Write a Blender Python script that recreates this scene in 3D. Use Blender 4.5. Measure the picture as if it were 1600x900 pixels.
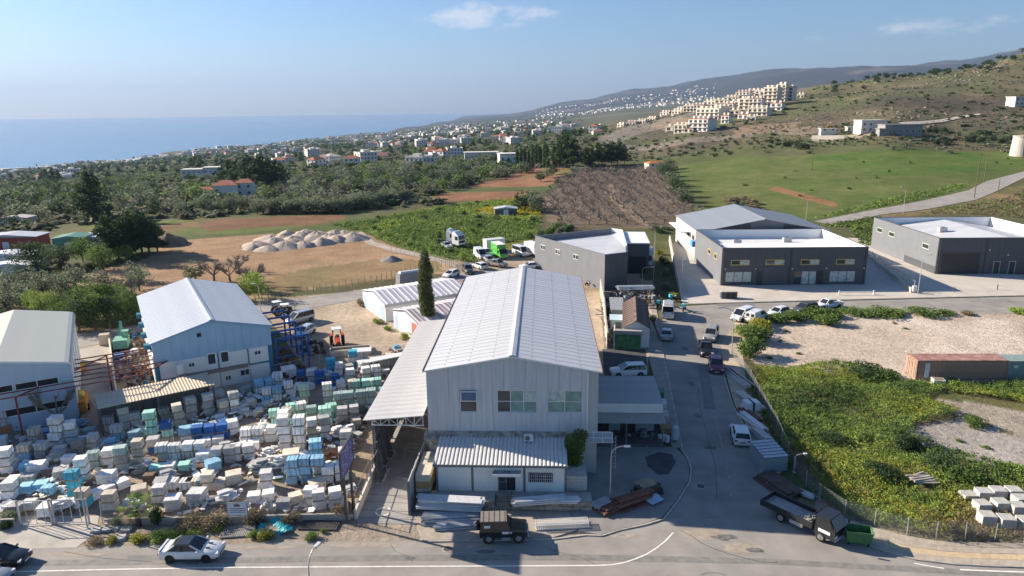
import bpy, bmesh, math, random
import numpy as np
from mathutils import Vector, Matrix
R = math.radians
random.seed(7)
rng = np.random.default_rng(11)
scene = bpy.context.scene
for o in list(bpy.data.objects): bpy.data.objects.remove(o)
COL = scene.collection

# ------------------------------------------------------------------ camera
F, CH, PITCH, ROLL = 1090.0, 33.0, R(14.43), R(-0.62)
cam_d = bpy.data.cameras.new('camera'); cam = bpy.data.objects.new('camera', cam_d); COL.objects.link(cam)
cam_d.sensor_width = 36.0; cam_d.lens = 36.0 * F / 1600.0
cam_d.clip_start = 0.5; cam_d.clip_end = 60000
cam.matrix_world = Matrix.Translation((0, 0, CH)) @ Matrix.Rotation(math.pi/2 - PITCH, 4, 'X') @ Matrix.Rotation(ROLL, 4, 'Z')
scene.camera = cam

# ------------------------------------------------------------------ sky and sun
SUN_AZ_DIR = Vector((-0.925, 0.38, 0)).normalized(); SUN_EL = R(24.2)
world = bpy.data.worlds.new('World'); scene.world = world; world.use_nodes = True
wn = world.node_tree; wn.nodes.clear()
def N(nt, kind, **kw):
    n = nt.nodes.new(kind)
    for k, v in kw.items():
        if k.startswith('i_'): n.inputs[k[2:].replace('_', ' ')].default_value = v
        else: setattr(n, k, v)
    return n
sky = N(wn, 'ShaderNodeTexSky', sky_type='NISHITA', sun_disc=False, sun_elevation=SUN_EL,
        sun_rotation=math.atan2(SUN_AZ_DIR.x, SUN_AZ_DIR.y), altitude=150, air_density=1.0, dust_density=.7, ozone_density=6.5)
bg = N(wn, 'ShaderNodeBackground'); bg.inputs['Strength'].default_value = 0.057
wout = N(wn, 'ShaderNodeOutputWorld')
# small fair weather clouds, laid out on a cloud deck overhead
tc = N(wn, 'ShaderNodeTexCoord')
def vm(op, a=None, b=None):
    n = N(wn, 'ShaderNodeVectorMath', operation=op)
    for k, v in enumerate((a, b)):
        if v is None: continue
        if hasattr(v, 'is_linked') or hasattr(v, 'links'): wn.links.new(v, n.inputs[k])
        else: n.inputs[k].default_value = v
    return n
def mm(op, a, b=0.0, clamp=False):
    n = N(wn, 'ShaderNodeMath', operation=op, use_clamp=clamp)
    for k, v in enumerate((a, b)):
        if hasattr(v, 'links'): wn.links.new(v, n.inputs[k])
        else: n.inputs[k].default_value = v
    return n.outputs[0]
sep = N(wn, 'ShaderNodeSeparateXYZ'); wn.links.new(tc.outputs['Generated'], sep.inputs[0])
az = mm('ARCTAN2', sep.outputs[0], sep.outputs[1])
hor = mm('SQRT', mm('ADD', mm('MULTIPLY', sep.outputs[0], sep.outputs[0]), mm('MULTIPLY', sep.outputs[1], sep.outputs[1])))
el = mm('ARCTAN2', sep.outputs[2], hor)
comb = N(wn, 'ShaderNodeCombineXYZ'); wn.links.new(az, comb.inputs[0]); wn.links.new(mm('MULTIPLY', el, 2.1), comb.inputs[1])
nz = N(wn, 'ShaderNodeTexNoise', i_Scale=34.0, i_Detail=10.0, i_Roughness=0.66); wn.links.new(comb.outputs[0], nz.inputs['Vector'])
nz2 = N(wn, 'ShaderNodeTexNoise', i_Scale=5.0, i_Detail=4.0, i_Roughness=0.5); wn.links.new(comb.outputs[0], nz2.inputs['Vector'])
mask = None
for a0, e0, sa, se, k in ((-0.085, .118, .030, .012, 1.1), (-0.045, .121, .026, .016, 1.15), (0.030, .124, .042, .010, 1.1),
                          (0.475, .087, .05, .014, 0.75), (0.385, .082, .02, .008, .5), (0.555, .086, .045, .013, .6), (0.64, .092, .06, .012, .5),
                          (-0.62, .060, .05, .006, .45), (0.008, .106, .05, .006, .5)):
    g1 = mm('MULTIPLY', mm('SUBTRACT', az, a0), 1/sa); g2 = mm('MULTIPLY', mm('SUBTRACT', el, e0), 1/se)
    g = mm('MULTIPLY', mm('EXPONENT', mm('MULTIPLY', mm('ADD', mm('MULTIPLY', g1, g1), mm('MULTIPLY', g2, g2)), -0.7)), k)
    mask = g if mask is None else mm('ADD', mask, g)
thr = mm('MULTIPLY', mm('SUBTRACT', mm('ADD', nz.outputs['Fac'], mm('MULTIPLY', mask, .34)), .69), 3.4, True)
cl = mm('MULTIPLY', thr, mm('MULTIPLY', mask, 1.3, True), True)
cl = mm('MULTIPLY', cl, 0.5)
cmix = N(wn, 'ShaderNodeMix', data_type='RGBA'); wn.links.new(cl, cmix.inputs['Factor'])
wn.links.new(sky.outputs[0], cmix.inputs['A']); cmix.inputs['B'].default_value = (7.4, 7.1, 7.1, 1)
wn.links.new(cmix.outputs['Result'], bg.inputs['Color']); wn.links.new(bg.outputs[0], wout.inputs[0])

sun_d = bpy.data.lights.new('sun', 'SUN'); sun = bpy.data.objects.new('sun', sun_d); COL.objects.link(sun)
sun_d.energy = 4.5; sun_d.angle = R(0.6); sun_d.color = (1.0, 0.87, 0.72)
sd = Vector((SUN_AZ_DIR.x*math.cos(SUN_EL), SUN_AZ_DIR.y*math.cos(SUN_EL), math.sin(SUN_EL)))
sun.rotation_euler = sd.to_track_quat('Z', 'Y').to_euler(); sun.location = sd*200

vs = scene.view_settings; vs.view_transform = 'Standard'; vs.look = 'None'; vs.gamma = 1; vs.use_curve_mapping = False; vs.exposure = 1.42
scene.cycles.use_denoising = True; scene.cycles.max_bounces = 6; scene.cycles.diffuse_bounces = 4; scene.cycles.glossy_bounces = 2
scene.cycles.transmission_bounces = 3; scene.cycles.volume_bounces = 0; scene.cycles.transparent_max_bounces = 8
scene.cycles.caustics_reflective = False; scene.cycles.caustics_refractive = False
scene.cycles.use_adaptive_sampling = True; scene.cycles.adaptive_threshold = 0.015

# ------------------------------------------------------------------ helpers: reading places from the survey of the site
_cp, _sp, _cr, _sr = math.cos(PITCH), math.sin(PITCH), math.cos(ROLL), math.sin(ROLL)
def ray(px, py):
    x = (px-800)/F; y = -(py-450)/F
    x, y = x*_cr - y*_sr, x*_sr + y*_cr
    return (x, _cp + y*_sp, -_sp + y*_cp)
def G(px, py, z=0.0):
    d = ray(px, py); t = (z-CH)/d[2]
    return Vector((d[0]*t, d[1]*t, z))
def HT(px, py, base):
    d = ray(px, py); return CH + d[2]*base[1]/d[1]
def U2AZ(u): return math.atan((u-800)/1125.0)

# ------------------------------------------------------------------ helpers: properties, materials, meshes
def tag(o, label=None, cat=None, group=None, kind=None):
    if label: o['label'] = label
    if cat: o['category'] = cat
    if group: o['group'] = group
    if kind: o['kind'] = kind
    return o
def thing(name, label, cat, loc=(0, 0, 0), rz=0.0, group=None):
    o = bpy.data.objects.new(name, None); COL.objects.link(o)
    o.location = loc; o.rotation_euler = (0, 0, rz); o.empty_display_size = .3
    return tag(o, label, cat, group)
MATS = {}
def mat(name, col, rough=0.8, metal=0.0, var=0.12, scale=3.0, bump=0.0, bscale=None, spec=0.3, col2=None, stretch=None, detail=5.0, emit=None, coat=0.0, trans=0.0, alpha=1.0, rnd=0.0):
    if name in MATS: return MATS[name]
    m = bpy.data.materials.new(name); m.use_nodes = True; nt = m.node_tree
    b = nt.nodes['Principled BSDF']
    b.inputs['Roughness'].default_value = rough; b.inputs['Metallic'].default_value = metal
    b.inputs['Specular IOR Level'].default_value = spec
    if coat: b.inputs['Coat Weight'].default_value = coat; b.inputs['Coat Roughness'].default_value = .08
    if trans: b.inputs['Transmission Weight'].default_value = trans
    b.inputs['Alpha'].default_value = alpha
    c = np.array(col[:3], float)
    tcn = nt.nodes.new('ShaderNodeTexCoord'); mp = nt.nodes.new('ShaderNodeMapping')
    nt.links.new(tcn.outputs['Object'], mp.inputs['Vector'])
    if stretch: mp.inputs['Scale'].default_value = stretch
    n1 = nt.nodes.new('ShaderNodeTexNoise'); n1.inputs['Scale'].default_value = scale; n1.inputs['Detail'].default_value = detail; n1.inputs['Roughness'].default_value = .6
    nt.links.new(mp.outputs[0], n1.inputs['Vector'])
    ramp = nt.nodes.new('ShaderNodeValToRGB')
    lo = c*(1-var); hi = np.array(col2[:3], float) if col2 is not None else np.minimum(c*(1+var), 1)
    ramp.color_ramp.elements[0].position = .32; ramp.color_ramp.elements[0].color = (*lo, 1)
    ramp.color_ramp.elements[1].position = .68; ramp.color_ramp.elements[1].color = (*hi, 1)
    nt.links.new(n1.outputs['Fac'], ramp.inputs[0])
    out = ramp.outputs[0]
    if rnd:
        oi = nt.nodes.new('ShaderNodeObjectInfo'); hs = nt.nodes.new('ShaderNodeHueSaturation')
        ma = nt.nodes.new('ShaderNodeMath'); ma.operation = 'MULTIPLY_ADD'; ma.inputs[1].default_value = rnd; ma.inputs[2].default_value = 1-rnd/2
        nt.links.new(oi.outputs['Random'], ma.inputs[0]); nt.links.new(ma.outputs[0], hs.inputs['Value']); nt.links.new(out, hs.inputs['Color']); out = hs.outputs[0]
    nt.links.new(out, b.inputs['Base Color'])
    if emit: b.inputs['Emission Color'].default_value = (*emit, 1); b.inputs['Emission Strength'].default_value = 1
    if bump:
        n2 = nt.nodes.new('ShaderNodeTexNoise'); n2.inputs['Scale'].default_value = bscale or scale*6; n2.inputs['Detail'].default_value = 4
        nt.links.new(mp.outputs[0], n2.inputs['Vector'])
        bp = nt.nodes.new('ShaderNodeBump'); bp.inputs['Strength'].default_value = bump; bp.inputs['Distance'].default_value = .05
        nt.links.new(n2.outputs['Fac'], bp.inputs['Height']); nt.links.new(bp.outputs[0], b.inputs['Normal'])
    MATS[name] = m
    return m
class MB:
    """collects shapes; build() links them as one mesh object"""
    def __init__(s): s.v = []; s.f = []; s.m = []; s.mats = []; s.cur = 0
    def use(s, m):
        if m not in s.mats: s.mats.append(m)
        s.cur = s.mats.index(m); return s
    def add(s, vs, fs):
        b = len(s.v); s.v += [tuple(v) for v in vs]
        for f in fs: s.f.append(tuple(b+i for i in f)); s.m.append(s.cur)
        return s
    def box(s, x0, x1, y0, y1, z0, z1, rz=0.0, piv=None, taper=0.0):
        vs = []
        for z in (z0, z1):
            t = taper if z == z1 else 0
            vs += [(x0+t, y0+t, z), (x1-t, y0+t, z), (x1-t, y1-t, z), (x0+t, y1-t, z)]
        if rz:
            px, py = piv or ((x0+x1)/2, (y0+y1)/2); c, q = math.cos(rz), math.sin(rz)
            vs = [(px+(x-px)*c-(y-py)*q, py+(x-px)*q+(y-py)*c, z) for x, y, z in vs]
        return s.add(vs, [(3, 2, 1, 0), (4, 5, 6, 7), (0, 1, 5, 4), (1, 2, 6, 5), (2, 3, 7, 6), (3, 0, 4, 7)])
    def cbox(s, c, sx, sy, sz, rz=0.0, tilt=None):
        """box centred on its base, optionally tilted (rx, ry)"""
        M = Matrix.Translation(c) @ Matrix.Rotation(rz, 4, 'Z')
        if tilt: M = M @ Matrix.Rotation(tilt[0], 4, 'X') @ Matrix.Rotation(tilt[1], 4, 'Y')
        vs = [M @ Vector((x*sx/2, y*sy/2, z*sz)) for z in (0, 1) for x, y in ((-1, -1), (1, -1), (1, 1), (-1, 1))]
        return s.add(vs, [(3, 2, 1, 0), (4, 5, 6, 7), (0, 1, 5, 4), (1, 2, 6, 5), (2, 3, 7, 6), (3, 0, 4, 7)])
    def bar(s, p0, p1, r, n=6, r1=None, cap=True):
        p0 = Vector(p0); p1 = Vector(p1); d = (p1-p0)
        if d.length < 1e-6: return s
        d.normalize(); a = d.orthogonal().normalized(); b = d.cross(a); r1 = r if r1 is None else r1
        vs = []
        for p, q in ((p0, r), (p1, r1)):
            for k in range(n):
                t = 2*math.pi*(k+.5)/n; vs.append(p + (a*math.cos(t)+b*math.sin(t))*q)
        fs = [(k, (k+1) % n, n+(k+1) % n, n+k) for k in range(n)]
        if cap: fs += [tuple(range(n-1, -1, -1)), tuple(range(n, 2*n))]
        return s.add(vs, fs)
    def tube(s, pts, r, n=6):
        for a, b in zip(pts[:-1], pts[1:]): s.bar(a, b, r, n)
        return s
    def beam(s, p0, p1, w, h):
        """rectangular bar, w across, h high"""
        p0 = Vector(p0); p1 = Vector(p1); d = (p1-p0).normalized(); up = Vector((0, 0, 1))
        if abs(d.z) > .99: up = Vector((0, 1, 0))
        a = d.cross(up).normalized()*w/2; b = a.cross(d).normalized()*h/2
        vs = [p+q for p in (p0, p1) for q in (-a-b, a-b, a+b, -a+b)]
        return s.add(vs, [(3, 2, 1, 0), (4, 5, 6, 7), (0, 1, 5, 4), (1, 2, 6, 5), (2, 3, 7, 6), (3, 0, 4, 7)])
    def poly(s, pts, z0, z1):
        """vertical prism over a polygon (counter-clockwise)"""
        n = len(pts); ar = sum(pts[i][0]*pts[(i+1) % n][1]-pts[(i+1) % n][0]*pts[i][1] for i in range(n))
        if ar < 0: pts = pts[::-1]
        zz0 = z0 if hasattr(z0, '__len__') else [z0]*n; zz1 = z1 if hasattr(z1, '__len__') else [z1]*n
        if ar < 0: zz0 = zz0[::-1]; zz1 = zz1[::-1]
        vs = [(p[0], p[1], z) for p, z in zip(pts, zz0)] + [(p[0], p[1], z) for p, z in zip(pts, zz1)]
        return s.add(vs, [tuple(range(n-1, -1, -1)), tuple(range(n, 2*n))] + [(i, (i+1) % n, n+(i+1) % n, n+i) for i in range(n)])
    def extr(s, prof, y0, y1):
        """profile in (x, z) pushed along y"""
        n = len(prof); vs = [(x, y0, z) for x, z in prof] + [(x, y1, z) for x, z in prof]
        return s.add(vs, [tuple(range(n)), tuple(range(2*n-1, n-1, -1))] + [((i+1) % n, i, n+i, n+(i+1) % n) for i in range(n)])
    def mesh(s, name, m=None, smooth=False):
        me = bpy.data.meshes.new(name); me.from_pydata(s.v, [], s.f); me.update()
        if s.mats:
            for q in s.mats: me.materials.append(q)
            me.polygons.foreach_set('material_index', s.m)
        elif m: me.materials.append(m)
        if smooth: me.polygons.foreach_set('use_smooth', [True]*len(me.polygons))
        return me
    def build(s, name, m=None, parent=None, loc=None, rz=0.0, smooth=False):
        return link(name, s.mesh(name, m, smooth), parent, loc, rz)
def link(name, me, parent=None, loc=None, rz=0.0, scale=None):
    o = bpy.data.objects.new(name, me); COL.objects.link(o)
    if parent: o.parent = parent
    if loc is not None: o.location = loc
    if rz: o.rotation_euler = (0, 0, rz)
    if scale is not None: o.scale = scale if hasattr(scale, '__len__') else (scale,)*3
    return o
def copy_tree(o, parent=None, kids=None):
    c = o.copy(); COL.objects.link(c); c.parent = parent
    for ch in o.children: copy_tree(ch, c)
    return c
def np_mesh(name, V, Fc, m, smooth=False):
    """mesh from numpy arrays, faces all of one size"""
    me = bpy.data.meshes.new(name); k = Fc.shape[1]
    me.vertices.add(len(V)); me.vertices.foreach_set('co', V.astype(np.float32).ravel())
    me.loops.add(Fc.size); me.loops.foreach_set('vertex_index', Fc.astype(np.int32).ravel())
    me.polygons.add(len(Fc)); me.polygons.foreach_set('loop_start', np.arange(0, Fc.size, k, dtype=np.int32))
    try: me.polygons.foreach_set('loop_total', np.full(len(Fc), k, np.int32))
    except Exception: pass
    if smooth: me.polygons.foreach_set('use_smooth', np.ones(len(Fc), bool))
    me.update(calc_edges=True); me.validate()
    for q in (m if isinstance(m, (list, tuple)) else [m]): me.materials.append(q)
    return me

# ------------------------------------------------------------------ the land
SEA = -117.0
# for a number of bearings: (distance, height) along the land
PROF = {
 -500: [(0, 0), (230, 0), (600, -26), (1500, -84), (2100, -117), (2300, -122), (30000, -140)],
 0:    [(0, 0), (220, 0), (600, -20), (1500, -73), (2370, -117), (2500, -122), (30000, -140)],
 200:  [(0, 0), (220, 0), (600, -18), (1500, -64), (2640, -117), (2800, -122), (30000, -140)],
 300:  [(0, 0), (220, 0), (600, -16), (1500, -58), (3140, -117), (3300, -122), (30000, -140)],
 400:  [(0, 0), (220, 0), (600, -15), (1500, -52), (3400, -117), (3600, -122), (30000, -140)],
 500:  [(0, 0), (220, 0), (600, -13), (1500, -45), (3000, -92), (4100, -117), (4300, -122), (30000, -140)],
 600:  [(0, 0), (220, 0), (600, -11), (1500, -38), (3000, -77), (4950, -117), (5200, -122), (30000, -140)],
 660:  [(0, 0), (220, 0), (600, -9), (1500, -32), (3000, -62), (5000, -95), (6600, -116), (7000, -122), (30000, -140)],
 700:  [(0, 0), (220, 0), (600, -8), (1500, -27), (3000, -50), (6000, -90), (8800, -115), (9500, -122), (30000, -140)],
 800:  [(0, 0), (220, 0), (600, -3), (1500, -19), (3000, -36), (6000, -50), (9000, -38), (11000, -60), (30000, -140)],
 900:  [(0, 0), (220, 0), (600, 4), (1000, 0), (1500, -20), (3000, -22), (6000, -5), (9000, 92), (12000, 60), (30000, -140)],
 1000: [(0, 0), (220, 0), (420, 0), (550, 4), (900, 18), (1100, 6), (1500, -10), (3000, -5), (6000, 60), (9500, 285), (12000, 120), (30000, -140)],
 1100: [(0, 0), (220, 0), (420, 4), (560, 13), (800, 30), (950, 30), (1200, 10), (3000, 5), (6000, 110), (10000, 415), (13000, 200), (30000, -140)],
 1200: [(0, 0), (220, 0), (400, 7), (520, 15), (850, 43), (1000, 36), (1300, 20), (3000, 20), (6000, 180), (10000, 485), (13000, 250), (30000, -140)],
 1300: [(0, 0), (220, 0), (380, 7), (500, 15), (700, 34), (880, 55), (1100, 42), (3000, 30), (6000, 200), (10000, 490), (13000, 300), (30000, -140)],
 1400: [(0, 0), (220, 0), (380, 7), (460, 15.5), (700, 40), (920, 66), (1200, 50), (3000, 40), (6000, 200), (10000, 530), (13000, 300), (30000, -140)],
 1500: [(0, 0), (230, 0), (390, 7), (520, 16), (700, 42), (960, 78), (1200, 60), (3000, 50), (6000, 200), (10000, 590), (13000, 300), (30000, -140)],
 1600: [(0, 0), (230, 0), (400, 7), (520, 15), (700, 42), (1000, 95), (1200, 80), (3000, 60), (6000, 250), (10000, 720), (13000, 400), (30000, -140)],
 2300: [(0, 0), (230, 0), (400, 12), (520, 30), (700, 60), (1000, 140), (1300, 170), (3000, 200), (6000, 400), (10000, 900), (13000, 600), (30000, -140)],
}
_us = sorted(PROF); _ds = np.concatenate([np.linspace(0, 700, 71), np.geomspace(710, 30000, 120)])
_tab = np.array([np.interp(_ds, [p[0] for p in PROF[u]], [p[1] for p in PROF[u]]) for u in _us])
_k = np.ones(5)/5
def _sm(r): return np.convolve(np.pad(r, 2, mode='edge'), _k, 'valid')
_tab = np.array([_sm(_sm(r)) for r in _tab]); _azs = np.array([U2AZ(u) for u in _us])
def _hash_noise(x, y, s, seed):
    x = x/s; y = y/s; xi = np.floor(x); yi = np.floor(y); fx = x-xi; fy = y-yi
    fx = fx*fx*(3-2*fx); fy = fy*fy*(3-2*fy)
    def h(a, b): 
        v = np.sin(a*127.1+b*311.7+seed*74.7)*43758.5453; return v-np.floor(v)
    return (h(xi, yi)*(1-fx)+h(xi+1, yi)*fx)*(1-fy)+(h(xi, yi+1)*(1-fx)+h(xi+1, yi+1)*fx)*fy
def fbm(x, y, s, seed=0, o=4):
    t = 0; a = .5
    for k in range(o): t = t+a*_hash_noise(x, y, s, seed+k); s = s/2.03; a *= .5
    return t/(1-.5**o)
def TZ(x, y):
    x = np.asarray(x, float); y = np.asarray(y, float)
    d = np.hypot(x, y); a = np.clip(np.arctan2(x, y), _azs[0], _azs[-1])
    i = np.clip(np.searchsorted(_azs, a)-1, 0, len(_azs)-2); f = (a-_azs[i])/(_azs[i+1]-_azs[i]); f = f*f*(3-2*f)*.6+f*.4
    di = np.interp(d, _ds, np.arange(len(_ds))); j = np.clip(di.astype(int), 0, len(_ds)-2); g = di-j
    z = (_tab[i, j]*(1-g)+_tab[i, j+1]*g)*(1-f)+(_tab[i+1, j]*(1-g)+_tab[i+1, j+1]*g)*f
    far = np.clip((d-330)/400, 0, 1); right = np.clip((a-U2AZ(950))/.1, 0, 1)
    z = z+(fbm(x, y, 120, 3)-.5)*far*(3+13*right*np.clip((d-450)/300, 0, 1))
    mt = np.clip((d-4500)/3000, 0, 1)*np.clip((a-U2AZ(780))/.12, 0, 1)
    z = z+(fbm(x, y, 1500, 9, 5)-.5)*mt*250
    return z
def tz(x, y): return float(TZ(np.array([x]), np.array([y]))[0])
def onland(px, d):
    """point on the land at horizontal distance d on the bearing of picture column px (at the skyline)"""
    a = U2AZ(px); x, y = d*math.sin(a), d*math.cos(a); return Vector((x, y, tz(x, y)))
def L(px, py, lo=25, hi=15000):
    """where a sight line meets the land"""
    r = np.array(ray(px, py)); hl = math.hypot(r[0], r[1]); ds = np.geomspace(lo, hi, 900)
    X = r[0]/hl*ds; Y = r[1]/hl*ds; Z = CH+r[2]/hl*ds; dz = Z-TZ(X, Y); k = np.argmax(dz < 0)
    if not (dz < 0).any(): return None
    if k == 0: return Vector((X[0], Y[0], TZ(X[:1], Y[:1])[0]))
    t = dz[k-1]/(dz[k-1]-dz[k]); x = X[k-1]+(X[k]-X[k-1])*t; y = Y[k-1]+(Y[k]-Y[k-1])*t
    return Vector((x, y, tz(x, y)))
def inpoly(X, Y, poly):
    r = np.zeros(X.shape, bool); n = len(poly)
    for i in range(n):
        x0, y0 = poly[i][:2]; x1, y1 = poly[(i+1) % n][:2]
        c = ((y0 > Y) != (y1 > Y)) & (X < (x1-x0)*(Y-y0)/((y1-y0) if y1 != y0 else 1e-9)+x0); r ^= c
    return r
# fine grid inside the view, coarser around
_az = np.concatenate([np.linspace(R(-100), R(-42), 60, endpoint=False), np.linspace(R(-42), R(42), 700), np.linspace(R(42.3), R(100), 60)])
_dd = np.concatenate([np.linspace(8, 60, 14, endpoint=False), np.geomspace(60, 240, 130, endpoint=False), np.geomspace(240, 1100, 210, endpoint=False), np.geomspace(1100, 16000, 120)])
AZ, DD = np.meshgrid(_az, _dd, indexing='ij')
X = DD*np.sin(AZ); Y = DD*np.cos(AZ); Z = TZ(X, Y)
# fields and covers: (outline read on the land, colour, amount)
def LP(pts): return [(lambda p: (p.x, p.y))(L(*q)) for q in pts]
nA = fbm(X, Y, 60, 21); nB = fbm(X, Y, 14, 31); nC = fbm(X, Y, 220, 41); nD = fbm(X, Y, 4, 51, 3)
base = np.zeros(X.shape+(3,))
def lerp(a, b, t): return a*(1-t[..., None])+np.array(b)*t[..., None]
U = 800+1125*np.tan(np.clip(AZ, -1.2, 1.2))
base[:] = (.105, .098, .052)
base = lerp(base, (.085, .105, .038), np.clip((nA-.42)*4, 0, 1))
base = lerp(base, (.15, .125, .075), np.clip((nC-.55)*5, 0, 1)*.7)
base = lerp(base, (.068, .072, .038), np.clip((960-U)/60, 0, 1)*np.clip((DD-240)/40, 0, 1)*.75)
# hillside to the right: dry scrub, grey brown
hill = np.clip((U-930)/90, 0, 1)*np.clip((DD-430)/80, 0, 1)*np.clip((3000-DD)/600, 0, 1)
h1 = np.array((.122, .108, .066)); 
base = lerp(base, h1, hill)
base = lerp(base, (.095, .112, .045), hill*np.clip((nA-.40)*4, 0, 1)*.85)
base = lerp(base, (.20, .155, .11), hill*np.clip((nB-.58)*6, 0, 1)*.8)
base = lerp(base, (.075, .064, .052), hill*np.clip((fbm(X, Y, 90, 77)-.52)*6, 0, 1)*.75)
# far plain and far slopes
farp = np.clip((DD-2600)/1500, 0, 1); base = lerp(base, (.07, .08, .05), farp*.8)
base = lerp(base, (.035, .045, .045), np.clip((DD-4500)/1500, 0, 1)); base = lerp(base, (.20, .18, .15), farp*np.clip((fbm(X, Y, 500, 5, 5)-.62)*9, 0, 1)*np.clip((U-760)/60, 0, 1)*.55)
EXCL = []
def region(poly, c, amt=1.0, c2=None, n=None, soft=None):
    global base; EXCL.append(poly)
    m = inpoly(X+(nB-.5)*soft if soft else X, Y+(nA-.5)*soft if soft else Y, poly).astype(float)*amt
    cc = np.broadcast_to(np.array(c, float), base.shape).copy()
    if c2 is not None: cc = lerp(cc, c2, np.clip((( nB if n is None else n)-.4)*4, 0, 1))
    base = base*(1-m[..., None])+cc*m[..., None]
SAND = (.40, .28, .175); SAND2 = (.31, .205, .12)
# broad green and flowering ground between the fields
region(LP([(520, 350), (700, 318), (820, 305), (850, 372), (835, 402), (700, 420), (640, 398), (560, 372)]), (.085, .11, .03), 1, (.13, .14, .03), soft=6)
region(LP([(600, 372), (700, 385), (760, 378), (800, 372), (790, 395), (720, 410), (650, 392)]), (.22, .21, .025), .85, (.10, .13, .03), soft=8)
region(LP([(730, 328), (790, 322), (800, 330), (775, 342), (760, 345)]), (.27, .22, .17), .8, soft=8)
# reddish ploughed strips and green strips at the left
region(LP([(60, 375), (130, 352), (300, 342), (540, 335), (540, 345), (420, 362), (100, 380)]), (.12, .105, .045), 1, (.10, .13, .035))
region(LP([(300, 352), (350, 342), (535, 335), (540, 341), (480, 352), (330, 361)]), (.18, .10, .058), 1, (.15, .082, .046))
region(LP([(170, 357), (300, 347), (330, 350), (270, 362), (170, 367)]), (.19, .12, .06), .9, (.14, .11, .05))
region(LP([(150, 305), (240, 296), (280, 300), (200, 314)]), (.08, .14, .03), 1)
region(LP([(170, 312), (290, 302), (300, 312), (180, 322)]), (.20, .13, .075), .8)
region(LP([(660, 315), (700, 300), (830, 264), (890, 262), (868, 285), (800, 312)]), (.235, .125, .07), 1, (.20, .105, .058))
region(LP([(700, 294), (880, 290), (870, 297), (690, 301)]), (.07, .10, .035), .9)
region(LP([(800, 278), (880, 264), (900, 264), (880, 274)]), (.17, .14, .055), 1)
# bare graded ground
region(LP([(60, 452), (150, 425), (240, 400), (265, 375), (400, 366), (560, 360), (640, 395), (715, 412), (720, 425), (560, 440), (400, 466), (230, 470), (215, 440)]), SAND, 1, SAND2, nA, soft=4)
region(LP([(390, 440), (480, 420), (600, 402), (690, 410), (700, 425), (560, 442), (400, 462)]), (.24, .165, .085), .75, (.15, .14, .055), soft=5)
region(LP([(0, 400), (60, 385), (120, 395), (70, 415), (0, 430)]), (.25, .23, .20), .9)
# the bare orchard floor
region(LP([(840, 318), (900, 270), (1020, 258), (1060, 280), (1085, 330), (1080, 355), (880, 358), (850, 345)]), (.17, .13, .09), 1, (.13, .105, .068), soft=5)
region(LP([(945, 300), (952, 285), (962, 290), (975, 318), (1000, 338), (1015, 350), (1005, 352), (972, 330)]), (.30, .225, .155), .8, soft=2)
# green pasture at the right
region(LP([(1050, 262), (1100, 252), (1230, 243), (1420, 240), (1600, 236), (1600, 272), (1500, 300), (1320, 340), (1080, 345), (1085, 318), (1060, 290)]), (.092, .125, .034), 1, (.12, .135, .045), soft=5)
region(LP([(1260, 240), (1600, 236), (1600, 262), (1420, 276), (1270, 262)]), (.072, .135, .026), .85, (.105, .145, .035), soft=10)
region(LP([(1200, 296), (1215, 292), (1310, 318), (1305, 324)]), (.26, .13, .07), .85, soft=1)
region(LP([(1330, 345), (1500, 318), (1600, 285), (1600, 330), (1450, 335), (1380, 350)]), (.12, .125, .045), .9, (.21, .155, .08), soft=6)
# pale quarry and terrace cuts below the apartments
region(LP([(930, 216), (1000, 190), (1080, 176), (1090, 186), (1000, 208), (940, 230)]), (.21, .19, .16), .8, (.17, .15, .12), soft=14)
region(LP([(1020, 196), (1070, 182), (1080, 196), (1040, 206)]), (.27, .20, .14), .8, soft=10)
region(LP([(960, 226), (1090, 214), (1170, 208), (1175, 213), (1060, 228), (960, 235)]), (.23, .19, .15), .75, soft=12)
region(LP([(1140, 205), (1170, 196), (1250, 192), (1230, 204), (1170, 212)]), (.27, .19, .13), .7, soft=14)
region(LP([(1200, 206), (1270, 196), (1300, 200), (1260, 212)]), (.26, .20, .15), .7, soft=10)
region(LP([(1265, 215), (1345, 208), (1430, 206), (1420, 212), (1270, 221)]), (.36, .29, .22), .8, soft=6)
# around the yards
region([(-90, 30), (90, 30), (90, 58), (28, 54), (-90, 54)], (.32, .27, .21), 1)
region(LP([(0, 440), (200, 470), (215, 520), (120, 560), (0, 480)]), (.13, .115, .055), 1, (.20, .15, .085))
region([tuple(G(*q)[:2]) for q in ((400, 470), (580, 452), (720, 430), (760, 420), (900, 410), (1020, 440), (1000, 800), (560, 800), (480, 580))], (.42, .34, .255), 1, (.34, .27, .19))
region([tuple(G(*q)[:2]) for q in ((700, 408), (830, 384), (850, 372), (870, 400), (1000, 420), (1000, 460), (700, 445))], (.36, .285, .21), 1, (.30, .23, .16))
region([tuple(G(*q)[:2]) for q in ((-900, 900), (-400, 640), (0, 560), (130, 520), (200, 520), (480, 590), (570, 600), (560, 812), (0, 860))], (.40, .325, .25), 1, (.32, .26, .195))
LOT = [(1140, 505), (1230, 495), (1400, 485), (1620, 478), (1900, 470), (2300, 620), (1800, 700), (1620, 600), (1400, 600), (1250, 575), (1180, 570)]
region([tuple(G(*q)[:2]) for q in LOT], (.55, .47, .385), 1, (.46, .385, .30))
region([tuple(G(*q)[:2]) for q in ((1168, 570), (1250, 573), (1400, 600), (1640, 595), (2000, 620), (2100, 860), (1500, 845), (1350, 800), (1230, 720))], (.085, .10, .035), 1, (.13, .12, .055))
region([tuple(G(*q)[:2]) for q in ((1420, 668), (1500, 652), (1620, 690), (1800, 740), (1700, 745), (1600, 735), (1500, 712), (1440, 690))], (.40, .37, .33), 1, (.34, .31, .27), soft=1.5)
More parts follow.
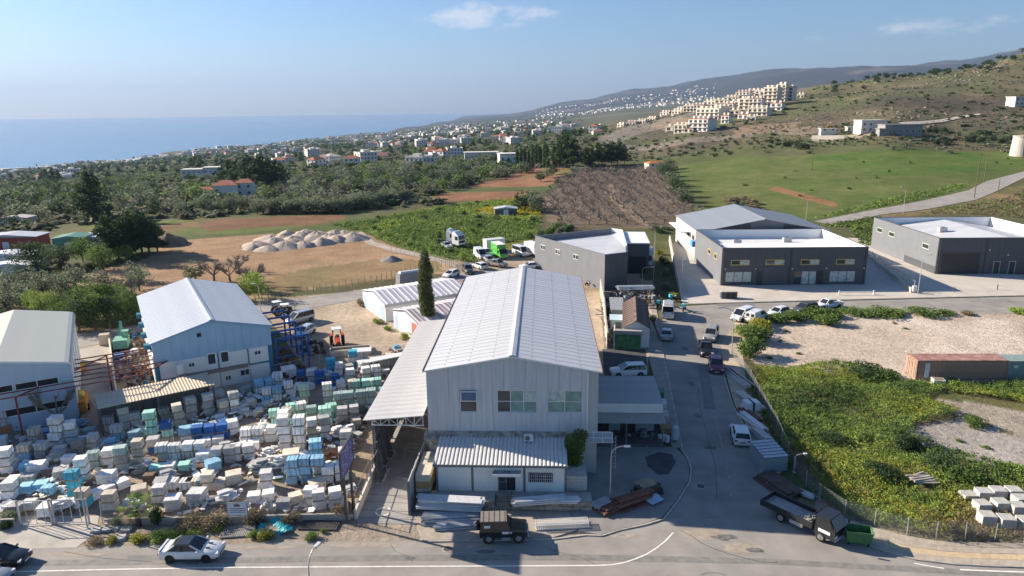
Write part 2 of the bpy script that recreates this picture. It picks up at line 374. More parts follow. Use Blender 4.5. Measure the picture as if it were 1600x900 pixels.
region([tuple(G(*q)[:2]) for q in ((1440, 622), (1520, 628), (1620, 645), (1800, 670), (1800, 720), (1620, 690), (1520, 652))], (.36, .315, .26), 1, (.31, .265, .21), soft=1.5)
nI, nJ = X.shape
idx = np.arange(nI*nJ).reshape(nI, nJ)
FC = np.stack([idx[:-1, :-1], idx[1:, :-1], idx[1:, 1:], idx[:-1, 1:]], -1).reshape(-1, 4)[:, ::-1]
keep = ~((Z[:-1, :-1] < SEA-4) & (Z[1:, 1:] < SEA-4)).ravel(); FC = FC[keep]
m = bpy.data.materials.new('land_cover'); m.use_nodes = True; nt = m.node_tree; b = nt.nodes['Principled BSDF']
b.inputs['Roughness'].default_value = .95; b.inputs['Specular IOR Level'].default_value = .1
at = N(nt, 'ShaderNodeVertexColor', layer_name='Col'); tcn = N(nt, 'ShaderNodeTexCoord')
acc = None
for sc_, lo, hi in ((0.012, .86, 1.14), (0.16, .78, 1.22), (1.3, .78, 1.22), (6.0, .86, 1.14)):
    n = N(nt, 'ShaderNodeTexNoise', i_Scale=sc_, i_Detail=5.0, i_Roughness=.62); nt.links.new(tcn.outputs['Object'], n.inputs['Vector'])
    mr = N(nt, 'ShaderNodeMapRange'); nt.links.new(n.outputs['Fac'], mr.inputs[0])
    for k, v in zip((1, 2, 3, 4), (.3, .7, lo, hi)): mr.inputs[k].default_value = v
    if acc is None: acc = mr.outputs[0]
    else:
        mu = N(nt, 'ShaderNodeMath', operation='MULTIPLY'); nt.links.new(acc, mu.inputs[0]); nt.links.new(mr.outputs[0], mu.inputs[1]); acc = mu.outputs[0]
vmn = N(nt, 'ShaderNodeVectorMath', operation='SCALE'); nt.links.new(at.outputs['Color'], vmn.inputs[0]); nt.links.new(acc, vmn.inputs['Scale'])
nt.links.new(vmn.outputs[0], b.inputs['Base Color'])
nb = N(nt, 'ShaderNodeTexNoise', i_Scale=1.8, i_Detail=6.0, i_Roughness=.7); nt.links.new(tcn.outputs['Object'], nb.inputs['Vector'])
bp = N(nt, 'ShaderNodeBump', i_Strength=.55, i_Distance=.35); nt.links.new(nb.outputs['Fac'], bp.inputs['Height']); nt.links.new(bp.outputs[0], b.inputs['Normal'])
me = np_mesh('ground', np.stack([X, Y, Z], -1).reshape(-1, 3), FC, m, True)
ca = me.color_attributes.new('Col', 'FLOAT_COLOR', 'POINT')
cols = np.concatenate([np.clip(base, 0, 1), np.ones(base.shape[:2]+(1,))], -1).reshape(-1, 4)
ca.data.foreach_set('color', cols.astype(np.float32).ravel())
tag(link('ground', me), kind='structure')
# sea
sm_ = mat('sea_water', (.04, .14, .26), rough=.22, var=.12, scale=.0012, spec=.35, stretch=(1, 4, 1), bump=.5, bscale=.05)
nseg = 120; rs = np.geomspace(1800, 25000, 24); aa = np.linspace(R(-110), R(30), nseg)
A2, R2 = np.meshgrid(aa, rs, indexing='ij'); SV = np.stack([R2*np.sin(A2), R2*np.cos(A2), np.full(A2.shape, SEA)], -1).reshape(-1, 3)
ii = np.arange(nseg*24).reshape(nseg, 24); SF = np.stack([ii[:-1, :-1], ii[1:, :-1], ii[1:, 1:], ii[:-1, 1:]], -1).reshape(-1, 4)[:, ::-1]
tag(link('sea', np_mesh('sea', SV, SF, sm_)), kind='structure')
# air
hz = MB(); hz.box(-27000, 27000, -60, 26500, -150, 960)
hm = bpy.data.materials.new('haze_air'); hm.use_nodes = True; hn = hm.node_tree; hn.nodes.clear()
ho = N(hn, 'ShaderNodeOutputMaterial'); pv = N(hn, 'ShaderNodeVolumePrincipled')
pv.inputs['Color'].default_value = (.35, .475, .70, 1); pv.inputs['Density'].default_value = 6e-5; pv.inputs['Anisotropy'].default_value = .2
hn.links.new(pv.outputs[0], ho.inputs['Volume'])
HAZE = tag(hz.build('haze', hm), kind='stuff')
# ------------------------------------------------------------------ roads, pavements, markings
asphalt = mat('asphalt_worn', (.29, .272, .245), .9, var=.16, scale=.35, bump=.25, bscale=30, detail=8)
asphalt2 = mat('asphalt_side_street', (.265, .25, .225), .9, var=.2, scale=.3, bump=.25, bscale=30, detail=8)
asphalt_dark = mat('asphalt_patch', (.075, .075, .078), .9, var=.3, scale=.6, detail=8)
concrete = mat('concrete_yard', (.50, .46, .40), .85, var=.12, scale=.25, bump=.1, bscale=12, detail=8)
concrete_kerb = mat('concrete_kerb', (.42, .38, .32), .9, var=.2, scale=1.5, bump=.2)
paving = mat('paving_slab', (.40, .345, .275), .9, var=.14, scale=2.0, bump=.15, rnd=.16)
paving_y = mat('paving_slab_yellow', (.52, .41, .25), .9, var=.14, scale=2.0, bump=.15, rnd=.12)
dust = mat('dusty_verge', (.42, .345, .26), .95, var=.22, scale=.5, bump=.4, bscale=8, detail=8)
paint_w = mat('road_paint_white', (.74, .72, .66), .8, var=.18, scale=2.5, detail=8)
track_m = mat('gravel_track', (.36, .31, .26), .95, var=.18, scale=.4, bump=.3, detail=8)
def sheet(name, pts, z, m, px=True, kind='structure'):
    P_ = [G(*p, z) for p in pts] if px else [Vector((p[0], p[1], z)) for p in pts]
    ar = sum(P_[i].x*P_[(i+1) % len(P_)].y-P_[(i+1) % len(P_)].x*P_[i].y for i in range(len(P_)))
    if ar < 0: P_ = P_[::-1]
    b = MB().add(P_, [tuple(range(len(P_)))])
    return tag(b.build(name, m), kind=kind)
def slab(name, pts, z0, z1, m, px=True, kind='structure', parent=None):
    P_ = [G(*p, 0)[:2] for p in pts] if px else pts
    o = MB().poly([tuple(p) for p in P_], z0, z1).build(name, m, parent)
    return tag(o, kind=kind) if not parent else o
def strip(name, pts, w, z, m, px=True):
    """painted line of width w along points"""
    P_ = [G(*p, z) for p in pts] if px else [Vector((*p[:2], z)) for p in pts]
    V = []; 
    for i, p in enumerate(P_):
        d = (P_[min(i+1, len(P_)-1)]-P_[max(i-1, 0)]).normalized(); n = Vector((-d.y, d.x, 0))*w/2
        V += [p+n, p-n]
    b = MB().add(V, [(2*i+1, 2*i+3, 2*i+2, 2*i) for i in range(len(P_)-1)])
    return tag(b.build(name, m), kind='structure')
def kerb(pts, w=.15, h=.12, px=True, name='kerb'):
    P_ = [G(*p, 0) for p in pts] if px else [Vector((*p[:2], 0)) for p in pts]
    b = MB()
    for a, c in zip(P_[:-1], P_[1:]):
        n = max(1, int((c-a).length/1.0))
        for k in range(n):
            q0 = a.lerp(c, k/n); q1 = a.lerp(c, (k+1)/n-.012/max((c-a).length, .1)); dz = random.uniform(-.01, .01)
            b.beam(q0+Vector((0, 0, h/2-.02+dz)), q1+Vector((0, 0, h/2-.02+dz)), w, h)
    return tag(b.build(name, concrete_kerb), kind='structure')
# the main road and the side street
sheet('road', [(-700, 850), (0, 858), (160, 854), (349, 851), (473, 846), (655, 845), (864, 842), (913, 836), (968, 828), (1007, 820), (1036, 811), (1061, 782), (1077, 752), (1078, 733), (1071, 715),
               (1062, 700), (1051, 640), (1031, 538), (1027, 505), (1040, 486), (1045, 480), (1130, 475), (1320, 470), (1620, 463), (2400, 452), (2400, 484), (1620, 488), (1520, 491), (1325, 487), (1200, 492), (1150, 500), (1126, 540), (1128, 575),
               (1133, 593), (1145, 634), (1170, 679), (1181, 719), (1204, 766), (1262, 806), (1335, 840), (1397, 868), (1431, 876), (1487, 883), (1600, 888), (2300, 900), (2400, 1050), (1000, 1300), (-400, 1250)], .012, asphalt)
sheet('road', [(1071, 715), (1062, 700), (1051, 640), (1031, 538), (1028, 508), (1045, 482), (1130, 477), (1320, 472), (1620, 465), (1620, 484), (1520, 488), (1325, 484), (1200, 489), (1148, 498), (1122, 540), (1126, 575),
               (1131, 593), (1143, 634), (1168, 679), (1179, 719), (1200, 766), (1230, 790), (1210, 812), (1040, 810), (1064, 782), (1080, 752), (1082, 733)], .016, asphalt2)
line = [(-600, 905), (29, 893), (180, 889.5), (355, 886.5), (620, 885), (845, 884), (930, 883.5), (955, 882.5), (975, 879), (993, 873), (1010, 866), (1026, 856), (1040, 845), (1052, 832)]
strip('road_marking', line, .13, .022, paint_w)
strip('road_marking', [(1428, 880), (1450, 884), (1475, 888)], .12, .022, paint_w)
strip('road_marking', [(1500, 890), (1560, 892.5), (1700, 897)], .14, .022, paint_w)
# cracks in the asphalt
crack = mat('asphalt_crack', (.07, .068, .065), .95, var=.2)
strip('road_crack', [(1063, 829), (1080, 837), (1095, 848), (1115, 857), (1135, 864), (1160, 871), (1190, 878), (1215, 879)], .06, .019, crack)
strip('road_crack', [(1095, 898), (1105, 895), (1120, 895), (1135, 899)], .05, .019, crack)
strip('road_seam', [(1115, 640), (1127, 690), (1138, 740), (1142, 775)], .18, .020, mat('asphalt_seam', (.29, .272, .245), .9, var=.25, scale=2))
oil = mat('oil_stain', (.13, .125, .12), .8, var=.4, scale=3, col2=(.22, .21, .19)); patch_m = mat('asphalt_repair', (.19, .185, .175), .9, var=.15, scale=1.2, detail=8); dirt_m = mat('road_dirt', (.33, .285, .23), .95, var=.2, scale=1.5, detail=8)
_r = random.Random(3)
def blob(name, px, py, rx, ry, m, z):
    c = G(px, py); n = 14; k = [_r.uniform(.65, 1.2) for _ in range(n)]; sheet(name, [(c.x+rx*k[i]*math.cos(i*2*math.pi/n), c.y+ry*k[i]*math.sin(i*2*math.pi/n)) for i in range(n)], z, m, False)
for i, (px, py, rx, ry) in enumerate(((1080, 600, .5, .9), (1090, 650, .4, .7), (1110, 700, .6, .5), (760, 862, .8, .25), (1130, 840, 1.0, .4), (640, 872, .5, .2), (1070, 545, .6, .8), (1180, 860, .7, .3), (300, 880, .6, .2))): blob('oil_stain', px, py, rx, ry, oil, .0262+i*.0002)
for i, (px, py, rx, ry) in enumerate(((1100, 835, 2.2, .9), (980, 838, 1.6, .35), (560, 852, 3.0, .35), (720, 853, 4.0, .3), (120, 866, 2.5, .3), (1160, 855, 1.8, .7), (420, 855, 3.0, .25))): blob('road_dirt', px, py, rx, ry, dirt_m, .0172+i*.0002)
for i, q in enumerate((((1090, 570), (1106, 570), (1118, 640), (1101, 640)), ((200, 868), (330, 866), (332, 874), (198, 877)), ((1120, 470), (1122, 480), (1180, 478), (1178, 469)))): sheet('asphalt_patch', q, .0205+i*.0003, patch_m)
for i, q in enumerate((((845, 852), (870, 862), (905, 870), (930, 882)), ((610, 850), (618, 862), (640, 870), (645, 880)), ((1090, 600), (1094, 640), (1108, 690), (1118, 730), (1120, 780)), ((100, 862), (160, 872), (240, 878)))): strip('road_crack', q, .035, .0215+i*.0003, crack)
for i, (px, py) in enumerate(((1095, 760), (700, 858))):
    c = G(px, py); t_ = thing('manhole_cover', ('round manhole cover in the side street mouth', 'round manhole cover in the main road before the office')[i], 'manhole cover', (c.x, c.y, .0)); MB().bar((0, 0, 0), (0, 0, .034), .36, 18).build('lid', mat('cast_iron', (.09, .085, .08), .7), t_); MB().bar((0, 0, 0), (0, 0, .030), .44, 18).build('ring', concrete_kerb, t_)
for y0 in (0, 1): strip('tyre_track', [(-200, 880+y0*5), (200, 876+y0*4), (600, 869+y0*5), (900, 868+y0*5), (1200, 875+y0*4), (1600, 897+y0*4)], .35, .0186+y0*.0003, mat('asphalt_polished', (.215, .205, .185), .8, var=.2, scale=1.5))
# dusty shoulder and worn edge patches
sheet('dusty_shoulder', [(1126, 540), (1150, 500), (1210, 494), (1190, 520), (1160, 548), (1165, 590), (1205, 680), (1225, 735), (1204, 752), (1184, 715), (1172, 675), (1148, 632), (1136, 590), (1130, 568)], .020, dust)
sheet('dusty_shoulder', [(0, 858), (47, 857), (120, 855), (150, 832), (155, 806), (20, 806), (-60, 815), (-80, 858)], .018, mat('concrete_apron', (.43, .40, .35), .9, var=.18, scale=.5, bump=.2, detail=8))
sheet('asphalt_patch', [(1010, 712), (1025, 704), (1050, 706), (1055, 722), (1045, 742), (1030, 743), (1012, 730)], .024, asphalt_dark)
# forecourt between the warehouse and the corner
slab('forecourt', [(884, 796), (884, 735), (918, 694), (1055, 700), (1070, 715), (1077, 733), (1075, 754), (1055, 785), (1034, 810), (1005, 820), (966, 829), (938, 837), (905, 832)], -.1, .11, mat('forecourt_concrete', (.245, .235, .22), .9, var=.2, scale=.35, bump=.2, detail=8))
sheet('asphalt_patch', [(1008, 714), (1030, 706), (1050, 710), (1056, 722), (1045, 741), (1028, 742), (1012, 728)], .117, asphalt_dark)
kerb([(1037, 812), (1058, 785), (1077, 755), (1080, 733), (1073, 714), (1064, 702)])
kerb([(866, 843), (915, 837), (940, 838), (968, 829), (1007, 821), (1037, 812)])
slab('pavement', [(660, 846), (650, 815), (655, 800), (745, 800), (930, 800), (900, 830), (864, 841)], -.1, .10, mat('pavement_old', (.37, .32, .26), .9, var=.18, scale=1.2, bump=.3, detail=8))
kerb([(668, 847), (760, 845), (866, 843)])
slab('pavement', [(1034, 540), (1012, 470), (1024, 470), (1030, 512), (1034, 540), (1053, 640), (1066, 700), (1050, 700), (1035, 640), (1010, 545), (1000, 480), (1008, 478)], -.1, .10, mat('pavement_street', (.30, .275, .24), .9, var=.16, scale=.8, bump=.2))
kerb([(1066, 702), (1054, 642), (1033, 538), (1029, 510)])
kerb([(1126, 560), (1132, 590), (1144, 632), (1169, 677), (1180, 717), (1203, 764)])
# right hand pavement, slab by slab
pb = [(1319, 812), (1340, 818), (1366, 826), (1417, 839), (1462, 846), (1530, 849), (1600, 850), (1700, 852), (1800, 854)]
pf = [(1325, 836), (1350, 850), (1397, 866), (1431, 875), (1487, 882), (1545, 885), (1600, 887), (1700, 892), (1800, 897)]
pave = tag(MB().poly([tuple(G(*p)[:2]) for p in pb+pf[::-1]], -.1, .09).build('pavement', concrete_kerb), kind='structure')
def along(pts, n):
    q = [G(*p) for p in pts]; l = [0]
    for a, c in zip(q[:-1], q[1:]): l.append(l[-1]+(c-a).length)
    t = np.linspace(0, l[-1], n); return [Vector((np.interp(s, l, [v.x for v in q]), np.interp(s, l, [v.y for v in q]), 0)) for s in t]
na, nr = 34, 4
A_, B_ = along(pb, na+1), along(pf, na+1)
for i in range(na):
    for j in range(nr):
        t0, t1 = j/nr, (j+1)/nr; e = .012
        c = [A_[i].lerp(B_[i], t0+e), A_[i+1].lerp(B_[i+1], t0+e), A_[i+1].lerp(B_[i+1], t1-e), A_[i].lerp(B_[i], t1-e)]
        c[0] = c[0].lerp(c[1], e); c[3] = c[3].lerp(c[2], e)
        z = .105+random.uniform(-.006, .006)
        MB().poly([tuple(p[:2]) for p in c], .06, z).build('paving_slab', paving_y if j == 2 else paving, pave)
kerb(pf)
# pale concrete yards round the grey halls
slab('concrete_yard', [(1047, 380), (1096, 374), (1140, 372), (1380, 372), (1396, 392), (1470, 425), (1620, 430), (1900, 425), (1900, 448), (1620, 461), (1320, 468), (1130, 473), (1066, 475), (1056, 430)], -.1, .06, concrete)
kerb([(1066, 476), (1130, 474), (1320, 469), (1620, 462), (1900, 450)], .2, .14)
# lanes on the land beyond
def lane(name, up, lo, m, n=60, z=.06):
    a = [L(*p) for p in up]; c = [L(*p) for p in lo]
    def res(q):
        l = [0]
        for s, t in zip(q[:-1], q[1:]): l.append(l[-1]+(t-s).length)
        t = np.linspace(0, l[-1], n); x = np.interp(t, l, [v.x for v in q]); y = np.interp(t, l, [v.y for v in q]); return x, y
    xa, ya = res(a); xc, yc = res(c); V = []; Fs = []; K = 5
    for i in range(n):
        for k in range(K):
            t = k/(K-1); x = xa[i]*(1-t)+xc[i]*t; y = ya[i]*(1-t)+yc[i]*t
            V.append((x, y, tz(x, y)+z))
    for i in range(n-1):
        for k in range(K-1): Fs.append((i*K+k, i*K+k+1, (i+1)*K+k+1, (i+1)*K+k))
    b = MB().add(V, Fs); me = b.mesh(name, m)
    if me.polygons[0].normal.z < 0: me.flip_normals()
    return tag(link(name, me), kind='structure')
lane('road', [(1272, 346), (1350, 331), (1412, 320), (1512, 298), (1542, 283), (1600, 268), (1680, 255)], [(1300, 352), (1375, 336), (1437, 329), (1527, 312), (1555, 300), (1600, 278), (1680, 266)], asphalt, z=.10)
lane('road', [(60, 536), (120, 522), (217, 508), (400, 477), (480, 465), (567, 453), (640, 443), (700, 431), (740, 424), (800, 418)], [(60, 556), (120, 544), (217, 527), (400, 495), (480, 482), (567, 468), (640, 457), (700, 442), (740, 436), (800, 430)], asphalt, z=.03)
lane('dirt_track', [(565, 362), (585, 378), (620, 388), (680, 402), (716, 412)], [(558, 364), (572, 381), (612, 393), (676, 407), (712, 418)], track_m, z=.05)
lane('dirt_track', [(1370, 199), (1440, 190), (1500, 182), (1530, 178)], [(1375, 203), (1445, 194), (1503, 185), (1532, 180)], mat('pale_track', (.46, .40, .33), .95, var=.1), n=30, z=.4)
sheet('concrete_yard', [(121, 546), (175, 534), (184, 620), (150, 640), (124, 600)], .03, mat('concrete_lane', (.36, .325, .28), .9, var=.18, scale=.5, detail=8))
# sunk driveway under the lean-to roof
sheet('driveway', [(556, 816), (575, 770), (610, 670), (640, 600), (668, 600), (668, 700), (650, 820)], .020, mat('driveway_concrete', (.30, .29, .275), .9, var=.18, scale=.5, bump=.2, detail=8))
for y_ in (772, 783, 796, 808): strip('driveway_joint', [(570-(y_-770)*.35, y_), (655, y_+4)], .05, .026, crack)
# worn painted circle on the driveway
c0 = G(599, 799.5); ring = []; b = MB(); n = 28
for k in range(n):
    t0 = 2*math.pi*k/n; t1 = 2*math.pi*(k+1)/n
    if k in (5, 6, 13): continue
    b.add([(c0.x+r_*math.cos(t)*1.0, c0.y+r_*math.sin(t)*1.0, .028) for r_, t in ((.55, t0), (.68, t0), (.68, t1), (.55, t1))], [(0, 1, 2, 3)])
tag(b.build('driveway_marking', paint_w), kind='structure')
fc = bpy.data.curves.new('lettering', 'FONT'); fc.body = 'NESAR'; fc.size = .95; fc.align_x = 'CENTER'; fc.align_y = 'CENTER'; fc.offset = .02
fo = bpy.data.objects.new('tmp', fc); COL.objects.link(fo); bpy.context.view_layer.update()
tm = bpy.data.meshes.new_from_object(fo); bpy.data.objects.remove(fo); tm.materials.clear(); tm.materials.append(paint_w)
p0, p1 = G(597, 753), G(601, 736); o = link('driveway_lettering', tm); o.location = ((p0.x+p1.x)/2, (p0.y+p1.y)/2, .029); o.rotation_euler = (0, 0, R(86)); tag(o, kind='structure')
# ------------------------------------------------------------------ building kit
sheet_w = mat('sheet_metal_white', (.70, .70, .69), .45, var=.06, scale=.5, spec=.5, detail=8)
roof_w = mat('roof_sheet_pale', (.50, .515, .53), .45, .0, var=.11, scale=.35, spec=.45, detail=10, stretch=(.3, 1, 1), rnd=.07)
clad_g = mat('cladding_light_grey', (.52, .53, .54), .5, var=.13, scale=.8, spec=.4, stretch=(4, 4, .25), rnd=.05, detail=8)
trim_d = mat('trim_dark', (.10, .09, .085), .6, var=.2)
trim_grey = mat('trim_grey', (.16, .165, .175), .6, var=.15)
rust = mat('rusty_sheet', (.30, .20, .15), .85, var=.35, scale=2.0, col2=(.52, .47, .42), bump=.3, detail=8)
glass = mat('window_glass', (.045, .055, .062), .07, var=.3, scale=.8, spec=.7)
glass_g = mat('window_glass_green', (.16, .30, .26), .12, var=.25, scale=1.2, spec=.6)
glass_p = mat('window_glass_pale', (.42, .48, .46), .2, var=.35, scale=2.5, spec=.5)
frame_w = mat('window_frame_white', (.72, .72, .70), .5, var=.05)
plaster = mat('plaster_cream', (.60, .55, .46), .85, var=.12, scale=.8, detail=8)
plaster_w = mat('plaster_white', (.72, .70, .66), .8, var=.08, scale=.6, detail=8)
dark = mat('dark_interior', (.03, .03, .032), .9, var=.3)
steel_g = mat('steel_galvanised', (.45, .46, .47), .45, .4, var=.15, scale=3)
def bframe(name, label, cat, A, rz, group=None): return thing(name, label, cat, (A[0], A[1], 0), rz, group)
def window(par, x0, x1, z0, z1, y, cols=2, rows=1, fm=None, gm=None, fw=.06, axis='x', pro=.05, name='window'):
    """window in a wall facing -y (axis x) or -x (axis y, then x0..x1 run along y and y is the wall's x)"""
    fm = fm or frame_w; b = MB()
    def bx(a0, a1, c0, c1, d0, d1, q):
        if axis == 'x': q.box(a0, a1, y-d1, y-d0, c0, c1)
        elif axis == 'y': q.box(y-d1, y-d0, a0, a1, c0, c1)
        else: q.box(y+d0, y+d1, a0, a1, c0, c1)
    cw = (x1-x0)/cols; rh = (z1-z0)/rows
    for i in range(cols+1):
        x = x0+i*cw; a, c = (x-fw/2, x+fw/2) if 0 < i < cols else ((x, x+fw) if i == 0 else (x-fw, x)); bx(a, c, z0, z1, -.03, pro, b)
    for j in range(rows+1):
        z = z0+j*rh; a, c = (z-fw/2, z+fw/2) if 0 < j < rows else ((z, z+fw) if j == 0 else (z-fw, z))
        for i in range(cols): bx(x0+i*cw+fw/2+.001, x0+(i+1)*cw-fw/2-.001, a, c, -.028, pro-.004, b)
    o = b.build(name, fm, par)
    for i in range(cols):
        for j in range(rows):
            g = gm[(i*rows+j) % len(gm)] if isinstance(gm, (list, tuple)) else (gm or glass)
            q = MB(); bx(x0+i*cw+fw*.4, x0+(i+1)*cw-fw*.4, z0+j*rh+fw*.4, z0+(j+1)*rh-fw*.4, -.02, .012, q); q.build('pane', g, o)
    return o
def panel_wall(par, x0, x1, z0, ztop, y, th, m, pw=1.0, holes=(), gap=.012, name='wall_panel'):
    """wall of upright sheets facing -y; ztop is a function of x; holes are (x0, x1, z0, z1)"""
    cuts = sorted(set([x0, x1]+[x0+k*pw for k in range(1, int((x1-x0)/pw)+1) if x0+k*pw < x1-.05]+[c for h in holes for c in h[:2]]))
    seams = set(x0+k*pw for k in range(0, int((x1-x0)/pw)+2))
    for a, c in zip(cuts[:-1], cuts[1:]):
        if c-a < .02: continue
        mid = (a+c)/2; seg = [(z0, None)]
        hs = sorted([h for h in holes if h[0] <= mid <= h[1]], key=lambda h: h[2]); zs = []; cur = z0
        for h in hs: zs.append((cur, h[2])); cur = h[3]
        zs.append((cur, None)); ga = gap if a in seams else 0
        for q0, q1 in zs:
            if q1 is not None and q1-q0 < .02: continue
            t0, t1 = (q1, q1) if q1 is not None else (ztop(a+ga), ztop(c))
            MB().extr([(a+ga, q0), (c, q0), (c, t1), (a+ga, t0)], y, y+th).build(name, m, par)
def roof_sheets(par, W, L, ze, zr, m, over=.25, n=30, rib=.05, th=.06, half=True, name='roof_panel', xr=None, y0=None):
    """two slopes of sheets running from ridge to eave; sheets share one mesh per slope"""
    xr = W/2 if xr is None else xr; y0 = -over if y0 is None else y0; Lt = L+over-y0; sw = Lt/n
    for x_e, sgn in ((-over, 1), (W+over, -1)):
        b = MB(); ext = (zr-ze)/(xr if sgn > 0 else W-xr); zE = ze-over*ext
        prof = [(0, 0), (sw-.07, 0), (sw-.055, rib), (sw-.012, rib), (sw-.002, 0)]
        vs = [(x, y_, z+dz) for (x, z) in ((x_e, zE), (xr, zr)) for y_, dz in prof] + [(x, y_, z-th) for (x, z) in ((x_e, zE), (xr, zr)) for y_ in (0, sw-.002)]
        k = len(prof); fs = [(i, i+1, k+i+1, k+i) for i in range(k-1)]+[(2*k, 2*k+1, 2*k+3, 2*k+2), (0, 2*k, 2*k+1)+tuple(range(k-1, 0, -1)), (0, k, 2*k+2, 2*k), (k-1, 2*k+1, 2*k+3, 2*k-1)]
        if sgn > 0: fs = [f[::-1] for f in fs]
        me = b.add(vs, fs).mesh(name, m)
        for i in range(n): link(name, me, par, (0, y0+i*sw, .0))
    c = MB().extr([(xr-.35, zr-.35*(zr-ze)/xr+.07), (xr, zr+.10), (xr+.35, zr-.35*(zr-ze)/(W-xr)+.07), (xr+.30, zr-.3*(zr-ze)/(W-xr)+.02), (xr, zr+.03), (xr-.30, zr-.3*(zr-ze)/xr+.02)], y0-.02, L+over+.02)
    c.build('ridge_cap', m, par)

# ------------------------------------------------------------------ main warehouse
AM = (-7.85, 59.0); RZM = R(-2.6); WM, LM, EM, RM = 15.6, 35.4, 10.35, 11.75
wh = bframe('warehouse', 'large light grey gabled warehouse with pale ridged roof beside the cypress', 'warehouse', AM, RZM)
gt = lambda x: EM-.12+(RM-EM)*(1-abs(x-WM/2)/(WM/2))
MB().extr([(.12, 0), (WM-.12, 0), (WM-.12, EM-.15), (WM/2, RM-.15), (.12, EM-.15)], .25, LM-.1).build('wall', mat('warehouse_wall', (.47, .47, .46), .6, var=.08, scale=.4, stretch=(2, 2, .3)), wh)
holes = [(3.0, 4.55, 6.2, 8.35), (6.4, 10.0, 6.2, 8.35), (10.95, 14.1, 6.2, 8.35)]
panel_wall(wh, 0, 14.55, 4.35, gt, 0, .24, clad_g, 1.0, holes)
MB().extr([(14.56, 3.6), (WM, 3.6), (WM, gt(WM)), (14.56, gt(14.56))], .9, 1.1).build('wall_panel', clad_g, wh)
MB().box(14.50, 14.62, -.03, .95, 4.4, gt(14.6)-.25).build('corner_trim', frame_w, wh)
window(wh, 3.0, 4.55, 6.2, 8.35, .12, 1, 2, gm=[glass, mat('glass_blue', (.05, .12, .22), .1, spec=.6)])
o = MB().box(3.1, 4.6, -.22, -.16, 7.35, 8.33).build('open_sash', frame_w, wh)
MB().box(3.18, 4.52, -.235, -.222, 7.43, 8.25).build('pane', MATS['glass_blue'], o)
window(wh, 6.4, 10.0, 6.2, 8.35, .12, 3, 2, gm=[glass, glass, glass_g, glass_g, glass_g, glass_p])
window(wh, 10.95, 14.1, 6.2, 8.35, .12, 2, 2, gm=[glass_g, glass_p, glass_g, glass_g])
# boxes seen stacked behind the right window are glazed paler
MB().box(0, 14.5, .1, .3, 3.0, 4.34).build('lower_wall', plaster, wh)
for i, (x0, x1, m_) in enumerate(((-.35, 6.9, rust), (6.92, 12.6, rust))):
    MB().add([(x0, -.62, 3.72), (x1, -.62, 3.72), (x1, .06, 4.32), (x0, .06, 4.32), (x0, -.62, 3.66), (x1, -.62, 3.66), (x1, .06, 4.26), (x0, .06, 4.26)], [(0, 1, 2, 3), (7, 6, 5, 4), (0, 4, 5, 1), (1, 5, 6, 2), (2, 6, 7, 3), (3, 7, 4, 0)]).build('ledge', m_, wh)
    for k in range(3): MB().box(x0+.02, x1-.02, -.62+k*.2, -.57+k*.2, 3.74+k*.177, 3.78+k*.177).build('ledge_rib', rust, wh)
for x0, x1 in ((3.2, 4.6), (6.5, 7.65), (7.75, 8.9), (9.0, 10.15), (11.1, 12.6)):
    window(wh, x0, x1, 2.95, 3.62, .1, 1, 1, fm=trim_d, gm=dark, fw=.05)
MB().box(0, .35, .0, .3, 0, 3.6).build('corner_pier', plaster, wh)
MB().box(.3, 14.4, .0, .1, 0, 2.94).build('lower_wall', plaster, wh)
roof_sheets(wh, WM, LM, EM, RM, roof_w, n=36, rib=.02)
for x in (-.27, WM+.21): MB().box(x, x+.06, -.28, LM+.25, EM-.16, EM+.04).build('gutter', mat('gutter_brown', (.14, .085, .06), .7, var=.3), wh)
b = MB()
for s in (0, 1):
    x0, x1 = (-.25, WM/2) if s == 0 else (WM/2, WM+.25); z0, z1 = (EM-.03, RM) if s == 0 else (RM, EM-.03)
    b.extr([(x0, z0-.16), (x1, z1-.16), (x1, z1-.02), (x0, z0-.02)], -.31, -.255)
b.build('verge_trim', frame_w, wh)
# fixings in rows across the roof
fx = MB()
for s in range(2):
    for t in (.22, .5, .78):
        for k in range(36):
            x = WM/2*t if s == 0 else WM-WM/2*t; z = EM+(RM-EM)*t
            fx.box(x-.03, x+.03, .32+k*.985, .38+k*.985, z+.005, z+.05)
fx.build('roof_fixing', trim_grey, wh)['kind'] = 'stuff'
# balcony and ladder at the right hand corner
bal = MB().box(14.2, 16.9, -.9, 1.2, 3.72, 3.84).build('balcony', mat('balcony_slab', (.5, .48, .45), .8), wh)
b = MB()
for x in (14.3, 15.1, 15.9, 16.8): b.bar((x, -.85, 3.84), (x, -.85, 4.75), .03)
for z in (4.2, 4.75): b.bar((14.3, -.85, z), (16.8, -.85, z), .03)
b.build('railing', frame_w, bal)
b = MB()
for dx in (0, .36): b.bar((16.75+dx, -1.0, 1.2), (16.75+dx, -.75, 4.4), .025)
for k in range(9): b.bar((16.75, -1.0+.027*k, 1.4+k*.34), (17.11, -1.0+.027*k, 1.4+k*.34), .018)
b.build('ladder', steel_g, bal)
MB().box(14.65, 15.5, 1.1, 4.0, 3.84, 9.6).build('bay', clad_g, wh)

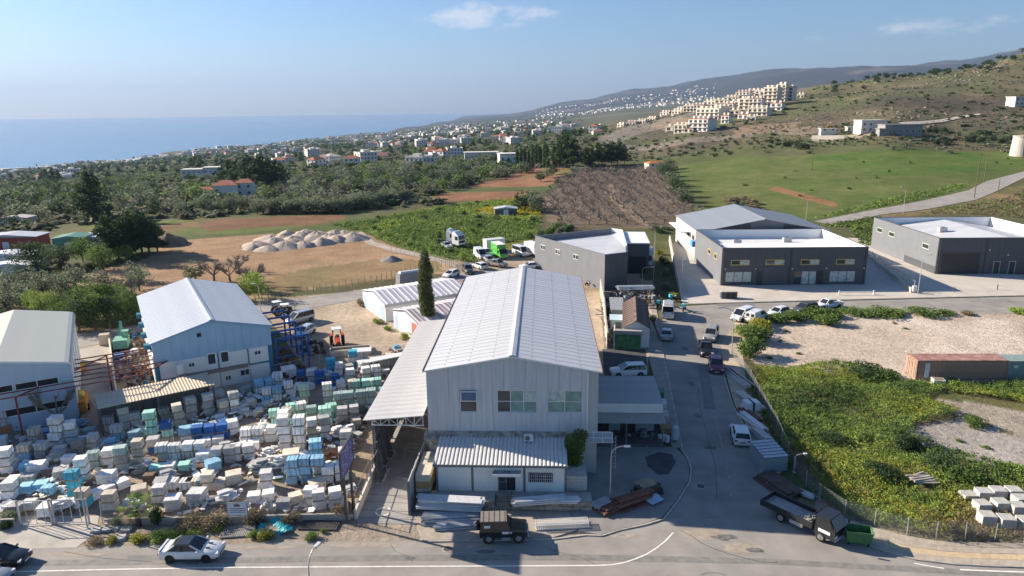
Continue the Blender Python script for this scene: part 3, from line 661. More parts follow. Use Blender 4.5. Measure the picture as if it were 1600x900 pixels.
# ------------------------------------------------------------------ lean-to roof left of the warehouse
lt = bframe('lean_to_canopy', 'long pale lean-to roof on trusses along the warehouse side above the driveway', 'canopy', AM, RZM)
cl0, cl1 = -5.9, -.32; zc0, zc1 = 5.55, 6.05
n = 30; sw = 30.6/n
b = MB(); prof = [(0, 0), (sw*.7, 0), (sw*.75, .022), (sw*.93, .022), (sw*.98, 0)]
vs = [(x, y, z+dz) for x, z in ((cl0, zc0), (cl1, zc1)) for y, dz in prof]+[(x, y, z-.04) for x, z in ((cl0, zc0), (cl1, zc1)) for y in (0, sw*.98)]
me = b.add(vs, [(i, 5+i, 6+i, i+1) for i in range(4)]+[(10, 11, 13, 12), (0, 1, 2, 3, 4, 11, 10)[::1], (5, 12, 13, 9, 8, 7, 6)]).mesh('roof_panel', mat('lean_to_sheet', (.45, .45, .445), .5, var=.1, scale=.6, spec=.4))
for i in range(n): link('roof_panel', me, lt, (0, -.5+i*sw, 0))
for ty in (-.3, 7, 14, 21, 28):
    b = MB(); b.beam((cl0+.8, ty, 5.0), (cl1, ty, 5.0), .08, .08); b.beam((cl0+.2, ty, zc0-.1), (cl1, ty, zc1-.1), .08, .08)
    k = 7; xs = np.linspace(cl0+.8, cl1-.1, k)
    for i, x in enumerate(xs):
        zt = zc0+(zc1-zc0)*(x-cl0)/(cl1-cl0)-.1; b.bar((x, ty, 5.0), (x, ty, zt), .035, 4)
        if i < k-1:
            zt2 = zc0+(zc1-zc0)*(xs[i+1]-cl0)/(cl1-cl0)-.1
            b.bar((x, ty, 5.0 if i % 2 else zt), (xs[i+1], ty, zt2 if i % 2 else 5.0), .03, 4)
    b.build('truss', frame_w, lt)
    MB().box(cl0+.75, cl0+.93, ty-.09, ty+.09, 0, 5.0).build('post', trim_grey, lt)
# dark sheeting closing its outer side
for k in range(8): MB().box(cl0+.84, cl0+.88, .2+k*3.4, 3.5+k*3.4, .2 if k else .1, 4.95).build('side_sheet', mat('side_sheet_dark', (.12, .125, .12), .7, var=.3, scale=1.0), lt)
# metal gates and frames leaning along its inside
gm_ = mat('gate_dark_green', (.075, .085, .085), .6, var=.3)
for k, (y_, h_) in enumerate(((-2.2, 2.6), (-.2, 3.2), (1.6, 3.6))):
    g = thing('leaning_gate', ('low dark metal gate leaning at the driveway mouth', 'dark metal gate with diamond bracing leaning under the lean-to roof', 'tall dark metal gate leaning deepest under the lean-to roof')[k], 'gate', lt.matrix_basis @ Vector((cl0+1.7, y_, .03)), RZM)
    b = MB(); q = .42
    for t in (0, 1): b.beam((0, t*1.9, 0), (-q*h_/2, t*1.9, h_), .06, .06)
    for t in (.02, .98): b.beam((-q*h_/2*t, 0, h_*t), (-q*h_/2*t, 1.9, h_*t), .06, .06)
    b.build('frame', trim_grey, g)
    b = MB(); b.add([(-.03, .05, .05), (-.03, 1.85, .05), (-q*h_/2-.03, 1.85, h_-.05), (-q*h_/2-.03, .05, h_-.05)], [(0, 1, 2, 3)]); b.build('panel', gm_, g)
    b = MB(); m0 = lambda s, t: (-q*h_/2*t+.03, 1.9*s, h_*t)
    for s, t in zip(((.5, .05), (.95, .5), (.5, .95), (.05, .5)), ((.95, .5), (.5, .95), (.05, .5), (.5, .05))): b.beam(m0(*s), m0(*t), .05, .05)
    b.build('brace', trim_grey, g)
for k, (px, py, w, l) in enumerate(((604, 728, 1.0, 3.0), (612, 706, 1.2, 2.4), (648, 712, 1.6, 1.6))):
    p = G(px, py); t = thing('trestle_table', ('long bare steel trestle frame on the driveway', 'short bare steel frame behind the long trestle', 'square steel frame under the lean-to roof by the pier')[k], 'trestle', (p.x, p.y, .03), R(-8))
    b = MB(); 
    for x in (-w/2, w/2): b.beam((x, -l/2, .8), (x, l/2, .8), .05, .05)
    for y in (-l/2, 0, l/2): b.beam((-w/2, y, .8), (w/2, y, .8), .05, .05)
    b.build('frame', steel_g, t)
    for x in (-w/2, w/2):
        for y in (-l/2, l/2): MB().bar((x, y, 0), (x, y, .8), .03).build('leg', steel_g, t)

# ------------------------------------------------------------------ office annex in front
an = bframe('office_annex', 'low white office with ribbed roof, dark posts and a canopied door, before the warehouse', 'office', (-6.75, 54.55), RZM)
WA, DA, z0 = 11.25, 4.1, .85
wm_ = mat('annex_panel_white', (.68, .69, .66), .55, var=.05, scale=.8)
MB().box(.05, WA-.05, .1, DA, .02, 3.2).build('wall', wm_, an)
for a, c in ((.1, 3.05), (3.25, 5.35), (6.9, 7.55), (7.75, 11.1)): MB().box(a, c, .0, .098, z0-.8, 3.25).build('wall_panel', wm_, an)
MB().box(5.35, 6.9, .0, .098, 2.55, 3.25).build('wall_panel', wm_, an)
for x in (0, 3.07, 7.57, WA-.12): MB().box(x, x+.16, -.04, .096, 0, 3.3).build('post', trim_grey, an)
MB().box(-.25, WA+.15, -.28, -.2, 3.22, 3.42).build('fascia', trim_grey, an)
ribm = mat('annex_roof_sheet', (.62, .61, .585), .5, var=.1, scale=1.0, spec=.4)
rz0, rz1 = 3.42, 3.95
MB().add([(-.2, -.22, rz0-.03), (WA+.1, -.22, rz0-.03), (WA+.1, DA+.0, rz1-.03), (-.2, DA, rz1-.03), (-.2, -.22, rz0-.1), (WA+.1, -.22, rz0-.1), (WA+.1, DA, rz1-.1), (-.2, DA, rz1-.1)], [(0, 1, 2, 3), (7, 6, 5, 4), (0, 4, 5, 1), (1, 5, 6, 2), (2, 6, 7, 3), (3, 7, 4, 0)]).build('roof', ribm, an)
nr_ = 33; rw = (WA+.3)/nr_; b = MB()
b.add([(x, y, z+dz) for y, z in ((-.23, rz0), (DA, rz1)) for x, dz in ((0, -.02), (.03, .03), (.17, .03), (.20, -.02))], [(0, 1, 5, 4), (1, 2, 6, 5), (2, 3, 7, 6), (0, 3, 2, 1)])
me = b.mesh('roof_rib', ribm)
for i in range(nr_): link('roof_rib', me, an, (-.2+i*rw+.03, 0, 0))
MB().box(-.22, -.1, -.25, DA, 3.4, 3.52).build('verge', trim_grey, an)
door = MB().box(5.4, 6.85, .09, .13, z0, 2.6).build('door', dark, an)
window(an, 5.4, 6.12, z0, 2.55, .06, 1, 2, fm=trim_grey, name='door_leaf', gm=glass)
MB().box(6.02, 6.06, -.03, .0, 1.7, 1.95).build('door_handle', steel_g, door)
aw = MB().box(4.95, 7.35, -.75, .0, 2.75, 2.83).build('awning', mat('awning_slate', (.30, .34, .37), .5), an)
MB().box(4.95, 7.35, -.78, -.751, 2.62, 2.84).build('awning_edge', frame_w, aw)
b = MB()
for dx in (0, .34):
    b.add([(5.85+dx, -.4, 2.834), (6.12+dx, -.4, 2.834), (6.03+dx, -.12, 2.834), (5.94+dx, -.12, 2.834)], [(0, 1, 2, 3)])
b.build('emblem', trim_d, aw)
wo = window(an, 8.0, 10.1, 1.75, 2.65, .0, 3, 1, fm=mat('frame_grey_brown', (.12, .115, .11), .6), fw=.12, gm=dark)
b = MB()
for i in range(12): b.bar((8.1+i*.172, -.07, 1.8), (8.1+i*.172, -.07, 2.6), .014, 4)
for z in (2.05, 2.35): b.bar((8.05, -.07, z), (10.05, -.07, z), .014, 4)
b.build('grille', frame_w, wo)
acu = bpy.data.objects.new('air_conditioner', None); COL.objects.link(acu); acu.location = an.matrix_basis @ Vector((7.95, 3.3, 3.92)); acu.rotation_euler = (0, 0, RZM); tag(acu, 'boxy white air conditioner unit on the ribbed office roof', 'air conditioner')
MB().box(-.42, .42, -.16, .16, .06, .68).build('casing', mat('ac_casing', (.62, .63, .62), .5), acu)
b = MB(); b.bar((-.1, -.165, .38), (-.1, -.18, .38), .24, 16); b.build('fan_grille', trim_grey, acu)
for x in (-.35, .3): MB().box(x, x+.06, -.2, .2, -.08, .06).build('foot', steel_g, acu)
# stone terrace in front of the office, stone by stone
st = [mat('rubble_stone_%d' % k, c, .9, var=.2, scale=2.5, bump=.5) for k, c in enumerate(((.40, .34, .26), (.34, .29, .225), (.45, .385, .30)))]
ter = thing('stone_terrace', 'low rough stone terrace with steps below the office door', 'terrace', (0, 0, 0))
TA = an.matrix_basis
def tpt(x, y): return TA @ Vector((x, y, 0))
for seg, (x0, x1, yf) in enumerate(((-1.35, 5.15, -1.75), (6.55, 13.4, -1.65))):
    P4 = [tpt(x0, yf+.22), tpt(x1, yf+.22), tpt(x1, .02), tpt(x0, .02)]
    MB().poly([tuple(p[:2]) for p in P4], 0, .82).build('paved_top', mat('terrace_top', (.35, .33, .30), .9, var=.18, scale=1.2, bump=.3), ter)
    for row in range(2):
        x = x0
        while x < x1-.1:
            w = min(random.uniform(.4, .85), x1-x); 
            P4 = [tpt(x+.02, yf+random.uniform(-.05, .05)), tpt(x+w-.02, yf+random.uniform(-.05, .05)), tpt(x+w-.02, yf+.2), tpt(x+.02, yf+.2)]
            MB().poly([tuple(p[:2]) for p in P4], row*.43+.01, row*.43+.41+random.uniform(-.03, .04)).build('stone', st[random.randrange(3)], ter); x += w
for k in range(4):
    P4 = [tpt(5.2, -1.7+.38*k), tpt(6.5, -1.7+.38*k), tpt(6.5, -.02), tpt(5.2, -.02)]
    MB().poly([tuple(p[:2]) for p in P4], .2*k, .2*(k+1)).build('step', st[1], ter)
# cream wall and boxes at the left end of the office
yb = thing('panel_stack', 'stack of cream and ochre insulated panels by the office end wall', 'panel stack', tpt(-1.1, 1.6), RZM)
for k in range(5):
    c = ((.58, .52, .42), (.44, .30, .12))[k in (1, 2)]
    MB().box(-.62, .62, -2.1, 2.1, .95+k*.33, 1.26+k*.33).build('panel', mat('panel_cream' if k not in (1, 2) else 'panel_ochre', c, .7, var=.1), yb)
MB().box(-.68, .68, -2.15, 2.15, 0, .94).build('base_crate', mat('crate_brown', (.25, .19, .13), .8, var=.3), yb)
gw = thing('gate_wall', 'tall pale sheet wall beside the driveway mouth', 'wall', tpt(-1.95, -2.4), RZM)
for k in range(4): MB().box(-.05, .05, k*2.0, k*2.0+1.97, 0, 3.05-k*.12).build('wall_panel', mat('wall_sheet_pale', (.46, .45, .43), .6, var=.12), gw)
MB().box(-.1, .1, -.2, -.02, 0, 3.1).build('post', trim_grey, gw)
MB().box(.06, 2.3, 8.0, 8.1, 0, 2.7).build('wall_panel', MATS['wall_sheet_pale'], gw)

# ------------------------------------------------------------------ right hand shop wing
wg = bframe('shop_wing', 'low workshop with grey ribbed roof and deep shaded front beside the side street', 'workshop', (8.15, 65.3), RZM)
WW, DW = 6.75, 6.2
MB().box(.05, WW-.3, 1.2, DW, 0, 4.0).build('wall', plaster_w, wg)
n = 24; sw = (WW+.2)/n; b = MB()
b.add([(x, y, z+dz) for y, z in ((-.1, 4.1), (DW+.1, 4.55)) for x, dz in ((0, 0), (sw*.6, 0), (sw*.68, .06), (sw*.92, .06), (sw-.01, 0))], [(i, i+1, 6+i, 5+i) for i in range(4)])
me = b.mesh('roof_panel', mat('wing_roof_sheet', (.42, .43, .41), .55, var=.1, scale=.8))
for i in range(n): link('roof_panel', me, wg, (i*sw, 0, 0))
MB().box(0, WW+.15, -.14, -.05, 3.15, 4.12).build('fascia', plaster_w, wg)
MB().add([(0, -1.5, 2.65), (WW+.3, -1.5, 2.65), (WW+.3, -.05, 3.12), (0, -.05, 3.12), (0, -1.5, 2.6), (WW+.3, -1.5, 2.6), (WW+.3, -.05, 3.07), (0, -.05, 3.07)], [(0, 1, 2, 3), (7, 6, 5, 4), (0, 4, 5, 1), (1, 5, 6, 2), (2, 6, 7, 3), (3, 7, 4, 0)]).build('awning', mat('awning_grey', (.33, .32, .30), .7), wg)
MB().box(.05, WW, .5, .62, .45, 3.1).build('shop_front', dark, wg)
for k, (x0, x1) in enumerate(((1.6, 2.75), (4.3, 6.2))):
    o = MB().box(x0, x1, .40, .48, .9, 2.6).build('shutter', mat('shutter_blue_grey', (.22, .27, .30), .6), wg)
    for z in np.arange(1.0, 2.5, .22): MB().box(x0+.03, x1-.03, .36, .398, z, z+.16).build('slat', MATS['shutter_blue_grey'], o)
MB().box(-1.0, WW+.1, -1.6, .5, 0, .42).build('plinth', mat('plinth_dark', (.10, .10, .10), .9), wg)
b = MB()
for i in range(24): b.bar((3.3+i*.14, -1.45, .42), (3.3+i*.14, -1.45, 1.5), .012, 4)
for z in (.5, 1.5): b.bar((3.2, -1.45, z), (6.6, -1.45, z), .02, 4)
b.build('railing', trim_d, wg)
for x in (.1, 3.1, 6.7): MB().box(x, x+.1, -1.5, -1.4, .42, 2.65).build('post', trim_grey, wg)
# small stores further up the street
hs = bframe('rusty_roof_store', 'small white gabled store with brown rusted roof and green double gate', 'store', (15.6, 93.8), R(-9))
W_, L_ = 3.7, 13.0; rr = mat('roof_rust_brown', (.085, .058, .052), .8, var=.35, scale=.7, col2=(.17, .12, .10), detail=8)
MB().extr([(0, 0), (W_, 0), (W_, 2.95), (W_/2, 3.95), (0, 2.95)], 0, L_).build('wall', plaster_w, hs)
roof_sheets(hs, W_, L_, 3.0, 4.05, rr, over=.12, n=12)
gr_ = mat('gate_green', (.045, .19, .05), .6, var=.35, scale=1.2, col2=(.12, .26, .13))
for x0, x1 in ((-1.1, .68), (.72, 2.5)): MB().box(x0, x1, -1.0, -.94, .05, 2.25).build('gate_leaf', gr_, hs)
MB().box(-1.2, 2.6, -1.1, -.2, 2.27, 2.8).build('gate_lintel', mat('lintel_grey', (.33, .32, .30), .8), hs)
MB().box(-1.3, -1.12, -1.05, 2, 0, 2.7).build('gate_pier', plaster, hs)
for k, (px, py, w, d, h, lab, m_) in enumerate(((963, 500, 1.9, 6.0, 2.6, 'narrow grey lean-to hut beside the brown roofed store', 'hut_grey'), (965, 520, 2.2, 1.6, 2.3, 'small pale blue sheet hut behind the green gate', 'hut_blue'))):
    p = G(px, py); t = bframe('hut', lab, 'hut', p, R(-6)); c = ((.22, .23, .24), (.42, .52, .56))[k]
    mm_ = mat(m_, c, .6, var=.2, scale=1)
    MB().box(-w/2, w/2, -d/2, d/2, 0, h).build('wall', mm_, t)
    MB().add([(-w/2-.15, -d/2-.15, h+.02), (w/2+.15, -d/2-.15, h+.02), (w/2+.15, d/2+.1, h+.35), (-w/2-.15, d/2+.1, h+.35), (-w/2-.15, -d/2-.15, h-.04), (w/2+.15, -d/2-.15, h-.04), (w/2+.15, d/2+.1, h+.29), (-w/2-.15, d/2+.1, h+.29)], [(0, 1, 2, 3), (7, 6, 5, 4), (0, 4, 5, 1), (1, 5, 6, 2), (2, 6, 7, 3), (3, 7, 4, 0)]).build('roof', mat(m_+'_roof', tuple(x*1.25 for x in c), .6), t)
    MB().box(-.4, .4, -d/2-.05, -d/2, 0, 1.95).build('door', trim_grey, t)

# ------------------------------------------------------------------ blue and white hall, and the green roofed hall
blue_c = mat('cladding_sky_blue', (.30, .46, .60), .5, var=.06, scale=.6, stretch=(2, 2, .4))
blue_d = mat('trim_petrol_blue', (.03, .16, .26), .5, var=.1)
hall_w = mat('hall_wall_white', (.70, .71, .70), .6, var=.06, scale=.5, detail=8)
bh = bframe('blue_hall', 'white and sky blue gabled hall with pale blue-grey roof and petrol blue trims', 'hall', (-42.1, 77.2), R(30.3))
WB, LB, EB, RB = 13.4, 25.0, 7.0, 8.75
bgt = lambda x: EB-.1+(RB-EB)*(1-abs(x-WB/2)/(WB/2))
MB().extr([(.1, 0), (WB-.1, 0), (WB-.1, EB-.15), (WB/2, RB-.15), (.1, EB-.15)], .2, LB-.1).build('wall', hall_w, bh)
vent = (4.9, 5.4, 6.8, 7.3)
panel_wall(bh, .0, WB, 4.3, bgt, 0, .2, blue_c, 1.0, [vent])
MB().box(4.9, 5.4, .1, .19, 6.8, 7.3).build('vent', dark, bh)
for a, c in ((.5, 6.9), (7.05, 10.4), (10.55, 12.9)): MB().box(a, c, .06, .2, .0, 4.28).build('wall_panel', hall_w, bh)
MB().box(.0, .48, .0, .2, 0, 4.28).build('corner_trim', blue_d, bh); MB().box(12.92, WB, .0, .2, 0, 4.28).build('corner_trim', blue_d, bh)
MB().box(6.92, 7.03, .0, .2, 2.2, 4.28).build('mullion_trim', blue_d, bh); MB().box(10.42, 10.53, .0, .2, 2.2, 4.28).build('mullion_trim', blue_d, bh)
MB().box(10.55, 12.9, .0, .055, 2.1, 2.3).build('band_trim', blue_d, bh); MB().box(.5, 2.4, .0, .055, 2.1, 2.3).build('band_trim', blue_d, bh)
MB().box(2.5, 10.3, -.35, .05, 2.05, 2.45).build('eaves_band', mat('brown_band', (.24, .20, .175), .8), bh)
window(bh, 5.7, 6.75, 3.05, 4.55, .0, 1, 1, gm=glass, fw=.12); window(bh, 7.2, 8.25, 3.05, 4.55, .0, 1, 1, gm=glass, fw=.12)
window(bh, 3.6, 4.3, 3.2, 3.75, .06, 2, 1, gm=glass); window(bh, 11.2, 12.0, 3.3, 3.85, .06, 2, 1, gm=glass)
window(bh, 9.3, 10.4, .9, 1.7, .06, 2, 1, gm=glass); window(bh, 7.5, 8.2, .7, 1.3, .06, 2, 1, gm=glass); window(bh, 4.7, 5.4, .6, 1.2, .06, 2, 1, gm=glass)
roof_sheets(bh, WB, LB, EB, RB, mat('roof_sheet_blue_grey', (.41, .45, .50), .45, var=.08, scale=.4, spec=.45), n=25, rib=.015)
b = MB()
for s in (0, 1):
    x0, x1 = (-.25, WB/2) if s == 0 else (WB/2, WB+.25); q0, q1 = (EB-.06, RB) if s == 0 else (RB, EB-.06)
    b.extr([(x0, q0-.28), (x1, q1-.28), (x1, q1-.02), (x0, q0-.02)], -.31, -.255)
b.build('verge_trim', mat('verge_blue', (.22, .37, .52), .5), bh)
for k in range(4): MB().box(-.7, .1, 4+k*5.2, 5+k*5.2, 5.0, 5.6).build('wall_bracket', blue_d, bh)
for k in range(6): MB().box(-.06, .1, 1.5+k*4.0, 4.6+k*4.0, .3, 4.9).build('side_panel', frame_w, bh)
dp = bpy.data.objects.new('water_tank', None); COL.objects.link(dp); dp.location = bh.matrix_basis @ Vector((2.6, -.9, 2.1)); dp.rotation_euler = (0, 0, R(30)); tag(dp, 'white cylindrical solar water tank on a frame before the blue hall', 'water tank')
MB().bar((0, 0, .9), (0, 0, 2.0), .42, 16).build('drum', frame_w, dp); MB().bar((0, 0, 2.0), (0, 0, 2.2), .42, 16, .1).build('lid', frame_w, dp)
b = MB()
for x in (-.35, .35):
    for y in (-.35, .35): b.bar((x, y, -2.1), (x, y, .9), .03, 4)
b.build('stand', steel_g, dp)
gh = bframe('green_roof_hall', 'pale blue hall with curved edge grey-green roof and ribbon windows', 'hall', (-59.5, 65.2), R(30.3))
WG, LG, EG, RG = 13.0, 22.5, 6.9, 8.1
pale_b = mat('cladding_pale_blue', (.40, .50, .60), .55, var=.06, scale=.5)
MB().extr([(.1, 0), (WG-.1, 0), (WG-.1, EG-.3), (WG/2, RG-.2), (.1, EG-.3)], .25, LG-.1).build('wall', mat('cladding_side_white', (.62, .65, .68), .6), gh)
ggt = lambda x: EG-.2+(RG-EG)*(1-abs(x-WG/2)/(WG/2))
hh = [(1.0, 4.3, 4.5, 5.3), (4.5, 7.6, 4.5, 5.3), (7.75, 11.7, 4.5, 5.3), (6.3, 12.2, 1.7, 2.6), (1.0, 5.4, 1.7, 2.6)]
panel_wall(gh, 0, WG, 0, ggt, 0, .24, pale_b, 1.6, hh)
for x0, x1, q0, q1 in hh: window(gh, x0, x1, q0, q1, .12, 2, 1, gm=dark, fw=.08)
gm2 = mat('roof_sheet_grey_green', (.40, .425, .39), .55, var=.05, scale=.5)
n = 22; sw = (LG+.3)/n; pr = [(-.12, EG-.75), (-.1, EG-.35), (.1, EG-.1), (.5, EG+.04), (WG/2, RG+.05), (WG-.5, EG+.04), (WG-.1, EG-.1), (WG+.1, EG-.35), (WG+.12, EG-.75)]
b = MB(); b.add([(x, y, z) for y in (0, sw-.012) for x, z in pr]+[(x, y, z-.05) for y in (0, sw-.012) for x, z in pr], [(i, i+1, 10+i, 9+i) for i in range(8)]+[(18+i, 27+i, 28+i, 19+i) for i in range(8)]+[(i, 18+i, 19+i, i+1) for i in range(8)])
me = b.mesh('roof_panel', gm2)
for i in range(n): link('roof_panel', me, gh, (0, -.15+i*sw, 0))
b = MB(); b.extr([(x, z-.22) for x, z in pr]+[(x, z+.02) for x, z in pr[::-1]], -.2, -.152); b.build('verge_trim', frame_w, gh)
for k in range(5): MB().box(WG-.098, WG+.04, 1+k*4.2, 3.8+k*4.2, .2, 5.8).build('side_panel', MATS['cladding_side_white'], gh)

# ------------------------------------------------------------------ tan roofed open shed and the red pergola
ts = bframe('open_shed', 'open fronted shed with tan ribbed roof sheltering pallets of stone', 'shed', (-43.4, 67.5), R(33.7))
WT, DT = 11.5, 3.7; n = 36; sw = WT/n; b = MB()
b.add([(x, y, z+dz) for y, z in ((-.2, 3.15), (DT+.1, 3.35)) for x, dz in ((0, 0), (sw*.5, 0), (sw*.62, .045), (sw*.88, .045), (sw*.99, 0))]+[(x, y, z-.03) for y, z in ((-.2, 3.15), (DT+.1, 3.35)) for x in (0, sw*.99)], [(i, i+1, 6+i, 5+i) for i in range(4)]+[(10, 12, 13, 11), (0, 10, 11, 4, 3, 2, 1)])
me = b.mesh('roof_panel', mat('roof_sheet_tan', (.56, .475, .355), .65, var=.1, scale=1))
for i in range(n): link('roof_panel', me, ts, (i*sw, 0, 0))
for x in (.05, 5.6, 11.3):
    for y in (0, 3.5): MB().box(x, x+.14, y, y+.14, 0, 3.13).build('post', mat('post_brown', (.17, .14, .125), .8), ts)
for y in (.0, 3.5): MB().box(.2, 11.3, y+.02, y+.12, 2.95, 3.1).build('beam', trim_d, ts)
MB().box(0, WT, DT, DT+.08, 0, 3.2).build('back_wall', mat('back_sheet', (.22, .21, .20), .8), ts)
pg = thing('pergola_frame', 'dark red steel frame of long rails spanning the lane between the halls', 'pergola', (0, 0, 0))
red_s = mat('steel_oxide_red', (.20, .055, .05), .6, var=.2)
for k in range(7):
    a = Vector((-62.5+.4*k, 61.0+2.1*k, 4.6)); c = a+Vector((math.cos(R(30.3)), math.sin(R(30.3)), 0))*24; 
    MB().beam(a, c, .08, .12).build('rail', red_s, pg)
d30 = Vector((math.cos(R(30.3)), math.sin(R(30.3)), 0))
for k in (0, 3, 6):
    for s in (7, 12.6, 24):
        p = Vector((-62.5+.4*k, 61.0+2.1*k, 0))+d30*s; MB().box(p.x-.07, p.x+.07, p.y-.07, p.y+.07, 0, 4.6).build('post', red_s, pg)
for s in (12.6, 24): 
    a = Vector((-62.5, 61, 4.5))+d30*s; MB().beam(a, a+Vector((2.4, 12.6, 0)), .1, .14).build('cross_rail', red_s, pg)

# ------------------------------------------------------------------ dark grey halls to the right
gA = mat('cladding_graphite', (.075, .082, .092), .5, var=.1, scale=.5, spec=.4, stretch=(3, 3, .3)); gAl = mat('cladding_lit_sides_and_gable', (.17, .18, .195), .5, var=.06, scale=.5, spec=.4)  # paler grey puts sunlight on hall sides into colour; gable is truly two-tone
par_w = mat('parapet_white', (.74, .76, .77), .5, var=.04)
yel = mat('frame_yellow', (.55, .40, .10), .6); pgreen = mat('frame_pale_green', (.36, .46, .36), .6)
def parapet_hall(name, label, A, rz, W, D, Hh, m_f, m_s, roofs, drop=1.1, pw=1.0, holes=(), th=.16):
    t = bframe(name, label, 'hall', A, rz)
    panel_wall(t, 0, W, .06, lambda x: Hh, 0, th, m_f, pw, holes, .008)
    MB().box(.1, W-.1, th+.002, th+.1, .06, Hh-.02).build('front_lining', par_w, t)
    k = int(D/pw/1.5)
    for i in range(k):
        y0, y1 = th+.12+(D-th-.14)*i/k, th+.12+(D-th-.14)*(i+1)/k-.008
        MB().box(0, th, y0, y1, .06, Hh).build('wall_panel', m_s, t); MB().box(W-th, W, y0, y1, .06, Hh).build('wall_panel', m_s, t)
    MB().box(th+.002, th+.1, th+.12, D-.2, Hh-2.6, Hh-.03).build('side_lining', par_w, t); MB().box(W-th-.1, W-th-.002, th+.12, D-.2, Hh-2.6, Hh-.03).build('side_lining', par_w, t)
    MB().box(0, W, D, D+th, .06, Hh).build('rear_wall', m_s, t); MB().box(.3, W-.3, D-.1, D-.002, Hh-2.6, Hh-.03).build('rear_lining', par_w, t)
    for a in ((-.04, W+.04, -.04, th+.1, Hh+.001, Hh+.06), (-.04, W+.04, D-.1, D+th+.04, Hh+.001, Hh+.06)): MB().box(*a).build('coping', trim_d, t)
    for a in ((-.04, th+.1, th+.11, D-.11, Hh+.001, Hh+.058), (W-th-.1, W+.04, th+.11, D-.11, Hh+.001, Hh+.058)): MB().box(*a).build('coping', trim_d, t)
    return t
HA = 7.2
ga = parapet_hall('graphite_hall', 'graphite flat fronted hall with four yellow framed windows and shop glazing', (39.6, 128.4), R(-.8), 27.2, 20.5, HA, gA, gAl, None,
                  holes=[(1.7, 5.2, 3.9, 4.95), (8.2, 11.8, 3.9, 4.95), (14.8, 18.4, 3.9, 4.95), (21.4, 25.0, 3.9, 4.95), (.8, 5.8, .6, 2.7), (13.7, 18.0, .06, 2.75), (20.4, 25.3, .5, 2.7)])
for x in (1.7, 8.2, 14.8, 21.4): window(ga, x, x+3.5, 3.9, 4.95, .05, 2, 1, fm=yel, fw=.14, gm=[glass, glass_p])
window(ga, .8, 5.8, .6, 2.7, .08, 3, 1, fm=trim_d, fw=.1, gm=glass_p); window(ga, 20.4, 25.3, .5, 2.7, .08, 3, 1, fm=trim_d, fw=.1, gm=glass_p)
window(ga, 13.7, 18.0, .06, 2.75, .08, 3, 1, fm=trim_d, fw=.12, gm=[glass, glass_p, glass_p], name='shop_glazing')
MB().box(8.0, 12.5, -.06, -.003, .06, 3.6).build('roller_door', gA, ga)
MB().box(7.85, 7.98, -.08, -.003, .06, 3.75).build('door_jamb', trim_d, ga); MB().box(12.52, 12.65, -.08, -.003, .06, 3.75).build('door_jamb', trim_d, ga); MB().box(7.99, 12.51, -.08, -.003, 3.62, 3.75).build('door_head', trim_d, ga)
for x in (6.7, 18.2): MB().box(x, x+1.0, -.05, -.003, .06, 2.7).build('door', mat('door_dark', (.05, .045, .045), .5), ga)
for x in (.6, 6.3, 13.2, 19.6, 26.6): MB().box(x, x+.2, -.2, -.003, 3.1, 3.3).build('wall_lamp', frame_w, ga)
for y in (3.5, 8.0): window(ga, y, y+1.9, 4.2, 5.3, .0, 1, 1, fm=yel, fw=.16, axis='y', gm=dark)
n = 60; sw = 26.4/n; b = MB(); b.add([(x, y, z+dz) for y, z in ((.3, HA-2.0), (8.5, HA-.75)) for x, dz in ((0, 0), (sw*.5, 0), (sw*.6, .09), (sw*.9, .09), (sw*.99, 0))], [(i, i+1, 6+i, 5+i) for i in range(4)])
me = b.mesh('roof_panel', sheet_w)
for i in range(n): link('roof_panel', me, ga, (.4+i*sw, 0, 0))
MB().box(.35, 26.8, 8.5, 20.3, HA-2.2, HA-1.9).build('roof', sheet_w, ga)
hb = bframe('steel_grey_hall', 'steel grey gabled hall behind the graphite hall, with two tone gable', 'hall', (41.0, 150.6), R(-1.5))
WBk, LBk = 28.5, 24.0
MB().extr([(0, 0), (WBk, 0), (WBk, 6.4), (WBk/2, 9.1), (0, 6.4)], .15, LBk).build('wall', mat('cladding_pale_grey', (.42, .42, .41), .6), hb)
roof_sheets(hb, WBk, LBk, 6.5, 9.2, mat('roof_sheet_steel', (.26, .29, .32), .5, var=.06, scale=.3), n=20, rib=.02)
hgt = lambda x: 6.3+2.7*(1-abs(x-WBk/2)/(WBk/2))
for k, (x0, x1) in enumerate(((0, 4), (4, 11.2), (11.2, 18.2), (18.2, 25), (25, 28.5))):
    pr_ = [(x0, .1), (x1, .1), (x1, hgt(x1))]+([(WBk/2, hgt(WBk/2))] if x0 < WBk/2 < x1 else [])+[(x0, hgt(x0))]
    MB().extr(pr_, 0, .14).build('wall_panel', gAl if k % 2 == 0 else gA, hb)
MB().box(-1.2, -.02, .5, 2.6, 3.0, 4.2).build('sign_box', mat('sign_blue', (.10, .30, .55), .5), hb)
MB().box(-2.2, -.02, 8, 22, 4.9, 5.1).build('side_canopy', frame_w, hb)
for k, y in enumerate((4.0, 9.0)): window(hb, y, y+2.0, 3.8, 4.8, .0, 1, 1, fm=trim_d, axis='y', gm=dark)
HD = 7.3
gd = parapet_hall('mid_grey_hall', 'mid grey flat fronted hall with large dark roller door and pale green door frames', (84.6, 135.6), R(-1.5), 27, 27, HD, gA, gAl, None, holes=[(20.5, 24, .9, 3.0)])
window(gd, 20.5, 24, .9, 3.0, .08, 1, 1, fm=trim_d, fw=.14, gm=glass_p)
MB().box(.9, 8.3, -.06, -.003, .06, 4.2).build('roller_door', mat('roller_dark', (.045, .045, .048), .6), gd)
b = MB(); b.box(.65, .88, -.1, -.003, .06, 4.45); b.box(8.32, 8.55, -.1, -.003, .06, 4.45); b.box(.89, 8.31, -.1, -.003, 4.22, 4.45); b.build('door_frame', trim_d, gd)
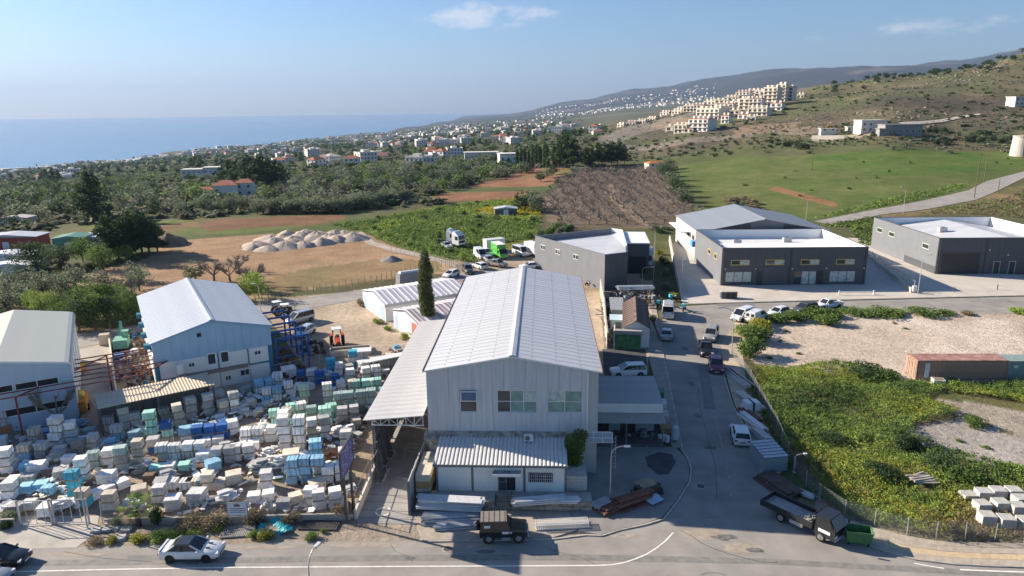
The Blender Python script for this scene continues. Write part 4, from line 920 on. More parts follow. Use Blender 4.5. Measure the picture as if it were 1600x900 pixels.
for x in (11.3, 14.3):
    o = MB().box(x, x+1.1, -.05, -.003, .06, 2.5).build('door', MATS['door_dark'], gd)
    b = MB(); b.box(x-.12, x-.002, -.08, -.003, .06, 2.62); b.box(x+1.102, x+1.22, -.08, -.003, .06, 2.62); b.box(x, x+1.1, -.08, -.003, 2.502, 2.62); b.build('door_frame', pgreen, o)
for x, z in ((9.9, 4.8), (13.6, 3.8), (17.4, 4.8)): MB().box(x, x+.25, -.2, -.003, z, z+.2).build('wall_lamp', frame_w, gd)
for y in (3.2, 17.0, 22.5): window(gd, y, y+2.6, 4.3, 5.4, .0, 1, 1, fm=pgreen, fw=.16, axis='y', gm=dark)
MB().box(-.03, -.002, .3, 12.0, .06, 1.5).build('side_plinth', gA, gd)
MB().add([(.35, .4, HD-2.2), (16, .4, HD-.5), (16, 26.7, HD-.5), (.35, 26.7, HD-2.2)], [(0, 1, 2, 3)]).build('roof', roof_w, gd)
MB().add([(16.01, .4, HD-.5), (26.6, .4, HD-2.2), (26.6, 26.7, HD-2.2), (16.01, 26.7, HD-.5)], [(0, 1, 2, 3)]).build('roof', roof_w, gd)
# angular grey hall behind the warehouse
HC = 6.9
gc = thing('angular_grey_hall', 'angular grey hall with pale sloping roof behind the large warehouse', 'hall', (0, 0, 0))
C4 = [Vector(p) for p in ((5.0, 145.6, 0), (17.1, 125.2, 0), (21.6, 127.3, 0), (22.6, 134, 0), (24.5, 152, 0), (22.3, 154.2, 0))]
mC = [gAl, gA, gA, par_w, par_w, gAl]
for i in range(6):
    a, c = C4[i], C4[(i+1) % 6]; nn = max(1, round((c-a).length/2.4)); d = (c-a).normalized(); nv = Vector((-d.y, d.x, 0))
    for k in range(nn):
        p, q = a.lerp(c, k/nn), a.lerp(c, (k+1)/nn)-d*.01; off = .25
        z1 = HC if i in (0, 1, 2, 5) else HC
        MB().poly([tuple((p)[:2]), tuple((q)[:2]), tuple((q+nv*off)[:2]), tuple((p+nv*off)[:2])], 0, z1).build('wall_panel', mC[i], gc)
cen = Vector((15.8, 141, 0))
MB().add([(p+(cen-p)*.04)[:2]+tuple() if False else (p.x+(cen.x-p.x)*.04, p.y+(cen.y-p.y)*.04, HC-(1.3, .25, .3, .3, .6, 1.2)[i]) for i, p in enumerate(C4)], [(0, 1, 2, 3, 4, 5)]).build('roof', roof_w, gc)
ang = math.atan2(C4[1].y-C4[0].y, C4[1].x-C4[0].x)
for t in (.13, .36, .62):
    p = C4[0].lerp(C4[1], t); o = bpy.data.objects.new('window', MB().box(-.85, .85, -.06, .02, 4.4, 5.4).mesh('window', frame_w)); COL.objects.link(o); o.parent = gc; o.location = p; o.rotation_euler = (0, 0, ang)
    for s in (-.42, .42): link('pane', MB().box(s-.36, s+.36, -.075, -.061, 4.5, 5.3).mesh('pane', glass), o)
a2 = thing('grey_hall_wing', 'tall dark grey hall end wall behind the parked lorries', 'hall', (22.9, 135.2, 0), R(-6))
MB().box(0, 4.6, 4, 17, 0, 6.2).build('wall', gA, a2); MB().box(-.1, 4.7, 3.9, 17.1, 6.21, 6.4).build('coping', par_w, a2)
MB().box(.6, 4.0, 3.9, 3.99, .1, 3.6).build('door', dark, a2)
# ------------------------------------------------------------------ two small white stores by the cypress
def store(label, A, B, depth, zE, zR, m_r, doors):
    A = Vector(A); B = Vector(B); rz = math.atan2((B-A).y, (B-A).x); t = bframe('white_store', label, 'store', A, rz); W = (B-A).length
    MB().extr([(.1, 0), (W-.1, 0), (W-.1, zE), (W/2, zR), (.1, zE)], .12, depth).build('wall', hall_w, t)
    n = 16; sw = (depth+.4)/n
    for sx, x0, x1 in ((0, -.2, W/2), (1, W+.2, W/2)):
        b = MB(); b.add([(x, y, z+dz) for x, z in ((x0, zE+.02), (x1, zR+.08)) for y, dz in ((0, 0), (sw*.5, 0), (sw*.62, .07), (sw*.88, .07), (sw*.99, 0))], [(i, i+1, 6+i, 5+i)[::(-1 if sx else 1)] for i in range(4)])
        for k in range(2):
            me = b.mesh('roof_panel', m_r[k])
            for i in range(k, n, 2): link('roof_panel', me, t, (0, -.2+i*sw, 0))
    MB().box(W-.16, W+.1, -.1, depth, zE-.45, zE).build('gutter_board', mat('board_grey', (.45, .46, .46), .6), t)
    for x0, x1, h, m_ in doors: MB().box(x0, x1, .05, .11, 0, h).build('door', m_, t)
    MB().box(.12, W-.12, .07, .118, 0, zE-.02).build('front_panel', hall_w, t)
    return t
dblue = mat('door_pale_blue', (.36, .46, .58), .6); dred = mat('door_faded_red', (.42, .15, .12), .7, var=.25)
rs1 = [mat('roof_stripe_white', (.62, .62, .64), .5), mat('roof_stripe_mauve', (.50, .49, .54), .5)]; rs2 = [mat('roof_stripe_pale', (.52, .50, .52), .5), mat('roof_stripe_rose', (.36, .30, .32), .5)]
store('larger white store with blue doors and striped pale roof behind the cypress', (-25.9, 116.5, 0), (-20.3, 107.2, 0), 15.0, 2.9, 3.9, rs1, ((.3, 1.9, 2.3, dblue), (8.3, 10.3, 2.4, dblue)))
store('smaller white store with red door and rose striped roof before the cypress', (-18.7, 104.6, 0), (-13.8, 97.2, 0), 12.0, 2.8, 3.7, rs2, ((.4, 1.7, 2.2, dblue), (6.6, 8.4, 2.5, dred)))
for t, xs_, h_ in ((ga, (.25, 12.9, 26.8), HA), (gd, (.3, 9.4, 18.6), HD)):
    for x in xs_: MB().bar((x, -.09, .06), (x, -.09, h_-.3), .06, 8).build('downpipe', trim_d, t)
for t, x, y, z in ((ga, 6, 13, HA-1.88), (ga, 17, 15, HA-1.88), (gd, 8, 14, HD-1.2)):
    u = MB().box(x, x+1.6, y, y+1.1, z, z+.95).build('roof_unit', steel_g, t); MB().bar((x+.8, y+.55, z+.951), (x+.8, y+.55, z+1.0), .4, 14).build('fan', trim_d, u)
sheet('asphalt_yard', [(941, 545), (1008, 545), (1014, 592), (945, 592)], .021, asphalt_dark)
sheet('asphalt_yard', [(938, 470), (958, 462), (1012, 462), (1006, 544), (944, 544)], .018, mat('yard_dirt', (.20, .18, .16), .95, var=.35, scale=.6, bump=.3, detail=8))
w_ = thing('boundary_wall', 'tall bare concrete wall along the warehouse side by the stores', 'wall', (0, 0, 0))
for a, c in zip([(938, 455), (944, 490), (946, 520)], [(944, 490), (946, 520), (949, 545)]): MB().beam(G(*a)+Vector((0, 0, 1.2)), G(*c)+Vector((0, 0, 1.2)), .2, 2.4).build('wall_segment', concrete_kerb, w_)
# ------------------------------------------------------------------ vehicles
tyre_m = mat('tyre_rubber', (.022, .022, .023), .85, var=.2); rim_m = mat('rim_alloy', (.42, .43, .44), .35, .6, var=.1); rim_b = mat('rim_black', (.03, .03, .032), .4)
lamp_c = mat('lamp_clear', (.62, .64, .66), .15, spec=.6); lamp_r = mat('lamp_red', (.35, .02, .02), .25, spec=.5); plate_m = mat('number_plate', (.70, .70, .66), .6); plate_r = mat('number_plate_red', (.55, .08, .08), .6)
car_glass = mat('car_glass', (.018, .022, .026), .05, var=.2, spec=.7); black_pl = mat('black_plastic', (.03, .03, .03), .7)
def paint(name, c, metal=.0): return mat('car_paint_'+name, c, .32, metal, var=.05, scale=1.5, spec=.5, coat=.5)
P_WHITE = paint('white', (.68, .69, .69)); P_BLACK = paint('black', (.011, .011, .013)); P_SILVER = paint('silver', (.38, .39, .40), .3); P_MAG = paint('magenta', (.16, .02, .06)); P_DGREY = paint('dark_grey', (.07, .075, .085)); P_CREAM = paint('champagne', (.36, .35, .32), .3); P_GREEN = paint('bright_green', (.10, .42, .06)); P_LB = paint('pale_blue', (.42, .50, .58), .2); P_DB = paint('dark_blue', (.02, .03, .06))
_wheel = {}
def wheel_mesh(r, w, rim):
    k = (r, w, rim.name)
    if k not in _wheel:
        t = MB(); n = 18
        prof = [(r*.62, -w/2), (r*.93, -w/2), (r, -w/2+.03), (r, w/2-.03), (r*.93, w/2), (r*.62, w/2)]
        V = [(q*math.cos(2*math.pi*i/n), y, q*math.sin(2*math.pi*i/n)) for i in range(n) for q, y in prof]; m_ = len(prof)
        t.add(V, [(i*m_+j, i*m_+j+1, ((i+1) % n)*m_+j+1, ((i+1) % n)*m_+j) for i in range(n) for j in range(m_-1)])
        q = MB(); q.bar((0, -w/2+.02, 0), (0, w/2-.02, 0), r*.62, 14)
        for s in range(5):
            a = 2*math.pi*s/5; 
            for sg in (-1, 1): q.beam((0, sg*(w/2-.012), 0), (r*.6*math.cos(a), sg*(w/2-.012), r*.6*math.sin(a)), .05, .03)
        _wheel[k] = (t.mesh('tyre', tyre_m, True), q.mesh('rim', rim))
    return _wheel[k]
def add_wheel(par, x, y, r, w=.2, rim=None):
    tm_, rm_ = wheel_mesh(r, w, rim or rim_m); t = link('wheel', tm_, par, (x, y, r)); link('rim', rm_, t); return t
CARS = {
 # L, W, H, zb, belt, stations (x fraction from rear, z of shoulder), glass (rear base, rear top, front top, front base), wheel r, wheel positions
 'sedan': (4.55, 1.78, 1.40, .20, .90, [(0, .74), (.03, .90), (.18, .93), (.30, .92), (.62, .90), (.72, .88), (.93, .74), (1, .58)], (.13, .28, .54, .73), .32, (.20, .80)),
 'hatch': (4.05, 1.75, 1.46, .20, .92, [(0, .70), (.02, .92), (.2, .95), (.62, .92), (.74, .90), (.94, .74), (1, .58)], (.015, .10, .52, .76), .31, (.18, .81)),
 'suv': (4.55, 1.84, 1.66, .26, 1.04, [(0, .80), (.02, 1.04), (.2, 1.05), (.64, 1.03), (.75, 1.0), (.95, .90), (1, .68)], (.01, .06, .54, .75), .36, (.19, .81)),
 'van': (4.6, 1.86, 1.85, .24, 1.12, [(0, .8), (.01, 1.12), (.6, 1.12), (.74, 1.08), (.95, .86), (1, .66)], (.0, .015, .62, .83), .33, (.17, .83)),
 'bigvan': (5.2, 1.95, 2.3, .26, 1.35, [(0, .9), (.01, 1.35), (.7, 1.35), (.82, 1.22), (.96, .98), (1, .75)], (.0, .012, .70, .87), .35, (.18, .82)),
 'pickup': (5.0, 1.80, 1.68, .32, 1.02, [(0, .85), (.01, 1.0), (.38, 1.0), (.62, 1.02), (.76, 1.0), (.95, .92), (1, .70)], (.39, .42, .60, .73), .37, (.19, .82)),
}
def car(label, p, rear, front, kind, pm, roof_m=None, scale=1.0, plate=True, rim=None, name='car', cat='car', rearplate=None, cargo=False, group=None, soft=None, z=.02):
    a = G(*rear) if not isinstance(rear, Vector) else rear; f = G(*front) if not isinstance(front, Vector) else front
    c = (a+f)/2; d = (f-a); rz = math.atan2(d.y, d.x)
    t = thing(name, label, cat, (c.x, c.y, z), rz, group)
    Ln, W, Hh, zb, belt, st, gl, wr, wp = CARS[kind]; w = W/2; X = lambda s: (s-.5)*Ln
    b = MB(); ring = []
    for s, zt in st:
        e = .88 if s in (0, 1) else (.97 if s < .05 or s > .92 else 1.0); zz = zb+(.12 if s in (0, 1) else .0)
        ring.append([(X(s), y*w*e, z_) for y, z_ in ((.82, zz), (.97, zz+.1), (1.0, zz+.45*(zt-zz)), (.985, zt-.13), (.93, zt-.03), (.80, zt+.015), (0, zt+.035), (-.80, zt+.015), (-.93, zt-.03), (-.985, zt-.13), (-1.0, zz+.45*(zt-zz)), (-.97, zz+.1), (-.82, zz))])
    k = 13; V = [v for r in ring for v in r]; n = len(ring)
    Fs = [(i*k+j, i*k+j+1, (i+1)*k+j+1, (i+1)*k+j) for i in range(n-1) for j in range(k-1)]+[(i*k+k-1, i*k, (i+1)*k, (i+1)*k+k-1) for i in range(n-1)]+[tuple(range(k-1, -1, -1)), tuple((n-1)*k+j for j in range(k))]
    body = b.add(V, Fs).build('body', pm, t, smooth=True)
    try:
        body.data.set_sharp_from_angle(angle=R(38))
    except Exception: pass
    # glasshouse
    r0, r1, f1, f0 = [X(s) for s in gl]; zt = Hh-.07; wb, wt = w*.90, w*.74
    if kind in ('van', 'bigvan'): wt = w*.84
    V = [(r0, -wb, belt-.03), (f0, -wb*.96, belt-.05), (f0, wb*.96, belt-.05), (r0, wb, belt-.03), (r1, -wt, zt), (f1, -wt, zt), (f1, wt, zt), (r1, wt, zt)]
    FB = [(0, 1, 5, 4), (1, 2, 6, 5), (2, 3, 7, 6), (3, 0, 4, 7), (4, 5, 6, 7)]
    MB().add(V, FB).build('glasshouse', car_glass, t)
    rm = roof_m or pm
    V2 = [(r1-.03, -wt-.02, zt-.01), (f1+.05, -wt-.02, zt-.01), (f1+.05, wt+.02, zt-.01), (r1-.03, wt+.02, zt-.01), (r1+.08, -wt*.82, Hh), (f1-.1, -wt*.82, Hh), (f1-.1, wt*.82, Hh), (r1+.08, wt*.82, Hh)]
    MB().add(V2, [(3, 2, 1, 0)]+FB).build('roof', rm, t)
    vv = [Vector(q) for q in V]
    for i, j in ((0, 4), (1, 5), (2, 6), (3, 7)): MB().beam(vv[i], vv[j], .09, .08).build('pillar', pm, t)
    for s in (-1, 1):
        xs = (.45,) if kind != 'suv' and kind != 'van' else (.3, .5)
        if cargo: xs = (.55,)
        for q in xs:
            x = r0+(f0-r0)*q; xt = r1+(f1-r1)*q; MB().beam((x, s*wb*1.0, belt-.02), (xt, s*wt*1.01, zt), .07, .06).build('pillar', pm if cargo else black_pl, t)
        if cargo:   # blind load side
            xa, xb = r0, r0+(f0-r0)*.55; ta, tb = r1, r1+(f1-r1)*.55
            MB().add([(xa, s*(wb+.012), belt-.04), (xb, s*(wb+.012), belt-.04), (tb, s*(wt+.012), zt), (ta, s*(wt+.012), zt)], [(0, 1, 2, 3)] if s < 0 else [(3, 2, 1, 0)]).build('load_side', pm, t)
    if kind == 'pickup':
        bx0, bx1 = X(.015), X(.375)
        MB().box(bx0, bx1, -w*.86, w*.86, .6, 1.0+.03).build('bed_floor', black_pl, t)
        for s in (-1, 1): MB().box(bx0, bx1, s*w*.93-.04, s*w*.93+.04, .7, 1.10).build('bed_side', pm, t)
        MB().box(bx0-.03, bx0+.03, -w*.9, w*.9, .7, 1.09).build('tailgate', pm, t)
    for s in (-1, 1):
        for q in wp:
            MB().bar((X(q), s*(w-.12), wr), (X(q), s*(w+.004), wr), wr*1.17, 16).build('wheel_arch', black_pl, t)
            add_wheel(t, X(q), s*(w-.085), wr, .2, rim)
        zf = st[-2][1]; MB().cbox((X(.965), s*w*.70, zf-.17), .22, .36, .13, s*-.35).build('headlight', lamp_c, t)
        MB().cbox((X(.012), s*w*.74, belt-.30), .10, .30, .17).build('taillight', lamp_r, t)
        MB().cbox((f0-.25, s*(w+.09), belt-.02), .10, .2, .14).build('mirror', pm, t)
    MB().box(X(1)-.04, X(1)+.012, -w*.55, w*.55, .36, .52).build('grille', black_pl, t)
    if plate:
        MB().box(X(1)-.03, X(1)+.025, -.26, .26, .30, .42).build('number_plate', plate_m, t); MB().box(X(0)-.02, X(0)+.03, -.26, .26, .50, .62).build('number_plate', rearplate or plate_m, t)
    return t
cw = car('white sports coupe with black roof and black bonnet scoops on the main road', None, (257, 869), (347, 868), 'sedan', P_WHITE, paint('carbon', (.02, .02, .022)), rim=rim_b)
for s in (-.3, .3):
    MB().cbox((1.35, s, .895), .34, .12, .03).build('bonnet_scoop', black_pl, cw)
MB().cbox((-2.15, 0, .93), .14, 1.5, .06).build('spoiler', P_WHITE, cw)
car('black hatchback on the main road beside a silver car bonnet', None, (-48, 884), (49, 880), 'hatch', P_BLACK)
car('silver car ahead of a black hatchback, only its bonnet in view', None, (-82, 917), (24, 911), 'hatch', P_SILVER)
car('white hatchback with red rear plate driving up the side street', None, (1161, 705), (1152, 668), 'hatch', P_WHITE, rearplate=plate_r)
car('dark magenta hatchback parked nose to the main road', None, (1116, 563), (1121, 592), 'hatch', P_MAG)
car('black pickup parked behind the magenta hatchback', None, (1099, 539), (1106, 565), 'pickup', P_BLACK, name='pickup', cat='pickup')
car('champagne silver off-roader parked behind the black pickup', None, (1117, 516), (1104, 543), 'suv', P_CREAM)
car('silver saloon parked along the pavement by the rusty roof store', None, (1041, 540), (1041, 515), 'sedan', P_SILVER)
v = car('white panel van with roof rack parked by the rusty roof store', None, (1043, 506), (1044, 481), 'bigvan', P_WHITE, name='van', cat='van', cargo=True)
MB().box(-2.2, .6, -.7, .7, 2.34, 2.42).build('roof_rack', steel_g, v); MB().box(-2.62, -2.59, -.7, .7, 1.35, 1.95).build('rear_glass', car_glass, v)
car('white van parked facing a white delivery van at the corner', None, (1176, 493), (1143, 505), 'van', P_WHITE, name='van', cat='van', cargo=True)
v = car('white delivery van with two small rear windows at the corner', None, (1167, 508), (1197, 495), 'van', P_WHITE, name='van', cat='van', cargo=True)
MB().box(-2.33, -2.29, -.75, .75, 1.05, 1.75).build('rear_door', P_WHITE, v)
for s in (-.4, .4): MB().box(-2.345, -2.33, s-.25, s+.25, 1.2, 1.65).build('rear_glass', car_glass, v)
car('white hatchback parked between the delivery van and the dark off-roader', None, (1231, 489), (1199, 498), 'hatch', P_WHITE)
car('dark blue off-roader parked beside the white pickup', None, (1276, 485), (1237, 492), 'suv', P_DGREY)
car('white pickup parked last in the roadside row by the shrubs', None, (1311, 479.5), (1275, 484), 'pickup', P_WHITE, name='pickup', cat='pickup')
car('white off-roader parked in the yard behind the workshop', None, (1008, 586), (954, 588), 'suv', P_WHITE)
car('silver people carrier parked beside the old tractors', None, (487, 499), (449, 509), 'van', P_SILVER)
car('pale blue hatchback parked behind the blue steel frames', None, (491, 516), (460, 532), 'hatch', P_LB)
car('small white hatchback driving on the lane beyond the stores', None, (717, 429), (692, 437), 'hatch', P_WHITE)
FLOT = 'vehicles parked on the dirt lot'
car('dark grey off-roader parked on the dirt lot', None, (727, 421), (736, 431), 'suv', P_DGREY, group=FLOT)
car('white hatchback with tail to the lane, on the dirt lot', None, (757, 422), (743, 417), 'hatch', P_WHITE, group=FLOT)
car('silver hatchback behind the bronze pickup on the dirt lot', None, (759, 406), (772, 414), 'hatch', P_SILVER, group=FLOT)
car('bronze pickup with canopy on the dirt lot', None, (767, 415), (786, 418), 'pickup', paint('bronze', (.30, .26, .22)), name='pickup', cat='pickup', group=FLOT)
car('white panel van beside the green box van', None, (744, 399), (758, 408), 'bigvan', P_WHITE, name='van', cat='van', cargo=True, group=FLOT)
car('white car half hidden behind the white panel van', None, (754, 397), (768, 402), 'suv', P_WHITE, group=FLOT)
car('white minibus parked before the angular grey hall', None, (804, 396), (824, 403), 'bigvan', P_WHITE, name='minibus', cat='minibus', group=FLOT)
car('grey double cab pickup behind the white minibus', None, (809, 389), (826, 394), 'pickup', P_SILVER, name='pickup', cat='pickup', group=FLOT)
car('white saloon seen over the warehouse ridge', None, (838, 419), (818, 420), 'sedan', P_WHITE, group=FLOT)
car('silver saloon below the two white tractor units', None, (691, 383), (706, 391), 'sedan', P_SILVER)
# bright green box van
def box_van(label, rear, front, pm, bm, L_=6.4, Hb=3.1, W_=2.1, name='box_van', cat='van'):
    a, f = G(*rear), G(*front); c = (a+f)/2; d = f-a; t = thing(name, label, cat, (c.x, c.y, .02), math.atan2(d.y, d.x))
    h = L_/2
    MB().box(-h, h*.42, -W_/2, W_/2, .75, Hb).build('load_box', bm, t); MB().box(-h+.02, h*.42-.02, -W_/2+.05, W_/2-.05, Hb+.002, Hb+.06).build('box_roof', frame_w, t)
    MB().add([(h*.44, -W_*.46, .45), (h, -W_*.46, .45), (h, W_*.46, .45), (h*.44, W_*.46, .45), (h*.44, -W_*.46, 2.35), (h*.66, -W_*.42, 2.35), (h*.66, W_*.42, 2.35), (h*.44, W_*.46, 2.35), (h*.97, -W_*.45, 1.25), (h*.97, W_*.45, 1.25)],
             [(3, 2, 1, 0), (4, 5, 6, 7), (0, 1, 8, 5, 4), (3, 7, 6, 9, 2), (1, 2, 9, 8), (8, 9, 6, 5), (0, 4, 7, 3)]).build('cab', pm, t)
    MB().add([(h*.95, -W_*.42, 1.34), (h*.95, W_*.42, 1.34), (h*.685, W_*.40, 2.28), (h*.685, -W_*.40, 2.28)], [(0, 1, 2, 3)]).build('windscreen', car_glass, t).location = (.03, 0, .02)
    for s in (-1, 1): MB().box(h*.50, h*.74, s*W_*.465-.015, s*W_*.465+.015, 1.3, 2.0).build('side_glass', car_glass, t); MB().box(h-.02, h+.03, s*W_*.34-.16, s*W_*.34+.16, .7, .95).build('headlight', lamp_c, t)
    MB().box(-h, h*.5, -.4, .4, .45, .745).build('chassis', black_pl, t)
    for x in (-h*.55, h*.68):
        for s in (-1, 1): add_wheel(t, x, s*(W_/2-.14), .38, .24)
    return t
box_van('bright green box van on the dirt lot', (771, 396), (791, 408), P_GREEN, P_GREEN)
box_van('white box lorry half behind the angular grey hall corner', (824, 397), (848, 404), P_WHITE, P_WHITE, 6.0)
box_van('white lorry with pale load box parked beside the grey hall wing', (1012, 398), (1012, 428), P_LB, frame_w, 7.0, 3.0)
box_van('dark lorry with grey load box parked tight to the grey hall wing', (990, 400), (991, 426), P_DGREY, mat('load_box_grey', (.20, .205, .21), .6), 7.0, 3.2)
# white box trailer
p = G(772, 392); t = thing('box_trailer', 'white enclosed box trailer behind the green box van', 'trailer', (p.x, p.y, .02), R(25))
MB().box(-2.4, 2.4, -1.1, 1.1, .6, 2.9).build('box', frame_w, t); MB().box(-2.42, 2.42, -1.12, 1.12, 2.902, 2.98).build('roof', mat('trailer_roof', (.55, .57, .58), .6), t)
for x in (-.5, .5):
    for s in (-1, 1): add_wheel(t, x, s*.95, .33)
MB().beam((2.4, 0, .55), (3.6, 0, .5), .1, .1).build('drawbar', black_pl, t)
def tractor_unit(label, p, rz):
    t = thing('tractor_unit', label, 'lorry cab', (p.x, p.y, .02), rz, 'white lorry cabs in the flowers')
    MB().add([(.2, -1.2, .7), (2.5, -1.2, .7), (2.5, 1.2, .7), (.2, 1.2, .7), (.2, -1.2, 3.3), (2.3, -1.17, 3.1), (2.3, 1.17, 3.1), (.2, 1.2, 3.3), (2.52, -1.2, 1.9), (2.52, 1.2, 1.9)],
             [(3, 2, 1, 0), (4, 5, 6, 7), (0, 1, 8, 5, 4), (3, 7, 6, 9, 2), (1, 2, 9, 8), (8, 9, 6, 5), (0, 4, 7, 3)]).build('cab', P_WHITE, t)
    MB().add([(.3, -1.1, 3.3), (2.1, -1.1, 3.12), (2.1, 1.1, 3.12), (.3, 1.1, 3.3), (.3, -1.0, 3.9), (.9, -.95, 3.9), (.9, .95, 3.9), (.3, 1.0, 3.9)], [(4, 5, 6, 7), (0, 1, 5, 4), (1, 2, 6, 5), (2, 3, 7, 6), (3, 0, 4, 7)]).build('roof_deflector', P_WHITE, t)
    MB().add([(2.55, -1.05, 1.95), (2.55, 1.05, 1.95), (2.37, 1.03, 2.95), (2.37, -1.03, 2.95)], [(0, 1, 2, 3)]).build('windscreen', car_glass, t)
    for s in (-1, 1): MB().box(1.3, 2.2, s*1.21-.015, s*1.21+.015, 1.9, 2.8).build('side_glass', car_glass, t); MB().box(2.3, 2.54, s*.8-.25, s*.8+.25, .85, 1.1).build('headlight', lamp_c, t)
    MB().box(-3.3, .3, -.42, .42, .7, 1.0).build('chassis', black_pl, t); MB().box(2.4, 2.56, -.9, .9, 1.2, 1.75).build('grille', black_pl, t)
    for x in (-2.3, 1.5):
        for s in (-1, 1): add_wheel(t, x, s*1.0, .5, .3)
tractor_unit('white lorry cab standing half behind another, in the yellow flowers', G(700, 381), R(-25)); tractor_unit('white lorry cab with dark chassis standing free in the yellow flowers', G(711, 385), R(-42))
# black off-roader with tan soft top
a, f = G(748, 850), G(825, 848); c = (a+f)/2+Vector((0, .75, 0)); jp = thing('off_roader', 'black short off-roader with tan canvas top and white side lettering by the kerb', 'off-roader', (c.x, c.y, .11), math.atan2((f-a).y, (f-a).x))
b = MB(); w = .84
prof = [(-1.85, .5), (-1.87, .95), (-1.82, 1.15), (.72, 1.12), (.80, 1.08), (1.75, 1.0), (1.86, .9), (1.88, .5)]
MB().add([(x, s*w*(1 if z < 1 else .96), z) for s in (-1, 1) for x, z in prof], [tuple(range(8)), tuple(range(15, 7, -1))]+[((i+1) % 8, i, 8+i, 8+(i+1) % 8) for i in range(8)]).build('body', P_BLACK, jp)
MB().add([(-1.8, -.80, 1.12), (.62, -.80, 1.1), (.62, .80, 1.1), (-1.8, .80, 1.12), (-1.7, -.70, 1.78), (.22, -.70, 1.78), (.22, .70, 1.78), (-1.7, .70, 1.78)], [(4, 5, 6, 7), (0, 1, 5, 4), (1, 2, 6, 5), (2, 3, 7, 6), (3, 0, 4, 7)]).build('glasshouse', car_glass, jp)
cv = mat('canvas_tan', (.21, .19, .165), .9, var=.12, scale=3); b = MB(); b.box(-1.78, .27, -.74, .74, 1.77, 1.84)
ctop = b.build('canvas_top', cv, jp)
for k in range(5): MB().box(-1.6+k*.42, -1.56+k*.42, -.72, .72, 1.841, 1.87).build('top_rib', cv, ctop)
for s in (-1, 1): MB().add([(-1.82, s*.815, 1.14), (-.75, s*.815, 1.14), (-.78, s*.735, 1.77), (-1.73, s*.735, 1.77)], [(0, 1, 2, 3)] if s < 0 else [(3, 2, 1, 0)]).build('side_curtain', P_BLACK, jp)
MB().box(-1.5, -1.02, -.83, -.80, 1.3, 1.52).build('side_window', frame_w, jp)
MB().box(-.1, .42, -.862, -.842, .78, .98).build('door_lettering', frame_w, jp); MB().box(.48, .66, -.862, -.842, .80, .96).build('door_emblem', mat('emblem_grey', (.5, .5, .5), .6), jp)
MB().box(-.15, .55, -.97, -.80, .38, .46).build('side_step', steel_g, jp); MB().box(-.15, .55, .80, .97, .38, .46).build('side_step', steel_g, jp)
for x in (-1.15, 1.18):
    for s in (-1, 1):
        MB().bar((x, s*.70, .42), (x, s*.90, .42), .46, 16).build('wheel_arch', black_pl, jp); add_wheel(jp, x, s*.82, .39, .26)
sp = link('spare_wheel', wheel_mesh(.36, .24, rim_m)[0], jp, (-2.0, .1, 1.0)); sp.rotation_euler = (0, 0, R(90))
for s in (-1, 1): MB().box(1.82, 1.9, s*.6-.14, s*.6+.14, .72, .92).build('headlight', lamp_c, jp); MB().box(-1.9, -1.84, s*.74-.08, s*.74+.08, .7, .95).build('taillight', lamp_r, jp)
MB().box(1.85, 2.0, -.8, .8, .45, .62).build('bumper', steel_g, jp); MB().cbox((.55, -.97, 1.15), .1, .2, .18).build('mirror', black_pl, jp)
# flatbed lorry
nr, nf = G(1219, 816), G(1281, 846); d = (nf-nr).normalized(); lz = math.atan2(d.y, d.x); nrm = Vector((-d.y, d.x, 0)); c = nr+nrm*.9
tk = thing('flatbed_lorry', 'dark flatbed lorry with open dusty bed and white door lettering at the corner', 'lorry', (c.x, c.y, .02), lz); wbse = (nf-nr).length
dk = paint('lorry_black', (.018, .019, .022)); bx0, bx1 = -1.75, wbse-.75
MB().box(bx0, bx1, -.98, .98, .86, .94).build('bed_floor', mat('bed_dusty', (.34, .33, .31), .9, var=.25, scale=2, detail=8), tk)
for s in (-1, 1): MB().box(bx0, bx1, s*1.02-.035, s*1.02+.035, .80, 1.32).build('bed_side', dk, tk)
MB().box(bx0-.07, bx0-.005, -1.05, 1.05, .80, 1.32).build('tailboard', dk, tk); MB().box(bx1+.005, bx1+.06, -1.05, 1.05, .80, 1.45).build('headboard', dk, tk)
b = MB()
for y in (-1.0, 1.0): b.bar((bx1+.1, y, 1.0), (bx1+.1, y, 2.15), .035)
for z in (1.6, 2.15): b.bar((bx1+.1, -1.0, z), (bx1+.1, 1.0, z), .035)
b.build('rack', black_pl, tk)
cx0, cx1 = wbse-.55, wbse+1.1
MB().add([(cx0, -.95, .5), (cx1, -.95, .5), (cx1, .95, .5), (cx0, .95, .5), (cx0, -.9, 2.12), (cx1-.55, -.86, 2.12), (cx1-.55, .86, 2.12), (cx0, .9, 2.12), (cx1+.02, -.95, 1.25), (cx1+.02, .95, 1.25)],
         [(3, 2, 1, 0), (4, 5, 6, 7), (0, 1, 8, 5, 4), (3, 7, 6, 9, 2), (1, 2, 9, 8), (8, 9, 6, 5), (0, 4, 7, 3)]).build('cab', dk, tk)
MB().add([(cx1+.015, -.86, 1.30), (cx1+.015, .86, 1.30), (cx1-.49, .79, 2.06), (cx1-.49, -.79, 2.06)], [(0, 1, 2, 3)]).build('windscreen', mat('windscreen_glass', (.10, .15, .18), .06, spec=.7), tk).location = (.025, 0, .02)
for s in (-1, 1):
    MB().add([(cx0+.35, s*.94, 1.32), (cx1-.12, s*.955, 1.32), (cx1-.5, s*.90, 1.98), (cx0+.35, s*.92, 1.98)], [(0, 1, 2, 3)] if s < 0 else [(3, 2, 1, 0)]).build('side_glass', car_glass, tk)
    MB().box(cx1-.05, cx1+.04, s*.72-.18, s*.72+.18, .72, .92).build('headlight', lamp_c, tk); MB().cbox((cx1+.05, s*1.12, 1.4), .08, .16, .34).build('mirror', black_pl, tk)
MB().box(cx0+.35, cx1-.35, -.985, -.955, .88, 1.14).build('door_lettering', frame_w, tk)
